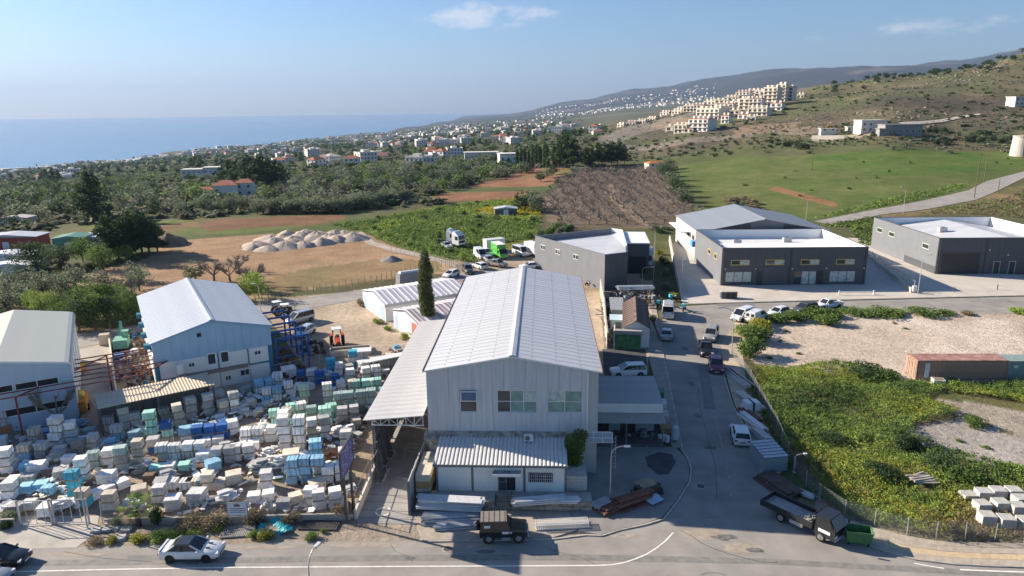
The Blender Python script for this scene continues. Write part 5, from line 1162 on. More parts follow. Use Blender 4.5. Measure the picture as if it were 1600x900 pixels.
MB().box(cx1-.04, cx1+.06, -.9, .9, .45, .66).build('bumper', steel_g, tk); MB().box(bx0+.2, cx1-.3, -.38, .38, .5, .8).build('chassis', black_pl, tk)
MB().box(.8, 1.9, -.98, -.60, .42, .74).build('side_tank', steel_g, tk)
for x in (0, wbse):
    for s in (-1, 1): add_wheel(tk, x, s*.86, .40, .24)
b = MB()
for k in range(14): b.cbox((bx1-.3-random.random()*.7, random.uniform(-.6, .6), .94), random.uniform(.1, .35), random.uniform(.08, .2), random.uniform(.06, .16), random.random()*3)
b.build('bed_debris', mat('debris_grey', (.30, .29, .28), .9, var=.4, scale=6), tk)['kind'] = 'stuff'
# farm tractors
def farm_tractor(label, p, rz, bm, sc=1.0, canopy=True):
    t = thing('farm_tractor', label, 'tractor', (p.x, p.y, .02), rz); t.scale = (sc,)*3
    for s in (-1, 1): add_wheel(t, -.75, s*.78, .75, .42); add_wheel(t, 1.25, s*.66, .44, .26)
    MB().add([(-.1, -.32, .75), (1.75, -.28, .75), (1.75, .28, .75), (-.1, .32, .75), (-.1, -.3, 1.35), (1.7, -.24, 1.2), (1.7, .24, 1.2), (-.1, .3, 1.35)], [(3, 2, 1, 0), (4, 5, 6, 7), (0, 1, 5, 4), (1, 2, 6, 5), (2, 3, 7, 6), (3, 0, 4, 7)]).build('bonnet', bm, t)
    MB().box(1.5, 1.78, -.35, .35, .5, .95).build('front_weight', black_pl, t); MB().box(-1.3, .3, -.3, .3, .5, .95).build('gearbox', black_pl, t)
    for s in (-1, 1): MB().box(-1.3, -.15, s*.72-.22, s*.72+.22, 1.45, 1.53).build('mudguard', bm, t)
    MB().box(-.9, -.5, -.25, .25, 1.0, 1.3).build('seat', black_pl, t); MB().bar((-.05, 0, 1.3), (-.25, 0, 1.55), .16, 12).build('steering_wheel', black_pl, t); MB().bar((1.0, .2, 1.25), (1.0, .2, 2.0), .04).build('exhaust', black_pl, t)
    if canopy:
        b = MB()
        for x in (-1.1, -.05):
            for s in (-1, 1): b.bar((x, s*.55, 1.3), (x, s*.5, 2.35), .04)
        b.build('roll_frame', black_pl, t); MB().box(-1.25, .1, -.65, .65, 2.35, 2.45).build('canopy', frame_w, t)
farm_tractor('red nosed tractor with white cab roof parked alone on pale ground', G(528, 541), R(-72), mat('tractor_red', (.45, .06, .03), .5), 1.05)
farm_tractor('old dark tractor with flat white canopy beside the people carrier', G(452, 497), R(20), mat('tractor_dark', (.09, .08, .08), .7))
farm_tractor('old dark tractor with tall pale canopy against the blue steel frames', G(440, 492), R(35), MATS['tractor_dark'])
# motorcycles with delivery boxes
teal = mat('box_teal', (.05, .45, .50), .6)
for k, (px, py, a_, lab) in enumerate(((1069, 486, 60, 'motorcycle with teal delivery box standing in the street'), (1052, 471, 20, 'motorcycle with teal delivery box by the yellow shrub'), (1043, 479, 100, 'motorcycle with teal delivery box behind the white panel van'), (1029, 480, 70, 'motorcycle with teal delivery box against the lane wall'))):
    p = G(px, py); t = thing('motorcycle', lab, 'motorcycle', (p.x, p.y, .02), R(a_), 'delivery motorcycles')
    add_wheel(t, -.62, 0, .28, .12, rim_b); add_wheel(t, .62, 0, .28, .12, rim_b)
    b = MB(); b.cbox((0, 0, .35), .7, .28, .35); b.beam((-.6, 0, .35), (0, 0, .55), .1, .1); b.beam((.62, 0, .28), (.4, 0, .95), .08, .08); b.build('frame', black_pl, t)
    MB().cbox((-.2, 0, .72), .6, .26, .12).build('saddle', black_pl, t); MB().cbox((.2, 0, .7), .4, .3, .22).build('fuel_tank', P_DB, t)
    MB().bar((.42, -.36, 1.0), (.42, .36, 1.0), .025).build('handlebar', steel_g, t); MB().cbox((-.6, 0, .84), .5, .5, .5).build('delivery_box', teal, t)
# ------------------------------------------------------------------ stone yard: pallets, crates, slabs
strap_m = mat('strap_dark', (.10, .11, .12), .6)
wood = mat('pallet_wood', (.33, .26, .18), .9, var=.25, scale=4)
YC = {'w': ('white', (.74, .735, .72)), 'c': ('cream', (.60, .54, .44)), 'g': ('pale grey', (.42, .425, .42)), 'm': ('mint green', (.36, .66, .55)), 't': ('grey-green', (.30, .40, .38)), 's': ('sky blue', (.28, .52, .70)),
      'b': ('royal blue', (.02, .11, .35)), 'y': ('cyan blue', (.06, .40, .56)), 'o': ('terracotta', (.45, .20, .10)), 'n': ('brown', (.20, .13, .10)), 'p': ('dusty blue', (.22, .36, .44)), 'd': ('dark grey', (.19, .20, .21))}
YM = {k: mat('stone_load_'+k, v[1], .75, var=.22, scale=2.2, bump=.25, rnd=.4, detail=10) for k, v in YC.items()}
CW, CD, CHt = 1.08, .98, .84
pal = MB()
for y in (-.42, 0, .42): pal.box(-CW/2, CW/2, y-.05, y+.05, 0, .09)
for x in (-.48, -.16, .16, .48): pal.box(x-.11, x+.11, -CD/2, CD/2, .091, .12)
pal_me = pal.mesh('pallet', wood)
def load_mesh(kind, m, seed):
    q = random.Random(seed); b = MB().use(m); z = .121
    if kind == 'block':       # wrapped block with cap and two straps
        e = .03; b.box(-CW/2+e, CW/2-e, -CD/2+e, CD/2-e, z, CHt-.05); b.box(-CW/2+.01, CW/2-.01, -CD/2+.01, CD/2-.01, CHt-.049, CHt, taper=.03)
        b.use(strap_m)
        for x in (-.25, .25): b.box(x-.02, x+.02, -CD/2+.012, CD/2-.012, z+.02, CHt+.008)
    elif kind == 'layers':    # tiles or slabs in uneven courses
        n = q.choice((4, 5, 6)); h = (CHt-.12)/n
        for k in range(n):
            e = q.uniform(0, .06); f = q.uniform(0, .06); b.box(-CW/2+e, CW/2-q.uniform(0, .06), -CD/2+f, CD/2-q.uniform(0, .06), z+k*h+.006, z+(k+1)*h)
    elif kind == 'crate':     # open slatted crate
        b.box(-CW/2+.06, CW/2-.06, -CD/2+.06, CD/2-.06, z, CHt-.12)
        for s in (-1, 1):
            for k in range(3): b.box(-CW/2, CW/2, s*(CD/2-.02)-.018, s*(CD/2-.02)+.018, z+.05+k*.25, z+.17+k*.25); b.box(s*(CW/2-.02)-.018, s*(CW/2-.02)+.018, -CD/2+.045, CD/2-.045, z+.05+k*.25, z+.17+k*.25)
            for x in (-.5, -.17, .17, .5): b.box(x-.035, x+.035, s*(CD/2+.018)-.012, s*(CD/2+.018)+.012, z, CHt)
        b.box(-CW/2+.02, CW/2-.02, -CD/2+.02, CD/2-.02, CHt-.04, CHt)
    elif kind == 'loose':     # leaning slabs on a pallet
        z1 = z
        for k in range(9):
            b.cbox((q.uniform(-.25, .25), q.uniform(-.25, .25), z1), q.uniform(.5, 1.05), q.uniform(.35, .9), .09, q.uniform(-.6, .6), (q.uniform(-.12, .12), q.uniform(-.12, .12))); z1 += q.uniform(.05, .1)
    return b.mesh('load', m)
_lm = {}
def pallet(x, y, z, rz, col, kind, pos, sc=(1, 1, 1), var=None, context=''):
    v = random.randrange(3) if kind in ('layers', 'loose') else 0
    k = (kind, col, v)
    if k not in _lm: _lm[k] = load_mesh(kind, YM[col], hash((kind, v)) % 1000 if False else v*17+len(kind))
    nm = {'block': 'wrapped pallet of stone', 'layers': 'pallet of layered slabs', 'crate': 'slatted crate of stone', 'loose': 'pallet of loose slabs'}[kind]
    lab = '%s %s, %s' % (YC[col][0], nm, pos) + context
    t = thing({'block': 'stone_pallet', 'crate': 'stone_crate'}.get(kind, 'slab_pallet'), lab, 'pallet', (x, y, z), rz, '%s stone pallets in the yard' % YC[col][0]); t.scale = sc
    link('pallet_base', pal_me, t); link('load', _lm[k], t, rz=math.pi*(random.random() < .5))
    return t
PLACED = []
def stack(px, py, n, col, cols=1, kind=None, rz=None, sc=1.0, dx=1.2, context='', deep=1):
    p = G(px, py); rz = R(31 if (py < 690 and px < 420) else (14 if py < 700 else 10))+R(random.uniform(-8, 8)) if rz is None else R(rz)
    d = Vector((math.cos(rz), math.sin(rz), 0)); nn = Vector((-d.y, d.x, 0))
    for dp in range(deep):
        for i in range(cols):
            q = p+d*(i-(cols-1)/2)*dx*sc+nn*(CD/2*sc+dp*CD*1.04*sc); PLACED.append((q.x, q.y, .75*sc))
            for l in range(n):
                k = kind or random.choice(('block', 'block', 'layers', 'layers', 'crate')); c = col[(l+i) % len(col)] if len(col) > 1 else col
                pos = 'standing alone' if n == 1 and cols == 1 else ('in a single row' if n == 1 else ('top' if l == n-1 else 'bottom' if l == 0 else 'middle')+' of a stack of %s' % ('', '', 'two', 'three', 'four', 'five')[n])
                pallet(q.x+random.uniform(-.12, .12), q.y+random.uniform(-.12, .12), l*CHt*sc, rz+R(random.uniform(-4, 4)), c if random.random() > .12 else random.choice('wcg'), k if random.random() > .3 else random.choice(('layers', 'crate', 'layers')), pos, (sc*random.uniform(.88, 1.1), sc*random.uniform(.88, 1.1), sc), context=context)
YR = random.getstate()
for a in ((10, 678, 3, 'o'), (36, 672, 2, 'n'), (56, 694, 2, 'g'), (88, 702, 4, 'w'), (113, 697, 3, 'w'), (142, 706, 2, 'g'), (12, 742, 3, 'w'), (38, 722, 2, 's'), (64, 719, 2, 'g'),
          (92, 714, 1, 'c'), (104, 728, 1, 'w'), (122, 714, 2, 'd'), (145, 735, 2, 't'), (168, 729, 2, 'w'), (191, 739, 3, 't', 1, 'crate'), (217, 727, 3, 'c', 1, 'layers'),
          (58, 743, 1, 'w', 1, 'block', None, 1.25), (129, 757, 3, 'w', 1, 'layers'), (114, 779, 3, 'y', 1, 'block'), (131, 795, 2, 'y', 1, 'block'), (164, 759, 1, 'w', 1, 'crate', None, 1.3), (163, 778, 1, 'w', 4, 'block', 55), (50, 772, 1, 's', 2, 'layers'), (74, 777, 1, 's'),
          (12, 783, 2, 'w', 1, 'layers'), (30, 760, 1, 'g', 2), (66, 812, 1, 'c', 1, 'layers', None, 1.2), (98, 803, 1, 'w', 1, 'loose', None, 1.2), (170, 800, 2, 'w', 1, 'layers'), (22, 806, 1, 'g', 1, 'loose'), (44, 800, 1, 'w', 1, 'layers'),
          # below and beside the open shed
          (172, 676, 2, 'g'), (196, 672, 3, 'g', 1, 'layers'), (215, 668, 2, 'g'), (238, 692, 4, 'm', 1, 'block'), (240, 711, 2, 'b', 1, 'block'), (263, 696, 3, 'gmb', 1, 'block'), (259, 660, 2, 'g'), (282, 668, 3, 'c', 1, 'crate'), (301, 656, 3, 'g', 1, 'crate'), (328, 650, 3, 'g', 1, 'layers'),
          (184, 690, 2, 's'), (208, 700, 2, 'p'), (172, 700, 1, 's', 1, 'loose'), (330, 690, 2, 'b', 3, 'block'), (344, 672, 1, 'b', 2, 'block'), (300, 692, 2, 's', 2, 'block'), (325, 694, 1, 's'), (284, 720, 2, 'w', 4, 'block', 8), (265, 741, 1, 'm', 3, 'layers', 12), (333, 699, 1, 'w', 2, 'crate'),
          (366, 682, 2, 'w', 1, 'layers'), (404, 694, 2, 'w', 3, 'block', 6), (369, 646, 3, 'w', 1, 'block'), (352, 650, 2, 'g'), (385, 650, 1, 'w', 1, 'loose'), (394, 637, 1, 'c', 1, 'layers'), (345, 632, 2, 'g'),
          (416, 615, 2, 's', 2, 'block'), (436, 609, 2, 'w', 1, 'block', None, 1.2), (453, 592, 1, 'w', 1, 'loose', None, 1.6), (471, 600, 2, 'b', 1, 'block'), (487, 599, 2, 'w'), (500, 602, 2, 'b', 1, 'block'), (512, 597, 1, 'g'), (517, 581, 2, 'y', 1, 'block'), (525, 607, 2, 'b', 1, 'block'), (530, 588, 2, 'w'),
          (552, 577, 3, 'y', 1, 'layers'), (547, 598, 2, 'w'), (582, 594, 2, 'w', 2), (603, 588, 1, 'w'), (569, 588, 2, 'c', 1, 'loose'), (574, 615, 2, 'm', 3, 'block'), (543, 617, 2, 'w', 2, 'block'), (556, 646, 3, 't', 4, 'block', 10), (590, 630, 2, 'p', 2),
          (476, 633, 3, 't', 1, 'block'), (453, 619, 2, 'w'), (466, 612, 1, 'w'), (513, 632, 3, 'w', 1, 'block'), (426, 628, 2, 'sw', 2, 'block'), (465, 654, 2, 'm', 2, 'block'), (488, 660, 2, 't', 1, 'layers'), (510, 668, 2, 'm', 1, 'block', None, 1.25), (521, 656, 2, 'm', 1, 'block'),
          (441, 676, 3, 'm', 2, 'block'), (446, 706, 4, 'w', 1, 'layers', None, 1.1, 1.2, '', 2), (470, 707, 4, 'w', 1, 'block', None, 1.1), (499, 690, 3, 'w', 2, 'layers'), (479, 757, 3, 's', 3, 'block', 6, 1.0), (497, 742, 4, 's', 1, 'block'), (516, 722, 1, 'o', 2, 'loose', None, 1.2),
          (523, 756, 2, 'w', 2, 'crate'), (415, 767, 2, 'w', 1, 'layers'), (500, 770, 1, 'c', 1, 'crate', 35, 1.2), (326, 768, 2, 'c', 1, 'crate', 8), (343, 768, 1, 'c', 1, 'crate', 8), (307, 766, 1, 'p', 2, 'block', 5), (278, 767, 1, 'w', 2, 'block', 5), (369, 760, 1, 'c', 1, 'layers', 25, 1.3),
          (318, 725, 1, 'w', 1, 'crate', None, 1.25), (350, 726, 2, 'g', 2, 'layers'), (380, 722, 2, 'w', 2, 'layers'), (249, 789, 2, 'w'), (269, 799, 1, 'w', 1, 'layers', None, 1.3), (305, 792, 1, 'w', 1, 'loose', None, 1.4), (357, 792, 1, 'w', 1, 'loose', None, 1.4), (408, 788, 1, 'w', 2, 'layers'),
          (465, 790, 1, 'w', 1, 'crate', 30), (488, 794, 2, 'w', 1, 'layers'), (513, 796, 2, 'w', 2, 'layers', 15), (440, 800, 1, 'g', 1, 'loose'), (540, 700, 2, 'w', 1, 'crate'), (430, 735, 1, 'w', 1, 'loose', None, 1.4), (455, 728, 1, 'w', 1, 'loose', None, 1.4), (400, 745, 1, 'w', 1, 'loose', None, 1.5),
          (540, 730, 2, 'w'), (385, 706, 1, 'w', 2, 'loose'), (420, 715, 1, 'w', 1, 'loose'), (545, 660, 2, 'g', 2, 'layers'), (536, 680, 1, 'w', 2, 'loose'), (585, 650, 1, 'w', 1, 'loose'), (250, 770, 1, 'g', 1, 'loose', None, 1.2), (232, 757, 1, 'n', 1, 'layers')):
    stack(*a)
# more piles filling the gaps between the aisles
YARD = [tuple(G(*q)[:2]) for q in ((-40, 700), (120, 660), (160, 690), (340, 630), (430, 588), (560, 570), (625, 545), (600, 610), (560, 690), (545, 800), (170, 806), (155, 790), (-60, 806))]
AISLE = [[tuple(G(*q)[:2]) for q in z] for z in (((460, 640), (500, 600), (525, 610), (500, 650), (480, 668)), ((160, 760), (230, 735), (250, 705), (262, 712), (240, 750), (185, 785)), ((-60, 812), (160, 812), (160, 795), (120, 800)), ((260, 772), (420, 770), (520, 765), (520, 775), (260, 782)), ((380, 765), (480, 762), (400, 752)), ((150, 745), (180, 742), (215, 742), (240, 748), (180, 775), (150, 768)), ((290, 745), (330, 750), (420, 752), (460, 745), (450, 760), (290, 758)), ((345, 660), (400, 655), (410, 665), (350, 672)), ((500, 775), (545, 760), (545, 772)))]
xs = [p[0] for p in YARD]; ys = [p[1] for p in YARD]; cnt = 0; tries = 0
while cnt < 45 and tries < 4000:
    tries += 1; x, y = random.uniform(min(xs), max(xs)), random.uniform(min(ys), max(ys)); X1, Y1 = np.array([x]), np.array([y])
    if not inpoly(X1, Y1, YARD)[0] or any(inpoly(X1, Y1, a)[0] for a in AISLE): continue
    if any((x-a)**2+(y-b_)**2 < (r+.55)**2 for a, b_, r in PLACED): continue
    PLACED.append((x, y, .7)); cnt += 1; k = random.choice(('loose', 'loose', 'layers', 'loose', 'crate')); c = random.choice('wwwwwccgggtps')
    pallet(x, y, 0, R(random.uniform(0, 40)), c, k, 'on the ground in the jumble', (random.uniform(.9, 1.25),)*3)
# broken slabs and offcuts strewn between the pallets
b = MB(); wm = [YM['w'], YM['c'], YM['g'], YM['w'], YM['n']]; k = 0; tries = 0
while k < 1500 and tries < 9000:
    tries += 1; x, y = random.uniform(min(xs), max(xs)), random.uniform(min(ys), max(ys)); X1, Y1 = np.array([x]), np.array([y])
    if not inpoly(X1, Y1, YARD)[0] or any(inpoly(X1, Y1, a)[0] for a in AISLE): continue
    b.use(random.choice(wm)); s = random.uniform(.2, 1.0)
    b.cbox((x, y, random.uniform(-.02, .3)), s, s*random.uniform(.4, 1), random.uniform(.05, .22), random.random()*3, (random.gauss(0, .25), random.gauss(0, .25))); k += 1
tag(b.build('stone_rubble'), 'broken slabs and offcuts strewn between the pallets', 'rubble', kind='stuff')
# sacks of rubble stone by the fence
p = G(421, 800); t = thing('stone_heap', 'small heap of rounded white stones by the yard fence', 'stone heap', (p.x, p.y, 0), .2)
st_me = None
for i in range(26):
    l = 0 if i < 14 else (1 if i < 22 else 2); r_ = random.uniform(0, .9-.28*l); a_ = random.random()*6.28
    if st_me is None:
        bm = bmesh.new(); bmesh.ops.create_icosphere(bm, subdivisions=1, radius=.25); 
        for v in bm.verts: v.co *= random.uniform(.8, 1.15)
        st_me = bpy.data.meshes.new('stone'); bm.to_mesh(st_me); bm.free(); st_me.materials.append(YM['c'])
    o = link('stone', st_me, t, (r_*math.cos(a_), r_*math.sin(a_)*.6, .16+l*.26), a_)
# long stone beds and walls at the back of the yard
for k, (q, l, w, h, a_, lab, c) in enumerate((((548, 552), 5.5, 1.6, .8, 12, 'long cream concrete trough with soil, by the red nosed tractor', (.5, .45, .37)), ((600, 577), 6.5, 1.2, 1.5, 30, 'long row of grey upright slabs under a white cover by the lean-to', (.36, .35, .34)), ((566, 562), 2.4, 1.5, 1.3, 10, 'covered grey slab stack behind the turquoise pallets', (.5, .5, .5)))):
    p = G(*q); t = thing('slab_trough', lab, 'trough' if k == 0 else 'slab stack', (p.x, p.y, 0), R(a_)); m_ = mat('trough_%d' % k, c, .9, var=.2, scale=2)
    if k == 0:
        for s in (-1, 1): MB().box(-l/2, l/2, s*w/2-.1, s*w/2+.1, 0, h).build('long_side', m_, t); MB().box(s*l/2-.1, s*l/2+.1, -w/2+.11, w/2-.11, 0, h-.02).build('end', m_, t)
        MB().box(-l/2+.11, l/2-.11, -w/2+.11, w/2-.11, 0, h-.25).build('soil', mat('soil', (.22, .17, .10), .95, var=.3), t)
    else:
        n = int(l/.5)
        for i in range(n): MB().box(-l/2+i*.5, -l/2+i*.5+.44, -w/2, w/2, 0, h*random.uniform(.85, 1)).build('slab', m_, t)
        MB().box(-l/2-.1, l/2+.1, -w/2-.1, w/2+.1, h+.01, h+.16).build('cover', sheet_w, t)
# ------------------------------------------------------------------ street lamps, poles, fences
lamp_grey = mat('lamp_post_grey', (.46, .45, .43), .5, .3, var=.1)
def lamp(label, base, top, arm, head=.55, r=.07, z0=0.0, group='street lamps', base3=None, hgt=None):
    p = base3 or G(*base, z0); h = hgt or HT(*top, p)-p.z
    t = thing('street_lamp', label, 'street lamp', p, 0, group); ax, ay = arm; al = math.hypot(ax, ay); d = Vector((ax/al, ay/al, 0))
    MB().bar((0, 0, 0), (0, 0, h*.84), r, 8, r*.7).build('post', lamp_grey, t)
    pts = [Vector((0, 0, h*.84))+d*al*(1-math.cos(k*math.pi/2/6))+Vector((0, 0, h*.16*math.sin(k*math.pi/2/6))) for k in range(7)]
    MB().tube(pts, r*.62).build('arm', lamp_grey, t)
    e = pts[-1]; q = MB(); q.cbox((0, 0, -.07), head, .22, .12); o = q.build('lamp_head', mat('lamp_head_pale', (.55, .55, .53), .5), t, e+d*head/2, math.atan2(ay, ax))
    MB().cbox((.02, 0, -.10), head*.7, .16, .03).build('lens', lamp_c, o)
    MB().cbox((0, 0, 0), .3, .3, .05).build('base_plate', lamp_grey, t)
lamp('street lamp with arched arm on the corner forecourt', (953, 784), (966, 697), (1.05, 0), z0=.11)
lamp('tall leaning street lamp beside the yard gate', (137, 826), (100, 735), (-1.3, .6))
lamp('street lamp in the shrubs beside the parked cars', (1143, 552), (1146, 481), (-1.6, .3))
lamp('street lamp between the graphite and mid grey halls', (1434, 460), (1440, 398), (1.0, .0))
lamp('street lamp beyond the steel grey hall by the field', None, None, (-1.2, 0), base3=L(1259, 345), hgt=6.5)
lamp('street lamp on the far lane above the mid grey hall', None, None, (-1.2, 0), base3=L(1411, 333), hgt=8.0)
lamp('tall street lamp beside the parked lorries', (1021, 438), (1022, 352), (-1.4, 0))
lamp('street lamp with broad arm beside the angular grey hall', (1003, 446), (1010, 417), (1.5, 0))
lamp('short street lamp on the yard lane behind the blue hall', (408, 487), (404, 443), (-.6, 0))
q = G(495, 853, 7.0); lamp('street lamp rising from the near verge of the main road', None, None, (.25, .75), base3=Vector((q.x-.35, q.y-.9, 0)), hgt=7.0)
lamp('small square-armed post by the green lot fence', (1241, 738), (1244, 709), (.7, 0), .3, .05)
lamp('short lamp post before the angular grey hall', (912, 452) if False else (1065, 440), (1066, 405), (.3, 0), .3, .05)
def pole(label, base, h, arms=1):
    t = thing('utility_pole', label, 'utility pole', base, R(10), 'wooden utility poles'); m_ = mat('pole_wood', (.16, .115, .08), .9, var=.25)
    MB().bar((0, 0, 0), (0, 0, h), .16, 8, .11).build('shaft', m_, t)
    if arms: MB().beam((-.9, 0, h-.6), (.9, 0, h-.6), .1, .1).build('crossarm', m_, t)
pole('wooden utility pole beside the far lane, the nearer of a pair', L(1522, 310), 15); pole('wooden utility pole beside the far lane, the further of a pair', L(1537, 285), 14)
pole('wooden utility pole alone in the green pasture', L(1268, 266), 8, 0); pole('wooden utility pole on the scrub slope above the pasture', L(1456, 206), 9); pole('short dark pole by the bend of the far lane', L(1559, 302), 5, 0)
mesh_m = bpy.data.materials.new('chain_link'); mesh_m.use_nodes = True; nt = mesh_m.node_tree; bs = nt.nodes['Principled BSDF']
bs.inputs['Base Color'].default_value = (.30, .32, .31, 1); bs.inputs['Metallic'].default_value = .4; bs.inputs['Roughness'].default_value = .5
tcn = N(nt, 'ShaderNodeTexCoord'); mp = N(nt, 'ShaderNodeMapping'); mp.inputs['Rotation'].default_value = (0, R(45), R(20)); nt.links.new(tcn.outputs['Object'], mp.inputs[0])
mx = None
for ax in ('X', 'Z'):
    wv = N(nt, 'ShaderNodeTexWave', wave_type='BANDS', bands_direction=ax, i_Scale=3.2, i_Distortion=.2); nt.links.new(mp.outputs[0], wv.inputs['Vector'])
    g_ = N(nt, 'ShaderNodeMath', operation='GREATER_THAN'); g_.inputs[1].default_value = .955; nt.links.new(wv.outputs['Fac'], g_.inputs[0])
    if mx is None: mx = g_.outputs[0]
    else:
        m2 = N(nt, 'ShaderNodeMath', operation='MAXIMUM'); nt.links.new(mx, m2.inputs[0]); nt.links.new(g_.outputs[0], m2.inputs[1]); mx = m2.outputs[0]
nt.links.new(mx, bs.inputs['Alpha'])
def fence(label, pts, h, step=2.6, pm=None, netting=True, rails=(), land=False, pr=.035, name='fence'):
    P_ = [(L(*q) if land else G(*q)) for q in pts]; t = thing(name, label, 'fence', (0, 0, 0)); pm = pm or steel_g
    for a, c in zip(P_[:-1], P_[1:]):
        n = max(1, round((c-a).length/step))
        for k in range(n+(c is P_[-1])):
            p = a.lerp(c, k/n); lean = Vector((random.uniform(-.05, .05), random.uniform(-.05, .05), 0)); MB().bar(p, p+lean+Vector((0, 0, h)), pr, 6).build('post', pm, t)
        for z in rails: MB().bar(a+Vector((0, 0, z)), c+Vector((0, 0, z)), .025, 5).build('rail', pm, t)
        if netting: MB().add([a+Vector((0, 0, .05)), c+Vector((0, 0, .05)), c+Vector((0, 0, h-.05)), a+Vector((0, 0, h-.05))], [(0, 1, 2, 3)]).build('netting', mesh_m, t)
    return t
fence('chain link fence round the green lot by the pavement', [(1146, 560), (1172, 596), (1186, 622), (1213, 672), (1240, 738), (1280, 782), (1319, 808), (1366, 822), (1417, 836), (1462, 843), (1600, 847), (1750, 850)], 1.6)
fence('chain link fence along the front of the stone yard', [(160, 818), (300, 814), (420, 811), (545, 809)], 2.1, 3.2)
fence('rough wooden stake fence above the lane and graded ground', [(390, 478), (450, 466), (520, 455), (580, 444), (620, 434), (690, 418), (715, 412)], 1.7, 1.25, mat('stake_wood', (.24, .18, .12), .9, var=.3), False, pr=.06)
fence('stake fence along the dirt track above the stores', [(612, 395), (640, 400), (680, 408), (712, 417), (718, 424)], 1.7, 1.7, mat('stake_pale', (.42, .37, .30), .9), False, (1.3,), pr=.05)
fence('sagging chain link fence between the blue frames and the yard', [(428, 588), (455, 583), (500, 572), (540, 566)], 1.6, 2.0, None, True, (1.58,))
fence('chain link fence on the retaining wall beside the mid grey hall', [(1362, 408), (1385, 427), (1410, 443), (1428, 456)], 2.2, 2.4)
w_ = thing('retaining_wall', 'long low concrete retaining wall between the grey halls', 'wall', (0, 0, 0))
for a, c in zip([(1356, 402), (1372, 417), (1398, 437)], [(1372, 417), (1398, 437), (1424, 458)]): MB().beam(G(*a)+Vector((0, 0, .45)), G(*c)+Vector((0, 0, .45)), .3, .9).build('wall_segment', concrete, w_)
w_ = thing('lane_wall', 'narrow white concrete wall along the edge of the pale yard', 'wall', (0, 0, 0))
wp_ = [(1046, 378), (1051, 405), (1056, 430), (1063, 458)]
for a, c in zip(wp_[:-1], wp_[1:]): MB().beam(G(*a)+Vector((0, 0, .8)), G(*c)+Vector((0, 0, .8)), .3, 1.6).build('wall_segment', concrete, w_)
w_ = thing('yard_wall', 'low block wall with plants along the stone yard front', 'wall', (0, 0, 0)); a, c = G(165, 821), G(548, 812)
n = 40
for r_ in range(3):
    for k in range(n):
        if random.random() < .12 and r_ == 2: continue
        p, q = a.lerp(c, (k+(r_ % 2)*.5)/n), a.lerp(c, (k+.96+(r_ % 2)*.5)/n); MB().beam(p+Vector((0, 0, .1+.21*r_)), q+Vector((0, 0, .1+.21*r_)), .2, .2).build('block', concrete_kerb, w_)
w_ = thing('yard_wall', 'low grey wall below the gate end of the stone yard', 'wall', (0, 0, 0)); a, c = G(-80, 826), G(24, 822)
for k in range(8): MB().beam(a.lerp(c, k/8)+Vector((0, 0, .35)), a.lerp(c, (k+.97)/8)+Vector((0, 0, .35)), .2, .7).build('block', concrete_kerb, w_)
# yard gate
A, B = G(33, 822), G(140, 818); gt_ = thing('yard_gate', 'tall open bar gate of galvanised tube at the stone yard', 'gate', A, math.atan2((B-A).y, (B-A).x)); gl_ = (B-A).length
for x in (0, gl_*.46, gl_*.5, gl_): MB().box(x-.06, x+.06, -.06, .06, 0, 2.35).build('post', steel_g, gt_)
for x in np.linspace(.6, gl_-.6, 7): MB().bar((x, 0, .15), (x, 0, 2.2), .03).build('bar', steel_g, gt_)
for z in (.15, 2.25): MB().bar((0, 0, z), (gl_, 0, z), .045).build('rail', steel_g, gt_)
# driveway side wall with rails, and the billboard
A, B = G(556, 812), G(607, 690); dw = thing('driveway_wall', 'low wall topped by a dark rail frame along the driveway', 'wall', A, math.atan2((B-A).y, (B-A).x)); dl = (B-A).length
for k in range(6): MB().box(k*dl/6, (k+.985)*dl/6, -.1, .1, 0, .9).build('wall_segment', plaster, dw)
for k in range(7): MB().bar((k*dl/6.1, 0, .9), (k*dl/6.1, 0, 2.3), .04).build('post', trim_grey, dw)
for z in (1.3, 2.3): MB().bar((0, 0, z), (dl, 0, z), .03).build('rail', trim_grey, dw)
n0, n1 = G(533, 753, 4.4), G(552, 718, 4.4); p0 = G(549, 815)
bb = thing('billboard', 'tall billboard of blue and violet print set edge-on to the road', 'billboard', (n0.x, n0.y, 0), math.atan2((n1-n0).y, (n1-n0).x)); bl = (n1-n0).length
vio = mat('billboard_print', (.10, .09, .22), .5, var=.3, scale=2.2, col2=(.24, .22, .48), detail=3)
MB().box(.08, bl-.08, -.04, .04, 4.45, 6.75).build('panel', vio, bb)
for a in ((0, .08, -.07, .07, 4.35, 6.85), (bl-.08, bl, -.07, .07, 4.35, 6.85), (.081, bl-.081, -.07, .07, 4.35, 4.449), (.081, bl-.081, -.07, .07, 6.751, 6.85)): MB().box(*a).build('frame_bar', trim_d, bb)
for x in (bl*.3, bl*.85): MB().box(x-.09, x+.09, .05, .23, 0, 6.4).build('post', trim_d, bb)
b = MB()
for k in range(26): b.cbox((random.uniform(.3, bl-.3), -.052, random.uniform(4.6, 6.5)), random.uniform(.08, .35), .016, random.uniform(.06, .2))
b.build('print_marks', mat('print_pale', (.42, .40, .55), .6), bb)['kind'] = 'stuff'
p = G(374, 822); sg = thing('notice_board', 'white framed notice board on posts at the yard fence', 'sign', (p.x, p.y, 0), R(0))
MB().box(-.8, .8, -.03, .03, 1.0, 2.15).build('board', mat('board_white', (.62, .64, .66), .6), sg)
for a in ((-.84, -.8), (.8, .84)): MB().box(a[0], a[1], -.05, .05, .96, 2.19).build('frame_bar', trim_grey, sg)
for z in (.96, 2.151): MB().box(-.8, .8, -.05, .05, z, z+.039).build('frame_bar', trim_grey, sg)
b = MB(); b.box(-.25, .25, -.04, -.032, 1.82, 2.0); b.box(-.12, .12, -.04, -.032, 2.03, 2.08)
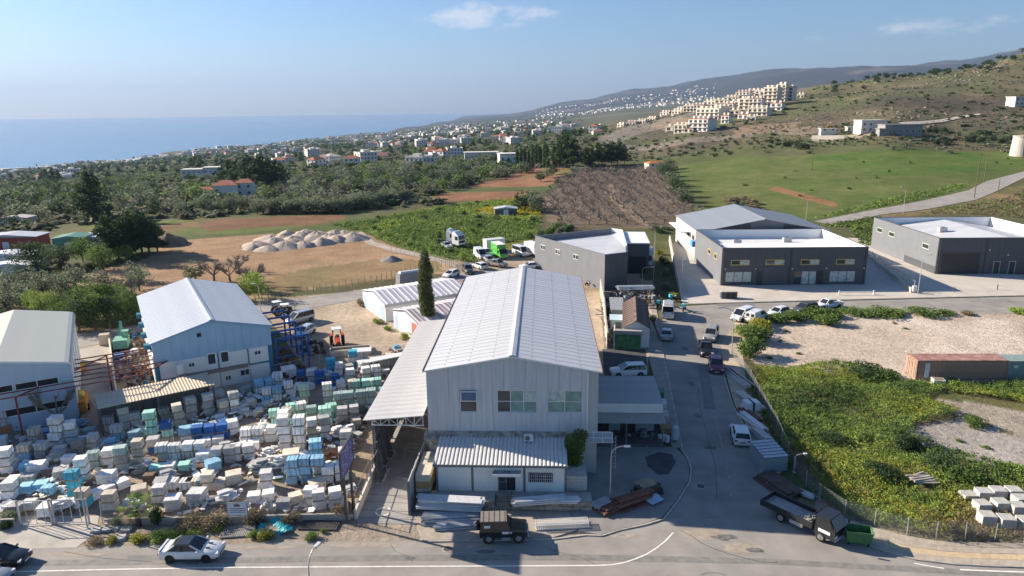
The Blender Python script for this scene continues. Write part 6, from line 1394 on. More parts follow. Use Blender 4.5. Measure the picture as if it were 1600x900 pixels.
for z in (1.62, 1.45, 1.28): b.box(-.65, .65, -.04, -.032, z, z+.05)
b.build('print', trim_d, sg)
for x in (-.7, .7): MB().bar((x, .06, 0), (x, .06, 2.1), .03).build('post', steel_g, sg)
# ------------------------------------------------------------------ materials lying about
def pile(label, pos, rz, n, l, r, m, spread=.6, box=False, layers=3, z0=0.0, name='pipe_bundle', piece='pipe', cat='pipes', th=None, jit=3):
    t = thing(name, label, cat, (pos.x, pos.y, z0), rz); k = 0
    me = (MB().box(-l/2, l/2, -r, r, 0, th or r*1.4) if box else MB().bar((-l/2, 0, r), (l/2, 0, r), r, 8)).mesh(piece, m)
    for i in range(n):
        lay = i*layers//n; per = n/layers; y = ((i % per)/max(per-1, 1)-.5)*spread*(1-.15*lay)
        o = link(piece, me, t, (random.uniform(-.2, .2), y, lay*((th*1.03 if th else r*1.45) if box else r*1.8)+.003*i), R(random.uniform(-jit, jit)))
    return t
wht = mat('painted_steel_white', (.62, .63, .63), .45, .2); brn = mat('steel_primer_brown', (.17, .075, .055), .7, var=.3, scale=3)
pile('stack of white profiled sheets on the terrace by the office', G(704, 790, .82), R(-4), 22, 5.4, .32, mat('sheet_stack_white', (.55, .56, .57), .45), .9, True, 11, .82, 'sheet_stack', 'sheet', 'sheets', .055)
pile('bundle of galvanised pipes at the foot of the stone terrace', G(705, 815), R(3), 30, 4.6, .07, steel_g, 1.5, False, 4, .10)
pile('second lower bundle of galvanised pipes nearer the road', G(712, 824), R(6), 16, 3.4, .08, steel_g, 1.0, False, 2, .10)
pile('bundle of white tubes lying on the terrace right of the steps', G(842, 784, .82), R(6), 18, 4.4, .06, wht, .9, False, 3, .82)
pile('short white tubes at the terrace end', G(890, 783, .82), R(-2), 10, 1.6, .07, wht, .8, False, 2, .82)
t = thing('railing_stack', 'white balustrade panels laid flat beside the off-roader', 'railings', G(879, 824)+Vector((0, 0, .12)), R(4))
for k in range(3):
    b = MB(); 
    for s in (-1, 1): b.box(-2.3+.15*k, 2.3-.1*k, s*.45-.03, s*.45+.03, .07*k+.25*(k == 2), .07*k+.05+.25*(k == 2))
    for i in range(26): b.box(-2.2+i*.17, -2.15+i*.17, -.42, .42, .07*k+.01+.25*(k == 2), .07*k+.04+.25*(k == 2))
    b.build('balustrade', wht, t)
pile('long brown steel beams stacked on the corner forecourt', G(990, 790), R(28), 10, 3.6, .16, brn, 1.0, True, 4, .11, 'beam_stack', 'beam', 'beams')
pile('short brown steel channels beside the lamp on the forecourt', G(950, 800), R(35), 12, 1.6, .12, brn, 1.2, True, 3, .11, 'beam_stack', 'beam', 'beams')
pile('silver tubes on brown channels beside the forecourt lamp', G(940, 796), R(35), 10, 1.8, .07, steel_g, .9, False, 2, .5)
pile('dark scrap steel behind the long brown beams', G(1012, 772), R(30), 12, 2.2, .15, mat('scrap_dark', (.06, .05, .048), .8, var=.4), 1.4, True, 3, .11, 'beam_stack', 'beam', 'scrap')
pile('pale blue sheet offcuts among the dark scrap', G(1019, 785), R(35), 5, 1.4, .22, mat('sheet_pale_blue', (.42, .52, .62), .5), .8, True, 3, .3, 'sheet_stack', 'sheet', 'sheets', .06)
pile('wooden pallet frames leaning on the dark scrap heap', G(1008, 768), R(30), 7, 1.6, .09, wood, 1.1, True, 1, .75, 'timber_stack', 'plank', 'timber', .1)
pile('steel roof trusses stacked by the street side fence', G(1152, 592), R(102), 9, 6.5, .07, steel_g, 1.5, False, 3, .05, 'truss_stack', 'tube', 'trusses')
pile('long wrapped pale pipe beside the street fence', G(1171, 628), R(104), 3, 5.0, .22, mat('wrap_pale', (.50, .48, .44), .6), .6, False, 1, .05)
pile('white profiles bundled along the street fence', G(1177, 662), R(102), 14, 4.5, .08, wht, .9, False, 3, .05)
pile('rusty bars beside the white profiles', G(1172, 650), R(104), 10, 3.5, .08, brn, .8, False, 2, .05)
pile('grey boards stacked along the street fence', G(1190, 684), R(104), 10, 2.6, .25, mat('board_stack_grey', (.44, .43, .40), .8), .8, True, 5, .05, 'board_stack', 'board', 'boards', .1)
pile('dark brown planks piled behind the flatbed lorry', G(1220, 760), R(112), 22, 3.8, .14, mat('plank_dark', (.10, .07, .06), .85, var=.4), 2.2, True, 3, .05, 'timber_stack', 'plank', 'timber', .1)
pile('silver pipes beside the dark brown planks', G(1252, 772), R(130), 8, 2.4, .07, steel_g, .7, False, 2, .05)
pile('bleached timber sticks heaped in the green lot', G(1440, 757), R(12), 11, 2.0, .07, mat('timber_bleached', (.38, .34, .30), .9), 1.2, True, 3, .45, 'timber_stack', 'plank', 'timber', .08, 20)
for k, (px, py, lab) in enumerate(((1173, 640, 'white wrapped bale by the street fence'),)):
    p = G(px, py); t = thing('wrapped_bale', lab, 'bale', (p.x, p.y, .05), R(8)); MB().box(-.9, .9, -.7, .7, 0, 1.0, taper=.12).build('bale', sheet_w, t); MB().box(-.1, .1, -.72, .72, .02, 1.02).build('strap', black_pl, t)
# ribbed grey metal bin on the right pavement
p = G(1211, 738); t = thing('metal_locker', 'ribbed grey-blue metal locker with sloping lid on the pavement', 'locker', (p.x, p.y, .05), R(8))
mB = mat('locker_grey_blue', (.24, .29, .33), .5, .2)
MB().box(-1.15, 1.15, 0, 2.9, 0, 1.45).build('body', mB, t)
MB().add([(-1.2, -.05, 1.46), (1.2, -.05, 1.46), (1.2, 2.95, 1.75), (-1.2, 2.95, 1.75)], [(0, 1, 2, 3)]).build('lid', mB, t)
for k in range(6): MB().add([(-1.2, k*.5, 1.52+k*.048), (1.2, k*.5, 1.52+k*.048), (1.2, k*.5+.3, 1.6+k*.048), (-1.2, k*.5+.3, 1.6+k*.048), (1.2, k*.5+.34, 1.5+k*.048), (-1.2, k*.5+.34, 1.5+k*.048)], [(0, 1, 2, 3), (3, 2, 4, 5)]).build('lid_rib', mat('locker_rib', (.46, .50, .54), .45, .2), t)
for z in (.3, .6, .9, 1.2): MB().box(-1.14, 1.14, -.05, -.001, z, z+.06).build('body_rib', mB, t)
# green wheeled skip
p = G(1339, 850); t = thing('wheeled_skip', 'open green wheeled rubbish skip behind the flatbed lorry', 'skip', (p.x, p.y, .11), R(-14)); gs = mat('skip_green', (.055, .16, .06), .55, var=.25, scale=3)
for nm, q in (('side', [(-.85, -.45, .25), (.85, -.45, .25), (.95, -.55, 1.2), (-.95, -.55, 1.2)]), ('side', [(.85, .45, .25), (-.85, .45, .25), (-.95, .55, 1.2), (.95, .55, 1.2)]), ('end', [(.85, -.45, .25), (.85, .45, .25), (.95, .55, 1.2), (.95, -.55, 1.2)]), ('end', [(-.85, .45, .25), (-.85, -.45, .25), (-.95, -.55, 1.2), (-.95, .55, 1.2)])):
    MB().add(q, [(0, 1, 2, 3), (3, 2, 1, 0)][:1]).build(nm, gs, t)
MB().box(-.84, .84, -.44, .44, .25, .55).build('waste', mat('skip_waste', (.05, .07, .03), .95, var=.5, scale=6), t)
for s in (-1, 1): MB().box(-.98, .98, s*.57-.03, s*.57+.03, 1.17, 1.24).build('rim_bar', gs, t); MB().box(s*.97-.03, s*.97+.03, -.54, .54, 1.171, 1.238).build('rim_bar', gs, t)
for x in (-.7, .7):
    for y in (-.38, .38): MB().bar((x, y-.03, .1), (x, y+.03, .1), .1, 10).build('castor', black_pl, t)
# green bin at the workshop
p = G(1028, 628); t = thing('wheeled_bin', 'tall green wheeled bin against the workshop side', 'bin', (p.x, p.y, .1), R(-8))
MB().box(-.55, .55, -.6, .6, .12, 1.25, taper=-.06).build('body', mat('bin_green', (.03, .19, .08), .5), t); MB().box(-.64, .64, -.68, .68, 1.26, 1.36).build('lid', MATS['bin_green'], t)
for x in (-.4, .4): MB().bar((x-.04, -.5, .1), (x+.04, -.5, .1), .1, 10).build('wheel', black_pl, t)
# goods at the workshop corner
for k, (px, py, c, lab) in enumerate(((1031, 690, (.55, .57, .60), 'white drum of paint nearest the lamp side of the workshop corner'), (1037, 690, (.55, .57, .60), 'white drum between two others at the workshop corner'), (1042, 692, (.55, .57, .60), 'white drum beside the tank at the workshop corner'))):
    p = G(px, py); t = thing('paint_drum', lab, 'drum', (p.x, p.y, .11)); MB().bar((0, 0, 0), (0, 0, .62), .24, 14).build('body', mat('drum_white', c, .5), t); MB().bar((0, 0, .621), (0, 0, .66), .25, 14).build('lid', frame_w, t)
p = G(1054, 690); t = thing('water_cylinder', 'grey standing boiler cylinder at the workshop corner', 'cylinder', (p.x, p.y, .11)); MB().bar((0, 0, .2), (0, 0, 1.5), .38, 16).build('drum', mat('cylinder_grey', (.40, .42, .45), .5), t); MB().bar((0, 0, 1.5), (0, 0, 1.72), .38, 16, .12).build('dome', MATS['cylinder_grey'], t); MB().bar((0, 0, 0), (0, 0, .2), .2, 8).build('foot', black_pl, t)
for k, (px, py, h, c, lab) in enumerate(((1036, 668, 1.6, (.45, .44, .42), 'stack of pale boards on the workshop side rack'), (1033, 652, 1.8, (.52, .53, .54), 'stack of white panels against the workshop side'), (1040, 680, 1.0, (.35, .22, .10), 'brown cardboard stack at the workshop corner'))):
    p = G(px, py); t = thing('board_stack', lab, 'boards', (p.x, p.y, .11), R(-6)); n = 7
    for i in range(n): MB().box(-.5-random.uniform(0, .1), .5, -.7, .7+random.uniform(0, .15), i*h/n, (i+.9)*h/n).build('board', mat('goods_%d' % k, c, .8, var=.25), t)
# concrete meter kiosk and barrier by the graphite hall
p = G(1138, 466); t = thing('meter_kiosk', 'small dark kiosk box with pale roof before the graphite hall', 'kiosk', (p.x, p.y, .06), R(-1)); MB().box(-1.4, 1.4, -.5, .5, 0, 1.15).build('body', gA, t); MB().box(-1.45, 1.45, -.55, .55, 1.151, 1.3).build('roof', concrete, t)
for x in (-.5, .4): MB().box(x, x+.7, -.53, -.501, .1, 1.0).build('door', MATS['door_dark'], t)
p = G(1338, 461); t = thing('barrier_rail', 'low white barrier rail before the graphite hall', 'barrier', (p.x, p.y, .06)); MB().box(-3.2, 3.2, -.06, .06, .5, .62).build('rail', frame_w, t)
for x in (-3.1, 3.1): MB().box(x-.1, x+.1, -.1, .1, 0, .75).build('post', frame_w, t)
for k, px in enumerate((1490, 1558)):
    p = G(px, 457 if k == 0 else 453); t = thing('bollard', ('dark bollard before the roller door of the mid grey hall', 'dark bollard before the green framed doors')[k], 'bollard', (p.x, p.y, .06), 0, 'bollards'); MB().bar((0, 0, 0), (0, 0, .95), .09, 10).build('post', trim_d, t); MB().bar((0, 0, .951), (0, 0, 1.0), .1, 10).build('cap', steel_g, t)
p = G(1428, 458); t = thing('meter_box', 'white meter box on a stub beside the hall lamp', 'meter box', (p.x, p.y, .06)); MB().box(-.35, .35, -.2, .2, .3, 1.3).build('box', frame_w, t); MB().box(-.2, .2, -.1, .1, 0, .3).build('stub', concrete, t)
# ------------------------------------------------------------------ shipping container on the lot
A, B = G(1430, 594), G(1571, 594); ct = thing('shipping_container', 'long rust brown shipping container with dull red roof on the pale lot', 'container', A, math.atan2((B-A).y, (B-A).x)); cl_ = (B-A).length; cd_ = 2.44; chh = 2.55
ru = mat('container_rust', (.34, .205, .14), .8, var=.22, scale=1.6, col2=(.42, .28, .20), detail=8); ruf = mat('container_roof', (.30, .13, .11), .75, var=.25, scale=.8, col2=(.42, .27, .22), detail=8)
MB().box(.02, cl_-.02, .04, cd_, .12, chh-.03).build('body', ru, ct)
n = 44; cw_ = (cl_-.3)/n; me = MB().add([(0, .04, .15), (cw_*.3, 0, .15), (cw_*.6, 0, .15), (cw_*.9, .04, .15), (0, .04, chh-.12), (cw_*.3, 0, chh-.12), (cw_*.6, 0, chh-.12), (cw_*.9, .04, chh-.12)], [(0, 1, 5, 4), (1, 2, 6, 5), (2, 3, 7, 6), (4, 5, 6, 7), (3, 2, 1, 0)]).mesh('corrugation', ru)
for i in range(n): link('corrugation', me, ct, (.15+i*cw_, 0, 0))
for z0, z1 in ((.02, .15), (chh-.12, chh+.02)):
    for y in (-.03, cd_-.05): MB().box(0, cl_, y, y+.1, z0, z1).build('rail', ruf, ct)
for x in (-.03, cl_-.09):
    for y in (-.035, cd_-.07): MB().box(x, x+.14, y, y+.14, 0, chh+.03).build('corner_post', ruf, ct)
for i in range(12): MB().box(.12+i*(cl_-.2)/12, .10+(i+1)*(cl_-.2)/12, .1, cd_-.1, chh-.03, chh+.03).build('roof_panel', ruf, ct)
for y in (.12, 1.26): MB().box(-.06, .0, y, y+1.08, .2, chh-.15).build('door', mat('container_door', (.38, .25, .18), .8, var=.2, scale=2), ct)
for y in (.4, .9, 1.6, 2.0): MB().bar((-.09, y, .2), (-.09, y, chh-.15), .03).build('lock_bar', ruf, ct)
MB().box(1.0, 1.55, -.012, -.002, .3, 2.2).build('white_label', mat('label_white', (.62, .62, .60), .7), ct)
t = thing('shipping_container', 'grey-green container with a white crane emblem behind the rust brown one', 'container', ct.matrix_basis @ Vector((cl_+.15, .1, 0)), ct.rotation_euler.z); gg = mat('container_green', (.22, .29, .27), .7, var=.15, scale=2)
MB().box(0, 6.0, 0, 2.4, .1, 2.45).build('body', gg, t)
for i in range(20): MB().box(.1+i*.29, .25+i*.29, -.035, -.001, .2, 2.35).build('corrugation', gg, t)
b = MB(); b.box(.65, 1.15, -.05, -.036, 1.55, 1.9); b.build('white_label', MATS['label_white'], t)
b = MB(); b.bar((2.0, -.045, 1.5), (2.35, -.045, 1.9), .05, 4); b.bar((2.35, -.045, 1.9), (2.45, -.045, 1.35), .05, 4); b.bar((2.45, -.045, 1.35), (2.1, -.045, 1.0), .05, 4); b.build('emblem', MATS['label_white'], t)
p = G(1465, 601); t = thing('white_tub', 'square white tub beside the container wall', 'tub', (p.x, p.y, 0), R(-12)); MB().box(-.6, .6, -.5, .5, 0, .75, taper=-.05).build('shell', frame_w, t); MB().box(-.55, .55, -.45, .45, .751, .77).build('inside', MATS['soil'] if 'soil' in MATS else wood, t)
# pallets of grey blocks on the corner of the green lot
bk = mat('paver_grey', (.44, .43, .40), .85, var=.2, scale=3)
for i, (px, py) in enumerate(((1535, 778), (1557, 778), (1582, 778), (1593, 791), (1533, 797), (1561, 797), (1588, 803), (1540, 818), (1570, 823), (1601, 823), (1611, 791), (1512, 777))):
    p = G(px, py); t = thing('paver_pallet', 'grey paver pallet among weeds in the corner of the green lot', 'pallet', (p.x, p.y, 0), R(-3+random.uniform(-4, 4)), 'paver pallets in the green lot'); link('pallet_base', pal_me, t)
    hgt_ = random.choice((.8, .8, .65)) if i < 11 else .3
    for l in range(4): MB().box(-.55, .55, -.5, .5, .121+l*hgt_/4, .115+(l+1)*hgt_/4).build('course', bk, t)
# teal tarpaulin, pallets and sheet frames at the roadside below the yard
p = G(432, 826); V = []; n = 14
for i in range(n+1):
    for j in range(n+1):
        u, v_ = i/n-.5, j/n-.5; V.append((u*2.7, v_*2.0, .16+.14*math.sin(u*9+v_*4)+.10*math.sin(v_*17+u*7)+random.uniform(-.03, .03)))
tp = thing('tarpaulin', 'crumpled teal tarpaulin on the roadside verge', 'tarpaulin', (p.x, p.y, .03), R(8)); MB().add(V, [(i*(n+1)+j, (i+1)*(n+1)+j, (i+1)*(n+1)+j+1, i*(n+1)+j+1) for i in range(n) for j in range(n)]).build('sheet', mat('tarp_teal', (.02, .36, .38), .5, var=.2, scale=3), tp)
b = MB(); b.cbox((0, 0, .0), 2.3, 1.6, .12); b.build('load', wood, tp)
for k, (px, py, w, d, a_, c, lab) in enumerate(((372, 832, 2.6, 1.5, 6, (.30, .29, .27), 'grey slatted frame lying flat beside the tarpaulin'), (500, 822, 3.2, 1.3, -4, (.10, .09, .085), 'dark grille lying flat on the verge right of the tarpaulin'))):
    p = G(px, py); t = thing('slat_frame', lab, 'frame', (p.x, p.y, .04), R(a_)); m_ = mat('slat_frame_%d' % k, c, .8, var=.3)
    for i in range(18): MB().box(-w/2+i*w/18, -w/2+i*w/18+w/30, -d/2, d/2, .05, .1).build('slat', m_, t)
    for y in (-d/2, d/2-.06): MB().box(-w/2, w/2, y, y+.06, 0, .05).build('rail', m_, t)
for i, (px, py) in enumerate(((152, 830), (166, 829), (181, 827), (197, 829), (188, 842))):
    p = G(px, py); t = thing('flat_slab', 'flat stone slab on the verge below the palm', 'slab', (p.x, p.y, .02), R(random.uniform(-20, 20)), 'slabs below the palm')
    MB().box(-.45, .45, -.32, .32, .0, .12).build('slab', YM['g' if i < 4 else 'c'], t); MB().box(-.4, .4, -.3, .3, .121, .2, rz=.1).build('top_slab', YM['g'], t)
# blue steel portal frames beside the blue hall
bst = mat('steel_royal_blue', (.015, .075, .30), .5)
for k, (pa, pb, lab) in enumerate((((452, 607), (476, 607), 'nearest the stone yard'), ((440, 588), (462, 586), 'second from the stone yard'), ((428, 570), (449, 566), 'in the middle of the row'), ((418, 553), (437, 548), 'fourth from the stone yard'), ((410, 538), (427, 532), 'furthest from the stone yard'))):
    A, B = bh.matrix_basis @ Vector((WB+.6, .6+k*3.3, 0)), bh.matrix_basis @ Vector((WB+4.6, .6+k*3.3, 0)); t = thing('portal_frame', 'royal blue steel portal frame, '+lab, 'steel frame', A, R(30.3), 'royal blue portal frames'); hh_ = 4.6
    for x in (0, 4.0): MB().box(x-.11, x+.11, -.11, .11, 0, hh_).build('column', bst, t)
    MB().box(-.11, 4.11, -.09, .09, hh_, hh_+.24).build('beam', bst, t)
    MB().box(.12, 3.88, -.05, .05, 2.2, 2.32).build('cross_rail', bst, t)
junk = [mat('junk_%d' % i, c, .8, var=.4, scale=4) for i, c in enumerate(((.10, .07, .06), (.22, .12, .07), (.05, .05, .055), (.30, .28, .26), (.16, .19, .22), (.42, .17, .05), (.05, .16, .28)))]
def junk_heap(label, poly, n, smax=.8, h=.9, sel=None, name='scrap_heap'):
    P_ = [tuple(G(*q)[:2]) for q in poly]; xs = [p[0] for p in P_]; ys = [p[1] for p in P_]; b = MB(); k = 0; c = Vector((sum(xs)/len(xs), sum(ys)/len(ys), 0))
    while k < n:
        x, y = random.uniform(min(xs), max(xs)), random.uniform(min(ys), max(ys))
        if not inpoly(np.array([x]), np.array([y]), P_)[0]: continue
        b.use(junk[random.choice(sel or range(7))]); s = random.uniform(.15, smax); q = random.random(); z = random.uniform(0, h*.6)
        if q < .5: b.cbox((x, y, z), s, s*random.uniform(.2, .9), random.uniform(.1, .6), random.random()*3, (random.gauss(0, .4), random.gauss(0, .4)))
        elif q < .8: b.bar((x, y, z+.1), (x+random.gauss(0, .8), y+random.gauss(0, .8), z+random.uniform(0, .9)), random.uniform(.03, .09), 5)
        else: b.bar((x, y, z), (x+.05, y+.05, z+random.uniform(.3, .9)), random.uniform(.15, .35), 10)
        k += 1
    return tag(b.build(name), label, 'scrap', kind='stuff')
junk_heap('scrap machinery strewn along the lane beside the blue hall', [(178, 545), (200, 520), (222, 520), (232, 560), (244, 615), (205, 612), (184, 600)], 170, .9, 1.0)
junk_heap('red and rusty machine parts under the blue portal frames', [(432, 612), (425, 570), (440, 545), (470, 575), (478, 605), (450, 612)], 90, .8, .9, (0, 0, 1, 2, 5))
junk_heap('farm implements heaped behind the pale blue hatchback', [(470, 548), (480, 536), (505, 540), (508, 556), (480, 562)], 50, .9, 1.0, (0, 1, 2, 3))
junk_heap('steel and timber stacked in the yard behind the rusty roof store', [(948, 478), (960, 462), (1000, 455), (1030, 458), (1035, 474), (1010, 486), (990, 470), (960, 500), (950, 530), (945, 520)], 190, 1.0, 1.6, (0, 0, 1, 2, 3, 3, 4))
junk_heap('goods and tools cluttering the shaded workshop front', [(940, 690), (1025, 690), (1025, 680), (945, 680)], 40, .5, .9, (0, 2, 3, 4))
junk_heap('rusty sheet scrap on the dirt behind the warehouse', [(893, 428), (945, 430), (944, 448), (915, 450)], 70, 1.2, 1.2, (0, 1, 1, 3))
junk_heap('stony debris along the edge of the lean-to', [(575, 600), (630, 545), (650, 530), (655, 545), (600, 640), (570, 680)], 160, .5, .3, (1, 3, 3, 3))
pile('pale gutters and profiles racked behind the rusty roof store', G(992, 463), R(2), 14, 6.5, .09, wht, 1.6, False, 3, 1.4, 'profile_rack', 'profile', 'profiles')
# yellow and orange drilling gear by the green roofed hall
p = G(128, 640); t = thing('mobile_compressor', 'long orange wheeled compressor trailer beside the green roofed hall', 'compressor', (p.x, p.y, 0), R(118)); og = mat('machine_orange', (.55, .22, .03), .6, var=.25)
MB().box(-2.0, 2.0, -.7, .7, .5, 1.6, taper=.1).build('housing', og, t); MB().bar((-.6, 0, 1.6), (1.0, 0, 1.6), .5, 14).build('tank', mat('machine_yellow', (.60, .40, .04), .6), t)
for s in (-1, 1): add_wheel(t, -.4, s*.75, .38)
MB().beam((-2.0, 0, .5), (-3.4, 0, .4), .12, .12).build('drawbar', black_pl, t)
p = G(126, 585); t = thing('cement_mixer', 'yellow drum mixer in the lane beside the green roofed hall', 'mixer', (p.x, p.y, 0), R(60)); MB().bar((-.5, 0, 1.0), (.5, 0, 1.4), .5, 14, .3).build('drum', MATS['machine_yellow'], t); MB().box(-.6, .6, -.4, .4, .3, .7).build('frame', og, t)
for s in (-1, 1): add_wheel(t, -.2, s*.45, .3, .14)
# green excavating machine in the scrap lane
p = G(192, 548); t = thing('old_crane', 'old pale green crane jib and cab amid the scrap lane', 'crane', (p.x, p.y, 0), R(110)); gm3 = mat('machine_green', (.16, .36, .28), .7, var=.25)
MB().box(-1.3, 1.3, -.9, .9, .7, 1.9).build('housing', gm3, t); MB().box(.2, 1.2, -.95, -.1, 1.9, 2.8).build('cab', gm3, t); MB().box(.4, 1.21, -.97, -.3, 2.1, 2.7).build('cab_glass', car_glass, t)
MB().beam((1.0, .4, 1.6), (3.6, .4, 3.4), .3, .3).build('boom', gm3, t); MB().beam((3.6, .4, 3.4), (4.3, .4, 1.0), .22, .22).build('dipper', gm3, t)
for s in (-1, 1): MB().box(-1.6, 1.6, s*.9-.25, s*.9+.25, 0, .7, taper=.05).build('track', black_pl, t)
for k, (px, py, a_, c, lab) in enumerate(((165, 538, 20, (.46, .40, .31), 'pale cube tank beside the lane wall'), (212, 560, 5, (.62, .63, .63), 'white standing water drum in the scrap lane'), (187, 563, 30, (.04, .15, .40), 'blue covered crate in the scrap lane'))):
    p = G(px, py); t = thing(('cube_tank', 'water_drum', 'covered_crate')[k], lab, ('tank', 'drum', 'crate')[k], (p.x, p.y, 0), R(a_)); m_ = mat('lane_item_%d' % k, c, .7, var=.1)
    if k == 1: MB().bar((0, 0, 0), (0, 0, 1.3), .5, 14).build('body', m_, t); MB().bar((0, 0, 1.301), (0, 0, 1.4), .4, 14).build('lid', m_, t)
    else: MB().box(-.7, .7, -.6, .6, .1, 1.6 if k == 0 else 1.0, taper=.04).build('body', m_, t); MB().box(-.6, .6, -.5, .5, 0, .1).build('foot', wood, t)
w_ = thing('lane_wall', 'weathered low wall beside the scrap lane', 'wall', (0, 0, 0))
for a, c in zip([(172, 540), (176, 570), (180, 600)], [(176, 570), (180, 600), (184, 625)]): MB().beam(G(*a)+Vector((0, 0, .6)), G(*c)+Vector((0, 0, .6)), .2, 1.2).build('wall_segment', plaster, w_)
# gravel mounds on the graded ground
gravel = mat('gravel_pale', (.40, .335, .28), .95, var=.2, scale=1.6, bump=.8, bscale=4, detail=8)
def cone(label, p, r, h, m, group, seed):
    q = np.random.default_rng(seed); V = [(0, 0, h)]; n = 20; rr = [.12, .4, .7, 1.0]
    for f in rr:
        for k in range(n):
            w = r*f*(1+q.uniform(-.16, .16)); V.append((w*math.cos(2*math.pi*k/n), w*math.sin(2*math.pi*k/n), max(-.1, h*(1-f**1.15)*(1+q.uniform(-.16, .16))) if f < 1 else -.15))
    Fs = [(0, 1+k, 1+(k+1) % n) for k in range(n)]+[(1+j*n+k, 1+(j+1)*n+k, 1+(j+1)*n+(k+1) % n, 1+j*n+(k+1) % n) for j in range(3) for k in range(n)]
    o = MB().add(V, Fs).build('gravel_mound', m, None, p, smooth=True); tag(o, label, 'gravel', group)
for i, (px, py, r) in enumerate(((420, 390, 3.2), (446, 387, 3.6), (475, 384, 3.6), (503, 381, 3.8), (530, 377, 3.6), (405, 384, 3), (430, 380, 3.6), (458, 378, 3.5), (486, 376, 3.5), (512, 373, 3.6), (550, 374, 4.0), (440, 373, 3.6), (468, 371, 3.8), (495, 370, 3.6), (520, 368, 3.6), (425, 375, 3.4), (395, 388, 2.6), (540, 366, 3.2), (452, 367, 3.0), (480, 366, 3.0))):
    cone('pale gravel mound in the rows on the graded ground', L(px+random.uniform(-4, 4), py+random.uniform(-1, 1)), r*random.uniform(1.0, 1.5), r*random.uniform(.34, .46), gravel, 'gravel mounds', i)
cone('low dark gravel heap alone on the graded ground', L(611, 407), 2.8, 1.1, mat('gravel_dark', (.20, .185, .18), .95, var=.25, scale=2, bump=.6), None, 50)
cone('brown earth mound under the tall pines', L(262, 382), 6, 3.0, mat('earth_brown', (.20, .145, .10), .95, var=.25, scale=1, bump=.6), None, 51)
# stone walled store behind the white stores (dark water tank)
p = G(645, 443); t = thing('covered_tank', 'long grey tarpaulin covered load behind the larger white store', 'covered load', (p.x, p.y, 0), R(32)); MB().box(-3.2, 3.2, -1.1, 1.1, 0, 2.4, taper=.25).build('cover', mat('tarp_grey', (.17, .18, .20), .7, var=.3), t); MB().box(-2.8, 2.8, -.7, .7, 2.39, 2.7, taper=.3).build('ridge', mat('tarp_silver', (.45, .47, .50), .5), t)
junk_heap('crates, sheets and tools lining the wall of the warehouse side yard', [(942, 470), (956, 466), (960, 500), (958, 540), (948, 542)], 90, .9, 1.2, (0, 2, 3, 4, 6))
# ------------------------------------------------------------------ vegetation
def leaf_mat(name, c, c2, rnd=.35, scale=.8): 
    m = mat(name, tuple(2.0*x for x in c), .7, var=.3, scale=scale, col2=tuple(2.0*x for x in c2), spec=.12, rnd=rnd, detail=3)
    nt = m.node_tree; b_ = nt.nodes['Principled BSDF']; tr = nt.nodes.new('ShaderNodeBsdfTranslucent'); ms = nt.nodes.new('ShaderNodeMixShader'); ms.inputs[0].default_value = .32
    nt.links.new(b_.inputs['Base Color'].links[0].from_socket, tr.inputs[0]); nt.links.new(b_.outputs[0], ms.inputs[1]); nt.links.new(tr.outputs[0], ms.inputs[2]); nt.links.new(ms.outputs[0], nt.nodes['Material Output'].inputs[0])
    return m
FM = {'olive': leaf_mat('foliage_olive', (.085, .105, .062), (.135, .155, .098)), 'green': leaf_mat('foliage_green', (.055, .095, .022), (.105, .15, .04)), 'dark': leaf_mat('foliage_dark', (.022, .042, .018), (.05, .075, .03)),
      'bright': leaf_mat('foliage_bright', (.10, .15, .03), (.17, .215, .05)), 'yellow': leaf_mat('foliage_yellow', (.13, .135, .025), (.20, .195, .03)), 'dry': leaf_mat('foliage_dry', (.12, .095, .06), (.17, .14, .09)), 'scrub': leaf_mat('foliage_scrub', (.075, .078, .045), (.13, .12, .075)),
      'cypress': leaf_mat('foliage_cypress', (.045, .06, .024), (.085, .10, .045), scale=1.5), 'palm': leaf_mat('foliage_palm', (.06, .11, .02), (.16, .20, .05)), 'flower': leaf_mat('flower_yellow', (.22, .19, .012), (.30, .26, .02))}
bark = mat('bark_brown', (.13, .10, .075), .95, var=.3, scale=3, bump=.5); twig = mat('bare_twig', (.21, .18, .16), .95, var=.25, scale=3); bark_d = mat('bark_dark', (.07, .055, .045), .95, var=.3, scale=3)
def quads(C, S, g, up=.35, stretch=1.0):
    """leaf faces of size S at points C"""
    n = len(C); nr = g.normal(size=(n, 3)); nr[:, 2] = np.abs(nr[:, 2])+up; nr /= np.linalg.norm(nr, axis=1)[:, None]
    a = np.cross(nr, g.normal(size=(n, 3))); a /= np.linalg.norm(a, axis=1)[:, None]+1e-9; b_ = np.cross(nr, a)
    S = np.asarray(S).reshape(-1, 1); a = a*S*stretch; b_ = b_*S*.62
    V = np.stack([C-a, C-b_*.9, C+a*1.05, C+b_*.9], 1).reshape(-1, 3); return V, np.arange(4*n).reshape(n, 4)
def crown(centres, n, size, g, hollow=.55):
    """points through a set of lobes (x, y, z, rx, ry, rz), most of them near the lobes' skins"""
    c = np.array(centres, float); w = c[:, 3]*c[:, 4]+c[:, 5]*c[:, 3]; k = g.choice(len(c), n, p=w/w.sum())
    d = g.normal(size=(n, 3)); d /= np.linalg.norm(d, axis=1)[:, None]; r = hollow+(1.08-hollow)*g.random(n)**.6
    return c[k, :3]+d*r[:, None]*c[k, 3:6], size*(.6+.8*g.random(n))
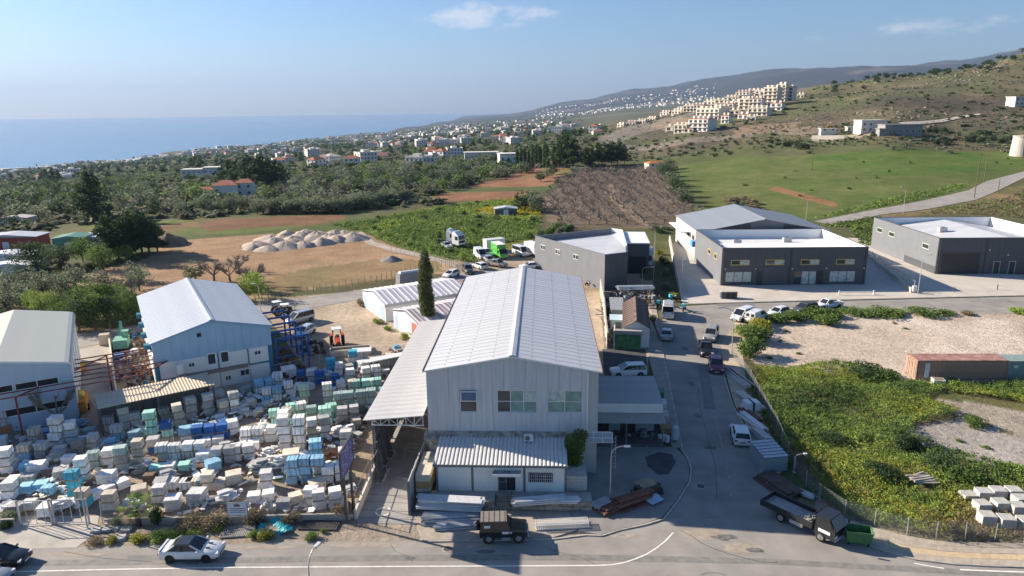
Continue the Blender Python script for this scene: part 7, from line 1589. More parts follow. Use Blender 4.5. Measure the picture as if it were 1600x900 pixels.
def lobes(kind, g):
    L_ = []
    if kind in ('olive', 'green', 'bright', 'dark'):
        for i in range(g.integers(6, 10)):
            a = g.random()*6.28; r = g.random()*.62; z = .42+g.random()*.42-.2*r; q = .22+.16*g.random(); L_.append((r*.5*math.cos(a), r*.5*math.sin(a), z, q, q, q*.8))
    elif kind == 'pine':
        for i in range(12):
            z = .22+.74*i/11; w = .30*(1-.72*((z-.22)/.78)**1.3); a = g.random()*6.28; L_.append((w*.45*math.cos(a), w*.45*math.sin(a), z, w*.72, w*.72, .085))
    elif kind == 'cypress':
        for i in range(16):
            z = .06+.88*i/15; w = .088*(1-.25*abs(z-.4)/.6)*(1 if z < .85 else .6); a = g.random()*6.28; L_.append((.016*math.cos(a), .016*math.sin(a), z, w, w, .11))
    return L_
def make_tree_meshes(kind, fol, n, leaf, seed, trunk_r=.03):
    """unit-height tree: (trunk mesh, crown mesh)"""
    g = np.random.default_rng(seed); lb = lobes(kind, g); t = MB()
    top = .5 if kind in ('olive', 'green', 'bright', 'dark') else .9
    t.bar((0, 0, -.03), (.01, .01, top*.45), trunk_r, 7, trunk_r*.75); t.bar((.01, .01, top*.45), (0, .0, top), trunk_r*.75, 6, trunk_r*.4)
    for l in lb[:7]:
        if kind != 'cypress': t.bar((.01, .01, top*.42 if kind != 'pine' else l[2]-.05), (l[0]*.9, l[1]*.9, l[2]), trunk_r*.45, 5, trunk_r*.15)
    C, S = crown(lb, n, leaf, g); V, Fq = quads(C, S, g, .1 if kind in ('cypress', 'pine') else .35)
    return t.mesh('trunk', bark), np_mesh('crown', V, Fq, FM[fol])
TREES = {}
def tree_proto(kind, fol, near):
    k = (kind, fol, near)
    if k not in TREES:
        n, leaf = {2: (2600, .026), 1: (900, .042), 0: (260, .075), -1: (110, .115)}[near]
        if kind == 'cypress': n, leaf = {2: (11000, .011), 1: (900, .03), 0: (240, .05), -1: (90, .08)}[near]
        TREES[k] = [make_tree_meshes(kind, fol, n, leaf, 100+i*7+len(kind)*13+near, .022 if kind in ('pine', 'cypress') else .035) for i in range(3)]
    return TREES[k]
NAMES = {'olive': 'olive_tree', 'green': 'leafy_tree', 'bright': 'leafy_tree', 'dark': 'dark_tree', 'pine': 'pine_tree', 'cypress': 'cypress_tree'}
def tree(p, h, kind, fol, label, group, near=1, w=1.0):
    tm_, cm = random.choice(tree_proto(kind, fol, near)); rz = random.random()*6.28
    t = thing(NAMES[kind], label, 'tree', (p.x, p.y, p.z), rz, group); t.scale = (h*w, h*w*random.uniform(.9, 1.1), h)
    link('trunk', tm_, t); link('crown', cm, t); return t
# bare trees: short trunk, spreading limbs, twigs
def bare_meshes(seed, dense=1):
    q = random.Random(seed); t = MB(); tw = MB()
    t.bar((0, 0, -.05), (.02, .01, .28), .05, 6, .04)
    for i in range(5):
        a = i*1.26+q.uniform(-.3, .3); e = Vector((math.cos(a)*.27, math.sin(a)*.27, .28+q.uniform(.12, .3))); t.bar((.02, .01, .27), e, .03, 5, .018)
        for j in range(4):
            b_ = a+q.uniform(-.9, .9); f = e+Vector((math.cos(b_)*.2, math.sin(b_)*.2, q.uniform(.08, .28))); tw.bar(e, f, .014, 3, .008, False)
            for k in range(5*dense):
                c_ = b_+q.uniform(-1.2, 1.2); s = e.lerp(f, q.uniform(.3, 1)); tw.bar(s, s+Vector((math.cos(c_)*.14, math.sin(c_)*.14, q.uniform(.03, .2))), .007, 3, .004, False)
    return t.mesh('trunk', twig), tw.mesh('branches', twig)
BARE = [bare_meshes(i) for i in range(4)]; BARE2 = [bare_meshes(20+i, 3) for i in range(2)]
def bare(p, h, label, group, set_=None, w=1.1):
    tm_, bm_ = random.choice(set_ or BARE); t = thing('bare_tree', label, 'tree', p, random.random()*6.28, group); t.scale = (h*w, h*w, h); link('trunk', tm_, t); link('branches', bm_, t)['kind'] = 'stuff'
# shrubs
def shrub_mesh(fol, n, leaf, seed):
    g = np.random.default_rng(seed); lb = []
    for i in range(8): a = g.random()*6.28; r = g.random()*.55; q = .25+.2*g.random(); lb.append((r*math.cos(a), r*math.sin(a), .25+.3*g.random(), q, q, q*.9))
    C, S = crown(lb, n, leaf, g, .5); C[:, 2] = np.abs(C[:, 2]); V, Fq = quads(C, S, g, .3); return np_mesh('leaves', V, Fq, FM[fol])
_sh = {}
_stem = MB(); 
for k in range(5): _stem.bar((0, 0, -.05), (.3*math.cos(k*1.3), .3*math.sin(k*1.3), .4), .03, 4, .01)
_stem_me = _stem.mesh('stems', bark)
def shrub(p, r, h, fol, label, group=None, near=1):
    k = (fol, near)
    if k not in _sh: _sh[k] = [shrub_mesh(fol, {2: 1500, 1: 500, 0: 130}[near], {2: .055, 1: .085, 0: .15}[near], 300+i+near*10) for i in range(3)]
    t = thing('shrub', label, 'shrub', p, random.random()*6.28, group); t.scale = (r, r*random.uniform(.85, 1.15), h); link('leaves', random.choice(_sh[k]), t); link('stems', _stem_me, t); return t
def pts_in(poly, n, land=True, mind=0, seed=1):
    """points spread over an outline read on the land"""
    P_ = [(L(*q) if land else G(*q)) for q in poly]; P_ = [(p.x, p.y) for p in P_]; g = np.random.default_rng(seed); xs = [p[0] for p in P_]; ys = [p[1] for p in P_]; out = np.zeros((0, 2))
    for _ in range(60):
        q = np.stack([g.uniform(min(xs), max(xs), n*4), g.uniform(min(ys), max(ys), n*4)], 1); q = q[inpoly(q[:, 0], q[:, 1], P_)]
        if mind:
            for c in q:
                if len(out) >= n: break
                if len(out) == 0 or ((out-c)**2).sum(1).min() > mind*mind: out = np.vstack([out, c])
        else: out = np.vstack([out, q])
        if len(out) >= n: break
    out = out[:n]; return np.column_stack([out, TZ(out[:, 0], out[:, 1])]) if len(out) else np.zeros((0, 3))
# --- the cypress, the climber, the palm
p = G(669, 523); tree(Vector((p.x, p.y, 0)), 12.8, 'cypress', 'cypress', 'tall narrow cypress between the white stores and the warehouse', None, 2, 1.0)
p = G(896, 772); vt = thing('climbing_plant', 'thick green climbing plant on the wall right of the office', 'plant', (p.x, p.y+1.6, 0)); g = np.random.default_rng(5)
C, S = crown([(.1*z-.2, 0, z, 1.0-.08*abs(z-4.0), .7, .7) for z in (2.2, 2.9, 3.6, 4.3)]+[(-.3, 0, 1.7, .6, .5, .6), (.7, .1, 4.9, .7, .5, .5)], 5200, .085, g, .3); V, Fq = quads(C, S, g, .1); link('leaves', np_mesh('leaves', V, Fq, FM['green']), vt)
MB().bar((0, 0, 0), (.05, 0, 1.2), .10, 7, .08).bar((.05, 0, 1.2), (0, 0, 3.2), .08, 6, .04).build('stem', bark, vt)
p = G(897, 778); t = thing('planter_wall', 'white block planter wall under the climbing plant', 'wall', (p.x, p.y, .0), RZM)
for k in range(7): MB().box(-.9, 1.1, 0, 2.6, k*.3, k*.3+.28).build('course', mat('block_white', (.52, .47, .42), .85, var=.12), t)
p = G(217, 822); pm_ = thing('fan_palm', 'short fan palm with yellow-green crown at the yard corner', 'palm', (p.x, p.y, 0)); b = MB(); b.bar((0, 0, -.05), (0, .05, 1.5), .22, 9, .16); b.build('trunk', bark_d, pm_)
g = random.Random(4)
for k in range(26):
    b = MB(); a = g.random()*6.28; el = g.uniform(-.5, 1.35); c = Vector((0, .05, 1.55)); d = Vector((math.cos(a)*math.cos(el), math.sin(a)*math.cos(el), math.sin(el))); e = c+d*g.uniform(.7, 1.05); b.bar(c, e, .02, 4)
    sd_ = d.cross(Vector((0, 0, 1))).normalized(); up = sd_.cross(d)
    for j in range(-5, 6):
        an_ = j*.24; q = (d*math.cos(an_)+sd_*math.sin(an_)); tip = e+q*g.uniform(.6, .9)-Vector((0, 0, .08)); wv = q.cross(up).normalized()*.035; b.add([e, e.lerp(tip, .5)+wv, tip, e.lerp(tip, .5)-wv], [(0, 1, 2, 3)])
    b.build('frond', FM['palm' if el > -.1 else 'dry'], pm_)
for i, (px, py, r, h, f, lab) in enumerate(((247, 820, .9, 1.9, 'dark', 'dark green shrub right of the fan palm'), (185, 822, .8, 1.0, 'olive', 'pale grey-green shrub left of the fan palm'), (300, 823, 1.6, 1.1, 'dry', 'brown dry shrub on the block wall left of the notice board'), (335, 822, 1.7, 1.2, 'dry', 'brown dry shrub on the block wall near the notice board'), (400, 817, 1.4, 1.2, 'dry', 'brown dry shrub right of the notice board'), (455, 815, 1.3, 1.0, 'dry', 'low dry shrub on the block wall above the tarpaulin'), (533, 805, 1.2, 1.4, 'dry', 'dry straw shrub at the billboard post'), (15, 815, 1.4, 1.0, 'olive', 'grey-green shrub on the low wall left of the gate'), (10, 826, 1.0, .8, 'dark', 'low dark shrub at the gate end of the wall'),
                                             (150, 848, .9, .5, 'dry', 'straw tuft on the verge left of the slabs'), (175, 848, .9, .5, 'yellow', 'yellowed tuft on the verge before the slabs'), (215, 846, 1.2, .6, 'yellow', 'yellow-green bush on the verge below the palm'), (245, 843, 1.3, .7, 'bright', 'bright bush on the verge behind the white coupe'), (275, 838, 1.2, .6, 'bright', 'bright bush on the verge beside the coupe roof'), (300, 838, 1.1, .6, 'bright', 'bright low bush on the verge beyond the coupe bonnet'), (340, 828, .8, .5, 'bright', 'small bright bush left of the slatted frame'),
                                             (395, 840, .8, .6, 'bright', 'small bright bush before the tarpaulin corner'), (416, 842, 1.0, .8, 'yellow', 'yellow-green bush before the teal tarpaulin'), (485, 842, .9, .6, 'green', 'green bush on the kerb under the near lamp'), (505, 832, .4, .4, 'bright', 'tiny bright weed on the dark grille'))):
    shrub(G(px, py), r, h, f, lab, near=2)
b = None
# --- grass and weeds on the verge
def cover(name, label, P3, r, leaf, k, mats, seed, hgt=1.0, mixn=None, up=.35):
    """low plants: k leaf faces about each point"""
    g = np.random.default_rng(seed); n = len(P3); rr = r*(.5+g.random(n)); C = np.repeat(P3, k, 0); RR = np.repeat(rr, k)
    d = g.normal(size=(n*k, 3)); d /= np.linalg.norm(d, axis=1)[:, None]; d[:, 2] = np.abs(d[:, 2])*hgt; C = C+d*(RR*(.35+.65*g.random(n*k)))[:, None]
    V, Fq = quads(C, leaf*(.6+.8*g.random(n*k)), g, up); me = np_mesh(name, V, Fq, [FM[m_] for m_ in mats])
    mi = (np.clip((mixn if mixn is not None else g.random(n)), 0, .999)*len(mats)).astype(np.int32); me.polygons.foreach_set('material_index', np.repeat(mi, k)); me.update()
    return tag(link(name, me), label, 'plants', kind='stuff')
LOTG = [(1172, 577), (1215, 578), (1260, 574), (1320, 572), (1400, 590), (1412, 596), (1520, 600), (1620, 598), (1700, 610), (1700, 655), (1560, 625), (1470, 612), (1430, 622), (1500, 650), (1430, 662), (1420, 672), (1450, 695), (1500, 718), (1560, 735), (1650, 742), (1800, 770), (1900, 850), (1600, 846), (1462, 842), (1366, 820), (1319, 806), (1285, 782), (1245, 735), (1215, 670)]
Q = pts_in(LOTG, 11000, False, 0, 3); nn = fbm(Q[:, 0], Q[:, 1], 9, 8); n2 = fbm(Q[:, 0], Q[:, 1], 3, 18)
Q[:, 2] = np.clip((nn-.38)*2.2, -.15, 1.1)+.55*np.clip(n2-.45, 0, 1)
for px, py, r_ in ((1535, 778, 1.3), (1557, 778, 1.3), (1582, 778, 1.3), (1593, 791, 1.3), (1533, 797, 1.3), (1561, 797, 1.3), (1588, 803, 1.3), (1540, 818, 1.3), (1570, 823, 1.3), (1601, 823, 1.3), (1440, 757, 2.0)):
    c_ = G(px, py); dq = np.hypot(Q[:, 0]-c_.x, Q[:, 1]-c_.y); Q = Q[dq > r_*.62]; dq = dq[dq > r_*.62]; Q[:, 2] *= np.clip((dq-.6)/4, .05, 1)
mx_ = np.clip(.56+(fbm(Q[:, 0], Q[:, 1], 12, 28)-.5)*2.2+(np.random.default_rng(2).random(len(Q))-.5)*.35-.0, 0, 1)
cover('ground_cover', 'knee high green weeds filling the fenced lot', Q, .42, .078, 18, ['dark', 'green', 'green', 'bright', 'bright', 'yellow', 'dry'], 4, 1.0, mx_)
Q2 = Q[(mx_ > .55)][:1500]+np.array([0, 0, .35]); cover('wild_flowers', 'yellow wild flowers among the weeds of the lot', Q2, .3, .04, 4, ['flower'], 5)
Q = pts_in([(1160, 600), (1182, 612), (1210, 672), (1240, 730), (1230, 735), (1200, 672)], 260, False, 0, 6); cover('ground_cover', 'weeds along the street side of the fence', Q, .25, .09, 10, ['green', 'dry', 'bright'], 6)
for i, (px, py, r, h, f, lab) in enumerate(((1172, 556, 2.6, 2.3, 'green', 'large dense green bush beside the street lamp'), (1178, 535, 2.5, 2.2, 'green', 'second large bush behind the one at the street lamp'), (1168, 527, 2.0, 1.8, 'bright', 'bright leaved bush behind the parked cars'), (1190, 513, 2.2, 1.6, 'yellow', 'yellow tinged bush near the delivery van'), (1215, 504, 2.3, 1.4, 'green', 'green bush below the white hatchback'), (1240, 500, 2.4, 1.4, 'green', 'green bush below the dark off-roader nose'), (1270, 497, 2.6, 1.5, 'green', 'green bush below the dark off-roader tail'), (1293, 508, 2.0, 1.6, 'green', 'isolated green bush on the pale lot edge'), (1300, 494, 2.3, 1.3, 'green', 'green bush below the white pickup'),
                                             (1335, 492, 2.4, 1.0, 'green', 'low bush east of the white pickup along the road'), (1370, 492, 2.6, 1.2, 'green', 'rounded low bush on the road edge of the pale lot'), (1400, 492, 2.3, .9, 'bright', 'flat bright bush on the road edge of the pale lot'), (1440, 492, 2.4, 1.1, 'green', 'bush before the hall lamp on the road edge'), (1480, 491, 1.6, .6, 'green', 'thin bush near the gap of the pale lot'), (1510, 491, 1.4, .5, 'dry', 'dry weeds at the gap of the pale lot'), (1597, 490, 2.0, 1.0, 'bright', 'bright bush beyond the gap of the pale lot'),
                                             (1352, 585, 3.6, 1.5, 'dark', 'broad dark green bush at the top of the green lot'), (1380, 592, 2.8, 1.3, 'green', 'green bush between the broad dark bush and the container'), (1520, 665, 1.5, 1.3, 'green', 'round leafy bush alone beside the gravel patch'), (1440, 605, 1.2, .8, 'green', 'bush left of the white tub'), (1415, 700, 2.2, 1.5, 'dark', 'dark bush on the left shore of the gravel patch'), (1470, 735, 2.4, 1.6, 'dark', 'dark bush below the gravel patch'), (1500, 750, 2.0, 1.4, 'green', 'green bush above the paver pallets'), (1585, 740, 2.4, 1.2, 'green', 'green bush right of the gravel patch'), (1300, 690, 1.8, 1.2, 'dark', 'dark leaved bush in the middle of the green lot'), (1370, 745, 2.2, 1.5, 'dark', 'dark leaved bush left of the timber sticks'),
                                             (1055, 466, 1.6, 1.5, 'yellow', 'yellow flowering shrub at the end of the pale yard wall'), (1040, 452, 1.8, 1.9, 'olive', 'grey-green shrub in the strip beside the yard wall'), (1037, 430, 1.9, 2.0, 'olive', 'grey-green shrub halfway along the yard wall'), (1034, 412, 1.9, 1.8, 'dark', 'dark shrub far along the yard wall'), (1031, 398, 1.8, 1.8, 'yellow', 'yellowish shrub at the far end of the yard wall'), (1019, 501, 1.2, 1.4, 'olive', 'shrub beside the rusty roof store'), (588, 505, 1.6, .8, 'bright', 'low green weeds beside the larger white store'), (605, 515, 1.5, .8, 'bright', 'low green weeds between the two white stores'), (632, 528, 1.4, 1.0, 'bright', 'green weeds at the red door'), (563, 478, 1.8, 1.4, 'dry', 'dry shrub at the corner of the larger white store'))):
    k_ = 1.4 if 1160 < px < 1600 and py < 560 else 1.0; shrub(G(px, py), r*k_, h*(1.25 if k_ > 1 else 1), f, lab, near=2 if px > 1100 else 1)
for i, (px, py) in enumerate(((1229, 518), (1218, 534), (1204, 560), (1398, 506), (1414, 514), (1305, 563), (1318, 572), (1246, 553), (1500, 690), (1470, 700), (1540, 700))):
    shrub(G(px, py), .7, .3, 'green', 'small weed tuft on bare pale ground', 'weed tufts on the lots', 1)
# --- meadow with yellow flowers behind the dirt lot
MEAD = [(520, 352), (600, 340), (700, 322), (820, 308), (845, 330), (835, 372), (760, 385), (745, 412), (715, 408), (640, 390), (570, 362)]
Q = pts_in(MEAD, 4200, True, 0, 9); nn = fbm(Q[:, 0], Q[:, 1], 25, 61); mx_ = np.clip(.58+(nn-.5)*2.6+(np.random.default_rng(3).random(len(Q))-.5)*.3, 0, 1); Q[:, 2] += .5*np.clip(nn-.4, 0, 1)
cover('ground_cover', 'green and yellow flowering meadow behind the dirt lot', Q, .95, .24, 13, ['green', 'green', 'bright', 'bright', 'yellow', 'flower'], 10, .8, mx_)
for i, q in enumerate(pts_in(MEAD, 45, True, 4, 12)): shrub(Vector(q), random.uniform(1.2, 2.4), random.uniform(1.0, 2.0), random.choice(('dark', 'green', 'green', 'bright')), 'rounded green shrub in the flowering meadow', 'shrubs in the flowering meadow', 1)
# --- left of the blue hall: garden trees and bushes
LT = 'leafy trees between the two blue halls'
for i, (px, py, h, k, f) in enumerate(((105, 515, 5, 'green', 'green'), (125, 520, 5.5, 'green', 'dark'), (150, 517, 6, 'green', 'green'), (172, 513, 5.5, 'green', 'dark'), (195, 508, 5.5, 'green', 'green'), (210, 503, 5, 'green', 'dark'), (140, 500, 6.5, 'green', 'green'), (165, 496, 6, 'green', 'green'), (120, 500, 5.5, 'green', 'green'), (95, 500, 5, 'green', 'green'), (75, 495, 4.6, 'green', 'bright'), (55, 490, 4.5, 'bright', 'bright'), (185, 490, 5, 'green', 'green'))):
    tree(G(px, py), h, k, f, 'leafy garden tree crowding the lane between the blue halls', LT, 2, .95)
for i, (px, py, h) in enumerate(((20, 470, 4.5), (0, 462, 4.5), (40, 478, 4.5), (68, 462, 4.5), (105, 465, 4.6), (118, 447, 4.4), (160, 458, 4.6), (218, 455, 4.8), (-15, 480, 4.4), (10, 490, 4.2), (212, 440, 4.2), (305, 440, 4.0), (85, 455, 4), (45, 450, 4), (20, 450, 4))):
    tree(G(px, py), h, 'olive', 'olive', 'grey-green olive tree on the rough ground left of the blue hall', 'olive trees left of the blue hall', 1, 1.15)
for i, (px, py, h) in enumerate(((205, 468, 4.2), (375, 425, 4.0), (335, 440, 4.6), (395, 448, 4.8), (360, 440, 4.5), (190, 462, 3.6))): bare(G(px, py), h, 'bare spreading tree on the edge of the graded ground', 'bare trees by the graded ground', BARE2)
for px, py, h in ((385, 470, 4.6), (405, 466, 4.6), (395, 455, 4.2)): tree(G(px, py), h, 'olive', 'bright', 'thin yellow-green tree behind the blue hall', 'thin trees behind the blue hall', 1, .9)
bare(G(92, 668), 5.2, 'bare twiggy tree before the green roofed hall', None, BARE2, .75)
for i, (px, py, h) in enumerate(((172, 408, 10.5), (186, 404, 8.5), (205, 400, 10), (222, 397, 10.5), (233, 396, 9), (246, 393, 7.5), (197, 398, 8.5), (212, 394, 9), (180, 398, 8))): tree(L(px, py), h, 'pine', 'dark', 'dark conifer in the clump beside the graded ground', 'conifers beside the graded ground', 2, 1.25)
for px, py, h, f, lab in ((130, 410, 6, 'green', 'round bright green tree beside the conifer clump'), (162, 422, 6, 'green', 'small green tree before the conifer clump'), (198, 408, 4, 'bright', 'little pale green tree under the conifers'), (60, 430, 7.5, 'dark', 'broad dark evergreen beside the left yards'), (100, 420, 5.5, 'dark', 'low dark tree left of the round green tree'), (80, 415, 5, 'olive', 'grey tree behind the broad dark evergreen')): tree(L(px, py), h, 'green', f, lab, None, 2, 1.1)
for i, q in enumerate(pts_in([(40, 440), (100, 428), (150, 420), (230, 405), (150, 412), (60, 420), (0, 440), (0, 470)], 30, True, 3, 15)): shrub(Vector(q), random.uniform(1.0, 2.2), random.uniform(.8, 1.8), random.choice(('dark', 'green', 'dry', 'olive')), 'shrub on the rough bank below the conifer clump', 'shrubs below the conifer clump', 1)
# big dark pine and the villa trees
t = tree(L(146, 349), 17.5, 'pine', 'dark', 'huge broad dark pine standing over the ploughed strips', None, 2, 1.15)
for i, (px, py, h) in enumerate(((362, 290, 15), (374, 291, 16), (386, 292, 17), (398, 292, 16), (410, 292, 17), (420, 290, 15), (432, 289, 14), (350, 290, 12), (440, 286, 12), (394, 286, 16))): tree(L(px, py), h, 'pine', 'dark', 'tall dark pine in the screen behind the red roofed villa', 'pines behind the villa', 1, 1.35)
for i, (px, py, h) in enumerate(((75, 290, 14), (84, 291, 15), (92, 291, 13), (68, 288, 12), (306, 262, 13), (313, 262, 14), (300, 262, 11))): tree(L(px, py), h, 'pine', 'dark', 'dark pine group rising over the coastal plain', 'pine groups on the plain', 1, 1.2)
for i, (px, py, h) in enumerate(((873, 262, 17), (885, 262, 18), (895, 262, 15), (925, 258, 10), (935, 258, 12), (945, 257, 12), (955, 257, 13), (965, 257, 13), (975, 256, 11), (915, 259, 10))): tree(L(px, py), h, 'pine', 'dark', 'dark tree in the belt beyond the bare orchard', 'dark trees beyond the orchard', 1, 1.35)
for i, (px, py, h) in enumerate(((808, 262, 11), (814, 262, 12), (820, 262, 12), (826, 262, 11), (832, 262, 12), (838, 262, 13), (844, 262, 13), (851, 262, 14), (855, 262, 13), (866, 262, 12), (170, 268, 12), (58, 262, 13))): tree(L(px, py), h, 'cypress', 'dark', 'slim dark cypress in a row on the plain', 'cypress row on the plain', 1, 1.2)
# --- olive belt and woodland across the middle distance
OL = 'olive trees of the belt beyond the ploughed strips'
for i in range(46):
    px = 402+i*5.2+random.uniform(-1, 1); py = 333-(i*.05) if px < 520 else 333-(px-520)*.17; q = L(px, py+random.uniform(-2, 2)); tree(q, random.uniform(4.2, 5.6), 'olive', 'olive', 'grey-green olive in the close row edging the fields', 'olives edging the fields', 1, 1.25)
W1 = [(250, 335), (400, 328), (520, 332), (660, 308), (760, 282), (850, 268), (700, 262), (560, 268), (470, 285), (440, 300), (340, 318)]
for q in pts_in(W1, 210, True, 5.5, 21): tree(Vector(q), random.uniform(4, 6.5), 'olive', random.choice(('olive', 'olive', 'green', 'dark')), 'olive or citrus tree in the grove beyond the fields', 'grove trees beyond the fields', 0, 1.3)
for q in pts_in(W1, 70, True, 6, 22): bare(Vector(q), random.uniform(4, 7), 'bare grey tree among the grove evergreens', 'bare trees in the grove', BARE, 1.3)
W2 = [(-40, 385), (0, 375), (60, 350), (150, 335), (280, 325), (330, 312), (300, 300), (200, 290), (100, 285), (0, 300), (-60, 310)]
for q in pts_in(W2, 230, True, 6, 23): tree(Vector(q), random.uniform(3.5, 6.5), 'green', random.choice(('olive', 'olive', 'green', 'dark', 'dark')), 'rounded tree in the gardens left of the villa', 'garden trees left of the villa', 0, 1.25)
for q in pts_in(W2, 50, True, 8, 24): bare(Vector(q), random.uniform(4, 6), 'bare brown tree in the gardens left of the villa', 'bare garden trees', BARE, 1.3)
for px, py, h in ((240, 335, 6), (275, 335, 6), (283, 337, 5.5), (320, 333, 6), (360, 332, 6), (200, 345, 5), (340, 333, 5), (380, 330, 6)): tree(L(px, py), h, 'olive', random.choice(('olive', 'dark')), 'tree along the upper edge of the ploughed strips', 'trees above the ploughed strips', 1, 1.2)
# --- the bare orchard in rows
OR = [(842, 322), (872, 285), (905, 268), (1015, 262), (1045, 275), (1065, 300), (1085, 335), (1085, 350), (1000, 352), (880, 356), (855, 345)]
P_ = [tuple(L(*q)[:2]) for q in OR]; xs = [p[0] for p in P_]; ys = [p[1] for p in P_]; pts = []
for i, y in enumerate(np.arange(min(ys), max(ys), 6.2)):
    for x in np.arange(min(xs), max(xs), 5.6):
        pts.append((x+(i % 2)*1.5+random.uniform(-.8, .8), y+random.uniform(-.8, .8)))
pts = np.array(pts); pts = pts[inpoly(pts[:, 0], pts[:, 1], P_)]; pts = pts[np.argsort(pts[:, 1])]
print('orchard', len(pts))
for k, (x, y) in enumerate(pts[:300]): bare(Vector((x, y, tz(x, y))), random.uniform(2.8, 4.0), 'bare orchard tree in the brown plantation', 'bare orchard trees', BARE, 1.35)
def merged(name, label, P3, protos, hs, cat, ws=1.1, mats_=None):
    """many small copies joined in one mesh"""
    g = np.random.default_rng(len(P3)); Vs = []; Fs = []; off = 0; mi = []
    arr = []
    for me in protos:
        v = np.empty(len(me.vertices)*3, np.float32); me.vertices.foreach_get('co', v); f = np.empty(len(me.loops), np.int32); me.loops.foreach_get('vertex_index', f)
        arr.append((v.reshape(-1, 3), f.reshape(-1, 4)))
    for p, h in zip(P3, hs):
        k = g.integers(len(arr)); v, f = arr[k]; a = g.random()*6.28; c, s = math.cos(a), math.sin(a); q = v*np.array([h*ws, h*ws, h]); q = np.column_stack([q[:, 0]*c-q[:, 1]*s, q[:, 0]*s+q[:, 1]*c, q[:, 2]])+p
        Vs.append(q); Fs.append(f+off); off += len(v)
    me = np_mesh(name, np.vstack(Vs), np.vstack(Fs), protos[0].materials[0]); return tag(link(name, me), label, cat, kind='stuff')
if len(pts) > 300:
    far = np.array([(x, y, tz(x, y)) for x, y in pts[300:]]); qm = [m for m in (b_[1] for b_ in BARE)]
    merged('orchard_far_trees', 'bare orchard trees at the far end of the plantation', far, qm, [random.uniform(2.8, 4) for _ in far], 'trees', 1.35)
for px, py, h in ((1032, 272, 6), (1040, 278, 6), (1048, 284, 6), (1050, 292, 6), (1056, 300, 5.5), (1062, 308, 5.5), (1068, 316, 5), (1072, 322, 5), (1036, 268, 6), (1044, 266, 6), (1052, 270, 5), (820, 330, 6.5), (828, 326, 6), (835, 332, 5.5), (845, 284, 5), (855, 278, 5), (865, 273, 5)): tree(L(px, py), h, 'olive', random.choice(('olive', 'dark')), 'olive on the border of the bare orchard', 'olives bordering the orchard', 1, 1.3)
for q in pts_in([(1008, 360), (1085, 355), (1085, 344), (1120, 338), (1150, 320), (1190, 322), (1180, 330), (1100, 345), (1085, 362), (1010, 366)], 34, True, 2.4, 31): shrub(Vector(q), random.uniform(1.6, 2.8), random.uniform(1.4, 2.6), random.choice(('olive', 'olive', 'dry', 'dark')), 'grey shrub in the hedge before the bare orchard', 'hedge shrubs before the orchard', 1)
for q in pts_in([(835, 375), (850, 362), (880, 356), (900, 362), (860, 368)], 10, True, 2, 32): shrub(Vector(q), 2.2, 2.6, random.choice(('olive', 'green')), 'tall shrub behind the angular grey hall', 'tall shrubs behind the grey hall', 1)
# --- pasture edge, lane verge and the rough bank at the right
for poly, n, r, mts, lab, sd_ in (([(1280, 352), (1330, 345), (1375, 338), (1378, 360), (1360, 385), (1340, 380), (1330, 356)], 500, .8, ['green', 'bright', 'dark'], 'weeds on the bank between the grey halls', 41), ([(1430, 334), (1530, 315), (1600, 300), (1640, 300), (1640, 345), (1590, 340), (1500, 334)], 520, .8, ['dry', 'scrub', 'green', 'dry'], 'dry weeds above the mid grey hall', 42), ([(1270, 344), (1350, 328), (1420, 315), (1510, 293), (1500, 287), (1400, 308), (1290, 335)], 420, .8, ['green', 'bright', 'green'], 'grass verge above the far lane', 43)):
    Q = pts_in(poly, n, True, 0, sd_); cover('ground_cover', lab, Q, r, .26, 8, mts, sd_, .8)
for q in pts_in([(1240, 262), (1420, 244), (1590, 240), (1590, 262), (1460, 285), (1300, 300), (1100, 330), (1090, 300)], 14, True, 5, 44): shrub(Vector(q), random.uniform(.8, 1.6), random.uniform(.6, 1.4), random.choice(('green', 'dark', 'scrub')), 'small shrub dotting the green pasture', 'shrubs dotting the pasture', 0)
for px, py in ((1140, 318), (1150, 316), (1162, 317), (1175, 319)): shrub(L(px, py), 3.2, 2.6, 'dry', 'wide reddish brown bush at the pasture corner', 'brown bushes at the pasture corner', 1)
# --- scrub on the hillside
HS = [(940, 238), (1060, 225), (1160, 215), (1240, 208), (1300, 225), (1600, 200), (1640, 240), (1450, 238), (1300, 240), (1100, 250), (1000, 250)]
for i, q in enumerate(pts_in(HS, 60, True, 5, 51)): shrub(Vector(q), random.uniform(1.5, 3.6), random.uniform(1.2, 3), random.choice(('dark', 'olive', 'scrub', 'dark', 'dry')), 'dark scrub bush on the lower hillside', 'scrub bushes on the lower hillside', 0)
for px, py in ((1415, 208), (1422, 207), (1430, 209), (1440, 208), (1450, 207), (1462, 207), (1475, 206), (1510, 222), (1520, 218), (1535, 222), (1550, 220), (1562, 224), (1570, 222), (1580, 218), (1545, 212), (1530, 210), (1465, 226), (1475, 226), (1255, 233), (1262, 233), (1235, 228), (1226, 229)): shrub(L(px, py), 4.0, 3.8, 'dark', 'dense dark bush in the thickets above the pasture', 'dense thickets above the pasture', 1)
def hill_pts(n, u0, u1, d0, d1, seed, thin=None):
    g = np.random.default_rng(seed); a = np.arctan((g.uniform(u0, u1, n)-800)/1125); d = np.exp(g.uniform(np.log(d0), np.log(d1), n)); x = d*np.sin(a); y = d*np.cos(a)
    if thin: k = fbm(x, y, thin, seed) > .5; x, y = x[k], y[k]
    if u0 < 0:
        for e in EXCL: k = ~inpoly(x, y, e); x, y = x[k], y[k]
    return np.column_stack([x, y, TZ(x, y)])
sp = shrub_mesh('scrub', 26, .42, 900), shrub_mesh('dark', 26, .42, 901), shrub_mesh('olive', 26, .42, 902)
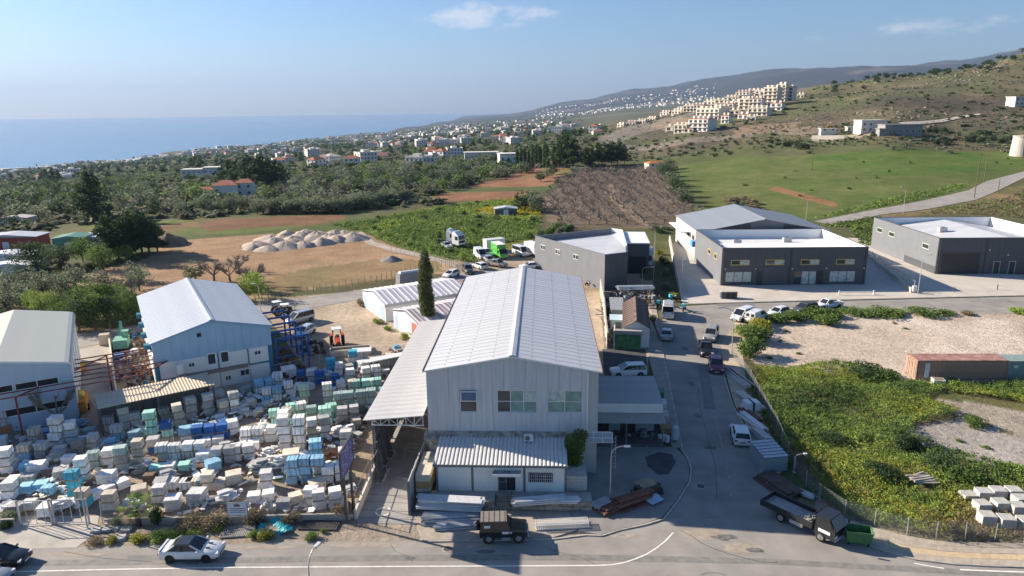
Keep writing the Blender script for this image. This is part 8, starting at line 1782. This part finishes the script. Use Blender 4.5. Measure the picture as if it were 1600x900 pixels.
for k, (m_, n, sd_) in enumerate(((0, 5200, 61), (1, 2000, 62), (2, 1600, 63))):
    Q = hill_pts(n, 940, 2100, 430, 1250, sd_, 60 if k else None); Q[:, 2] -= .2
    merged('hillside_scrub', ('brownish scrub covering the hillside', 'dark bushes strewn over the hillside', 'grey bushes strewn over the hillside')[k], Q, [sp[m_]], np.random.default_rng(sd_).uniform(.6, 2.2 if k else 1.3, len(Q)), 'scrub', 1.2)
Q = hill_pts(160, 1290, 1620, 780, 1010, 64, 40); merged('ridge_trees', 'dark trees along the hill crest', Q, [t_[1] for t_ in tree_proto('olive', 'dark', -1)], np.random.default_rng(4).uniform(3, 6.5, len(Q)), 'trees', 1.3)
# pale rocks on the crest and banks
bm = bmesh.new(); bmesh.ops.create_icosphere(bm, subdivisions=1, radius=1)
for v in bm.verts: v.co *= random.uniform(.7, 1.2)
rk = bpy.data.meshes.new('rock'); bm.to_mesh(rk); bm.free(); rk.materials.append(mat('rock_pale', (.29, .24, .185), .95, var=.25, scale=.3)); g = np.random.default_rng(8)
V0 = np.array([v.co for v in rk.vertices]); F0 = np.array([p.vertices for p in rk.polygons]); Vs = []; Fs = []
Q = np.vstack([hill_pts(420, 1330, 1570, 780, 980, 71, 50), hill_pts(90, 1180, 1500, 500, 640, 72, 40), hill_pts(60, 1000, 1620, 480, 900, 73, 60)])
for i, p in enumerate(Q): s = g.uniform(.4, 1.5); Vs.append(V0*np.array([s*1.5, s, s*.7])+p); Fs.append(F0+i*len(V0))
tag(link('hill_rocks', np_mesh('hill_rocks', np.vstack(Vs), np.vstack(Fs), rk.materials[0])), 'pale boulders scattered on the hill crest', 'rocks', kind='stuff')
# --- trees of the coastal plain, too many and far to count
for k, (kd, f, n, u0, u1, d0, d1, h0, h1, sd_, lab) in enumerate((('olive', 'olive', 900, -150, 950, 420, 1300, 3, 5, 81, 'olive groves across the coastal plain'), ('green', 'dark', 480, -150, 960, 450, 2600, 3, 6, 82, 'dark trees across the coastal plain'), ('pine', 'dark', 260, -150, 930, 700, 3400, 7, 11, 83, 'scattered conifers across the coastal plain'), ('green', 'green', 500, -150, 950, 400, 1500, 3, 5, 84, 'green orchard trees across the coastal plain'))):
    Q = hill_pts(n, u0, u1, d0, d1, sd_); Q = Q[Q[:, 2] > SEA+1]; merged('plain_trees', lab, Q, [t_[1] for t_ in tree_proto(kd, f, -1)], np.random.default_rng(sd_).uniform(h0, h1, len(Q)), 'trees', 1.4)
for k, sd_ in enumerate((86, 87, 88)):
    Q = hill_pts((1500, 450, 800)[k], -150, 960, 250, 1500, sd_); merged('plain_scrub', ('brownish scrub between the groves', 'dark bushes between the groves', 'grey-green bushes between the groves')[k], Q, [sp[k]], np.random.default_rng(sd_).uniform(1.2, 3.0, len(Q)), 'scrub', 1.5)
Q = hill_pts(2600, -150, 900, 1500, 4800, 85, 300); Q = Q[Q[:, 2] > SEA+1]; bl = [shrub_mesh('dark', 18, .5, 903)]; merged('coast_woods', 'dark woods along the coast', Q, bl, np.random.default_rng(9).uniform(4, 7, len(Q)), 'trees', 1.5)
# ------------------------------------------------------------------ houses of the plain, the apartments and the hill houses
hw = mat('house_white', (.66, .63, .58), .8, var=.08, scale=.2, rnd=.3); hc = mat('house_cream', (.66, .595, .49), .8, var=.08, scale=.2, rnd=.25); tile = mat('roof_tile_red', (.36, .14, .085), .85, var=.2, scale=.6); wd = mat('window_dark', (.05, .05, .055), .3)
def house_mesh(w, d, h, roof, m, storeys=2):
    b = MB().use(m); b.box(-w/2, w/2, -d/2, d/2, -3, h)
    if roof == 'hip': b.use(tile).add([(-w/2-.4, -d/2-.4, h), (w/2+.4, -d/2-.4, h), (w/2+.4, d/2+.4, h), (-w/2-.4, d/2+.4, h), (-w/4, 0, h+d*.22), (w/4, 0, h+d*.22)], [(0, 1, 5, 4), (1, 2, 5), (2, 3, 4, 5), (3, 0, 4)])
    else: b.box(-w*.2, w*.15, -d*.2, d*.2, h, h+2.2); b.box(-w/2-.15, w/2+.15, -d/2-.15, -d/2+.1, h-.2, h+.7); b.box(w/2-.1, w/2+.15, -d/2+.1, d/2, h-.2, h+.7); b.box(-w/2-.15, -w/2+.1, -d/2+.1, d/2, h-.2, h+.7)
    b.use(wd); n = max(2, int(w/3.2))
    for s in range(storeys):
        z = h*(s+.28)/storeys
        for i in range(n): x = -w/2+(i+.5)*w/n; b.box(x-.65, x+.65, -d/2-.06, -d/2+.05, z, z+1.5)
        for y in (-d/4, d/4): b.box(-w/2-.06, -w/2+.05, y-.6, y+.6, z, z+1.4); b.box(w/2-.05, w/2+.06, y-.6, y+.6, z, z+1.4)
    return b.mesh('house')
HM = [house_mesh(14, 10, 6.5, 'flat', hw), house_mesh(12, 10, 6, 'hip', hw), house_mesh(18, 11, 6.5, 'flat', hw), house_mesh(16, 12, 9.5, 'flat', hw, 3), house_mesh(11, 9, 4, 'hip', hc, 1), house_mesh(26, 10, 4, 'flat', hw, 1)]
HL = ['white flat roofed house on the coastal plain', 'white house with red tiled roof on the coastal plain', 'wide white flat roofed house on the coastal plain', 'three storey white block on the coastal plain', 'cream bungalow with red tiled roof on the coastal plain', 'long low white building on the coastal plain']
k = 0
for x0, x1, y0, y1, n in ((0, 140, 262, 290, 14), (0, 130, 240, 262, 38), (80, 270, 240, 252, 42), (270, 500, 228, 245, 50), (500, 700, 213, 232, 52), (700, 810, 204, 226, 28), (400, 720, 240, 262, 22), (650, 900, 194, 212, 34), (800, 960, 200, 214, 18)):
    for i in range(n):
        p = L(random.uniform(x0, x1), random.uniform(y0, y1))
        if p is None or p.z < SEA+2: continue
        j = random.choice((0, 0, 1, 1, 2, 3, 3, 4, 5)); q = random.uniform(.8, 1.1)*(1 if p.y < 2500 else 1.25)
        o = link('house', HM[j], None, p, R(random.choice((-20, 10, 35, 60))+random.uniform(-8, 8)), q); tag(o, HL[j], 'house', 'houses of the coastal plain')
# specks of villages further off
def specks(n, u0, u1, d0, d1, sd_, thin, s0, s1, label):
    Q = hill_pts(n, u0, u1, d0, d1, sd_, thin); Q = Q[Q[:, 2] > SEA+2]; b = MB(); g = random.Random(sd_)
    for x, y, z in Q: b.use(g.choice((hw, hw, hc))); w = g.uniform(s0, s1); b.cbox((x, y, z-4), w, w*.7, 4+g.uniform(5, 9), g.random()*3)
    tag(b.build('distant_village'), label, 'houses', kind='stuff')
specks(700, -100, 900, 1900, 5200, 91, 500, 10, 20, 'white houses crowding the distant coast'); specks(520, 840, 1120, 4500, 8000, 92, 900, 12, 24, 'white villages on the far mountain foot')
# red roofed villa and other single houses
def villa(label, p, rz, blocks, m=None, roofm=None, flat=False, name='villa', cat='villa'):
    t = thing(name, label, cat, p, rz); m = m or hw; roofm = roofm or tile
    for x, y, w, d, h in blocks:
        MB().box(x-w/2, x+w/2, y-d/2, y+d/2, -2, h).build('wall', m, t)
        if flat: MB().box(x-w/2-.5, x+w/2+.5, y-d/2-.5, y+d/2+.5, h, h+.35).build('roof', m, t)
        else: MB().add([(x-w/2-.5, y-d/2-.5, h), (x+w/2+.5, y-d/2-.5, h), (x+w/2+.5, y+d/2+.5, h), (x-w/2-.5, y+d/2+.5, h), (x-w/5, y, h+d*.2), (x+w/5, y, h+d*.2)], [(0, 1, 5, 4), (1, 2, 5), (2, 3, 4, 5), (3, 0, 4)]).build('roof', roofm, t)
        n = max(2, int(w/3.5))
        for s in range(max(1, int(h/3))):
            for i in range(n):
                xx = x-w/2+(i+.5)*w/n; o = MB().box(xx-.7, xx+.7, y-d/2-.08, y-d/2-.001, s*3+.9, s*3+2.3).build('window', frame_w, t); MB().box(xx-.58, xx+.58, y-d/2-.1, y-d/2-.081, s*3+1.0, s*3+2.2).build('pane', wd, o)
    return t
villa('cream villa with broad red tiled roofs before the dark pines', L(345, 307), R(12), ((-6, -2, 10, 8, 3.4), (3, 0, 11, 10, 5.6), (11, 2, 8, 8, 6.2)))
villa('large white villa half hidden behind the pine screen', L(322, 278), R(8), ((-8, 0, 14, 11, 6.5), (6, 2, 14, 10, 7.5), (0, -4, 12, 6, 4)), flat=True)
villa('white house with tower and red roof edge behind the ploughed field', L(793, 259), R(10), ((0, 0, 11, 9, 7.5), (8, 1, 6, 7, 5)), flat=True)
villa('long flat white villa above the grove', L(752, 248), R(5), ((0, 0, 26, 9, 5), (12, 3, 9, 8, 4)), flat=True)
villa('small bungalow with bright orange roof at the orchard head', L(1022, 262), R(14), ((0, 0, 9, 6, 2.6), (6, -1, 5, 5, 2.4)), roofm=mat('roof_tile_orange', (.50, .20, .07), .8))
villa('unfinished white two storey villa frame on the hillside', L(1358, 206), R(0), ((0, 0, 15, 10, 6.8),), flat=True)
villa('grey concrete shell of a house beside the white villa frame', L(1405, 209), R(-4), ((0, 0, 21, 10, 5.2), (-10, -4, 8, 5, 3)), m=mat('bare_concrete', (.26, .26, .25), .9), flat=True)
villa('low white site cabin left of the villa frame', L(1328, 206), R(0), ((0, 0, 5, 3, 3), (-14, 0, 10, 3, 2)), flat=True, name='site_cabin', cat='cabin')
villa('white house on the slope at the right edge above the pasture', L(1592, 165), R(5), ((0, 0, 14, 9, 6), (9, 3, 7, 7, 4)), flat=True)
t = thing('site_wall', 'long pale retaining wall before the villa frames', 'wall', (0, 0, 0)); a, c = L(1268, 217), L(1320, 217)
for i in range(6): MB().beam(a.lerp(c, i/6)+Vector((0, 0, .6)), a.lerp(c, (i+.98)/6)+Vector((0, 0, .6)), .5, 3.0).build('wall_segment', concrete, t)
p = L(1594, 243); t = thing('water_tower', 'round pale concrete water tank at the pasture edge', 'water tank', p); MB().bar((0, 0, -2), (0, 0, 5), 4.6, 28, 4.2).build('drum', concrete, t); MB().bar((0, 0, 5.01), (0, 0, 9), 4.2, 28, 4.0).build('upper_drum', concrete, t); MB().bar((0, 0, 9.01), (0, 0, 9.4), 4.3, 28).build('lid', concrete, t)
p = L(1303, 206); t = thing('excavator', 'small orange excavator beside the villa frame', 'excavator', p, R(180)); MB().box(-1.5, 1.5, -1.2, 1.2, .8, 2.6).build('housing', og, t); MB().beam((1.2, 0, 2.2), (4, 0, 4.4), .5, .5).build('boom', og, t); MB().beam((4, 0, 4.4), (6, 0, 1.5), .4, .4).build('dipper', og, t); MB().box(-1.9, 1.9, -1.4, 1.4, 0, .79).build('track', black_pl, t)
# sheds and yards at the far left
for i, (px, py, w, d, h, rz, c, c2, lab) in enumerate(((22, 387, 15, 6, 3.2, 4, (.33, .07, .06), (.42, .45, .50), 'dark red shed with blue-grey roof'), (116, 388, 7, 6, 3, 10, (.06, .20, .15), (.10, .24, .19), 'dark green shed near the conifers'), (140, 384, 9, 5, 2.4, 8, (.5, .5, .5), (.60, .62, .66), 'low white roofed shed beside the green shed'), (15, 412, 12, 5, 2.2, 6, (.5, .5, .5), (.62, .64, .68), 'long white covered shed in the left yard'), (20, 428, 9, 4, 2, 12, (.45, .47, .5), (.66, .68, .70), 'white sheeted boat shaped load in the left yard'), (790, 336, 7, 4, 2.2, 4, (.12, .12, .12), (.40, .45, .48), 'small dark hut with pale roof in the meadow'), (30, 350, 9, 5, 2.4, 0, (.5, .47, .42), (.5, .47, .42), 'small cream hut in the left gardens'))):
    p = L(px, py); t = thing('shed', lab, 'shed', p, R(rz)); MB().box(-w/2, w/2, -d/2, d/2, -.3, h).build('wall', mat('shed_wall_%d' % i, c, .8), t); MB().extr([(-w/2-.3, h), (w/2+.3, h), (w/2+.3, h+.12), (0, h+.7), (-w/2-.3, h+.12)], -d/2-.3, d/2+.3).build('roof', mat('shed_roof_%d' % i, c2, .6), t); MB().box(-.8, .8, -d/2-.05, -d/2-.001, 0, 2.0).build('door', frame_w, t)
# apartment terraces on the hill spur
def apartment(p, w, h, rz, tone, label):
    t = thing('apartment_block', label, 'apartment block', p, rz, 'apartment blocks on the hill spur'); d = w*.6; m = (hw, hc)[tone]; n = max(1, round(h/3.1)); c = max(2, round(w/4.5))
    MB().box(-w/2, w/2, -d/2, d/2, -8, n*3.1).build('wall', m, t)
    MB().box(-w/2-.3, w/2+.3, -d/2-.3, d/2+.3, n*3.1, n*3.1+.5).build('roof', tile if tone == 0 else hc, t)
    for i in range(c): MB().box(-w/2+(i+.3)*w/c, -w/2+(i+.7)*w/c, -d*.2, d*.2, n*3.1+.5, n*3.1+2.4).build('stair_head', m, t)
    for s in range(n):
        for i in range(c):
            x = -w/2+(i+.5)*w/c; MB().box(x-w/c*.27, x+w/c*.27, -d/2-.15, -d/2-.001, s*3.1+.5, s*3.1+2.4).build('window', wd, t)
        MB().box(-w/2+.4, w/2-.4, -d/2-1.2, -d/2-.16, s*3.1-.1, s*3.1+.35).build('balcony', m, t)
AP = ((1097, 204, 36, 18), (1113, 186, 42, 15), (1066, 207, 22, 9), (1078, 206, 16, 8), (1052, 203, 20, 7), (1149, 183, 15, 11), (1164, 184, 18, 8), (1187, 180, 30, 11), (1165, 170, 18, 13), (1182, 170, 20, 16), (1206, 164, 22, 24), (1222, 158, 14, 22), (1234, 157, 14, 20), (1196, 158, 16, 14), (1146, 160, 22, 9), (1163, 157, 22, 13), (1178, 154, 20, 13), (1192, 150, 16, 12), (1210, 149, 16, 12), (1130, 165, 22, 8), (1112, 167, 20, 8), (1094, 173, 18, 7), (1078, 174, 18, 7), (1060, 177, 18, 6), (1042, 179, 18, 6), (1024, 181, 16, 5), (1008, 184, 16, 5), (992, 185, 16, 5), (976, 187, 14, 4), (1126, 176, 20, 9), (1140, 172, 16, 9), (1150, 168, 16, 9), (1105, 158, 14, 6), (1122, 156, 14, 7), (1086, 163, 16, 6), (1068, 167, 16, 5), (1215, 172, 18, 10), (1252, 152, 10, 5), (1175, 188, 14, 7), (1135, 192, 14, 9))
for i, (px, py, w, h) in enumerate(AP):
    p = L(px, py, 300, 1100)
    if p is None or math.hypot(p.x, p.y) > 1050: p = onland(px, 820)
    dd = math.hypot(p.x, p.y); p = p-Vector((0, 0, .5)); lab = ('cream' if i % 3 else 'white')+(' tall apartment block' if h >= 15 else ' apartment terrace' if w >= 18 else ' small apartment house')+' stepping up the hill spur'
    apartment(p, w*dd/1120, max(3.1, h*dd/1120), R(-48+random.uniform(-8, 8)), 1 if i % 3 else 0, lab)
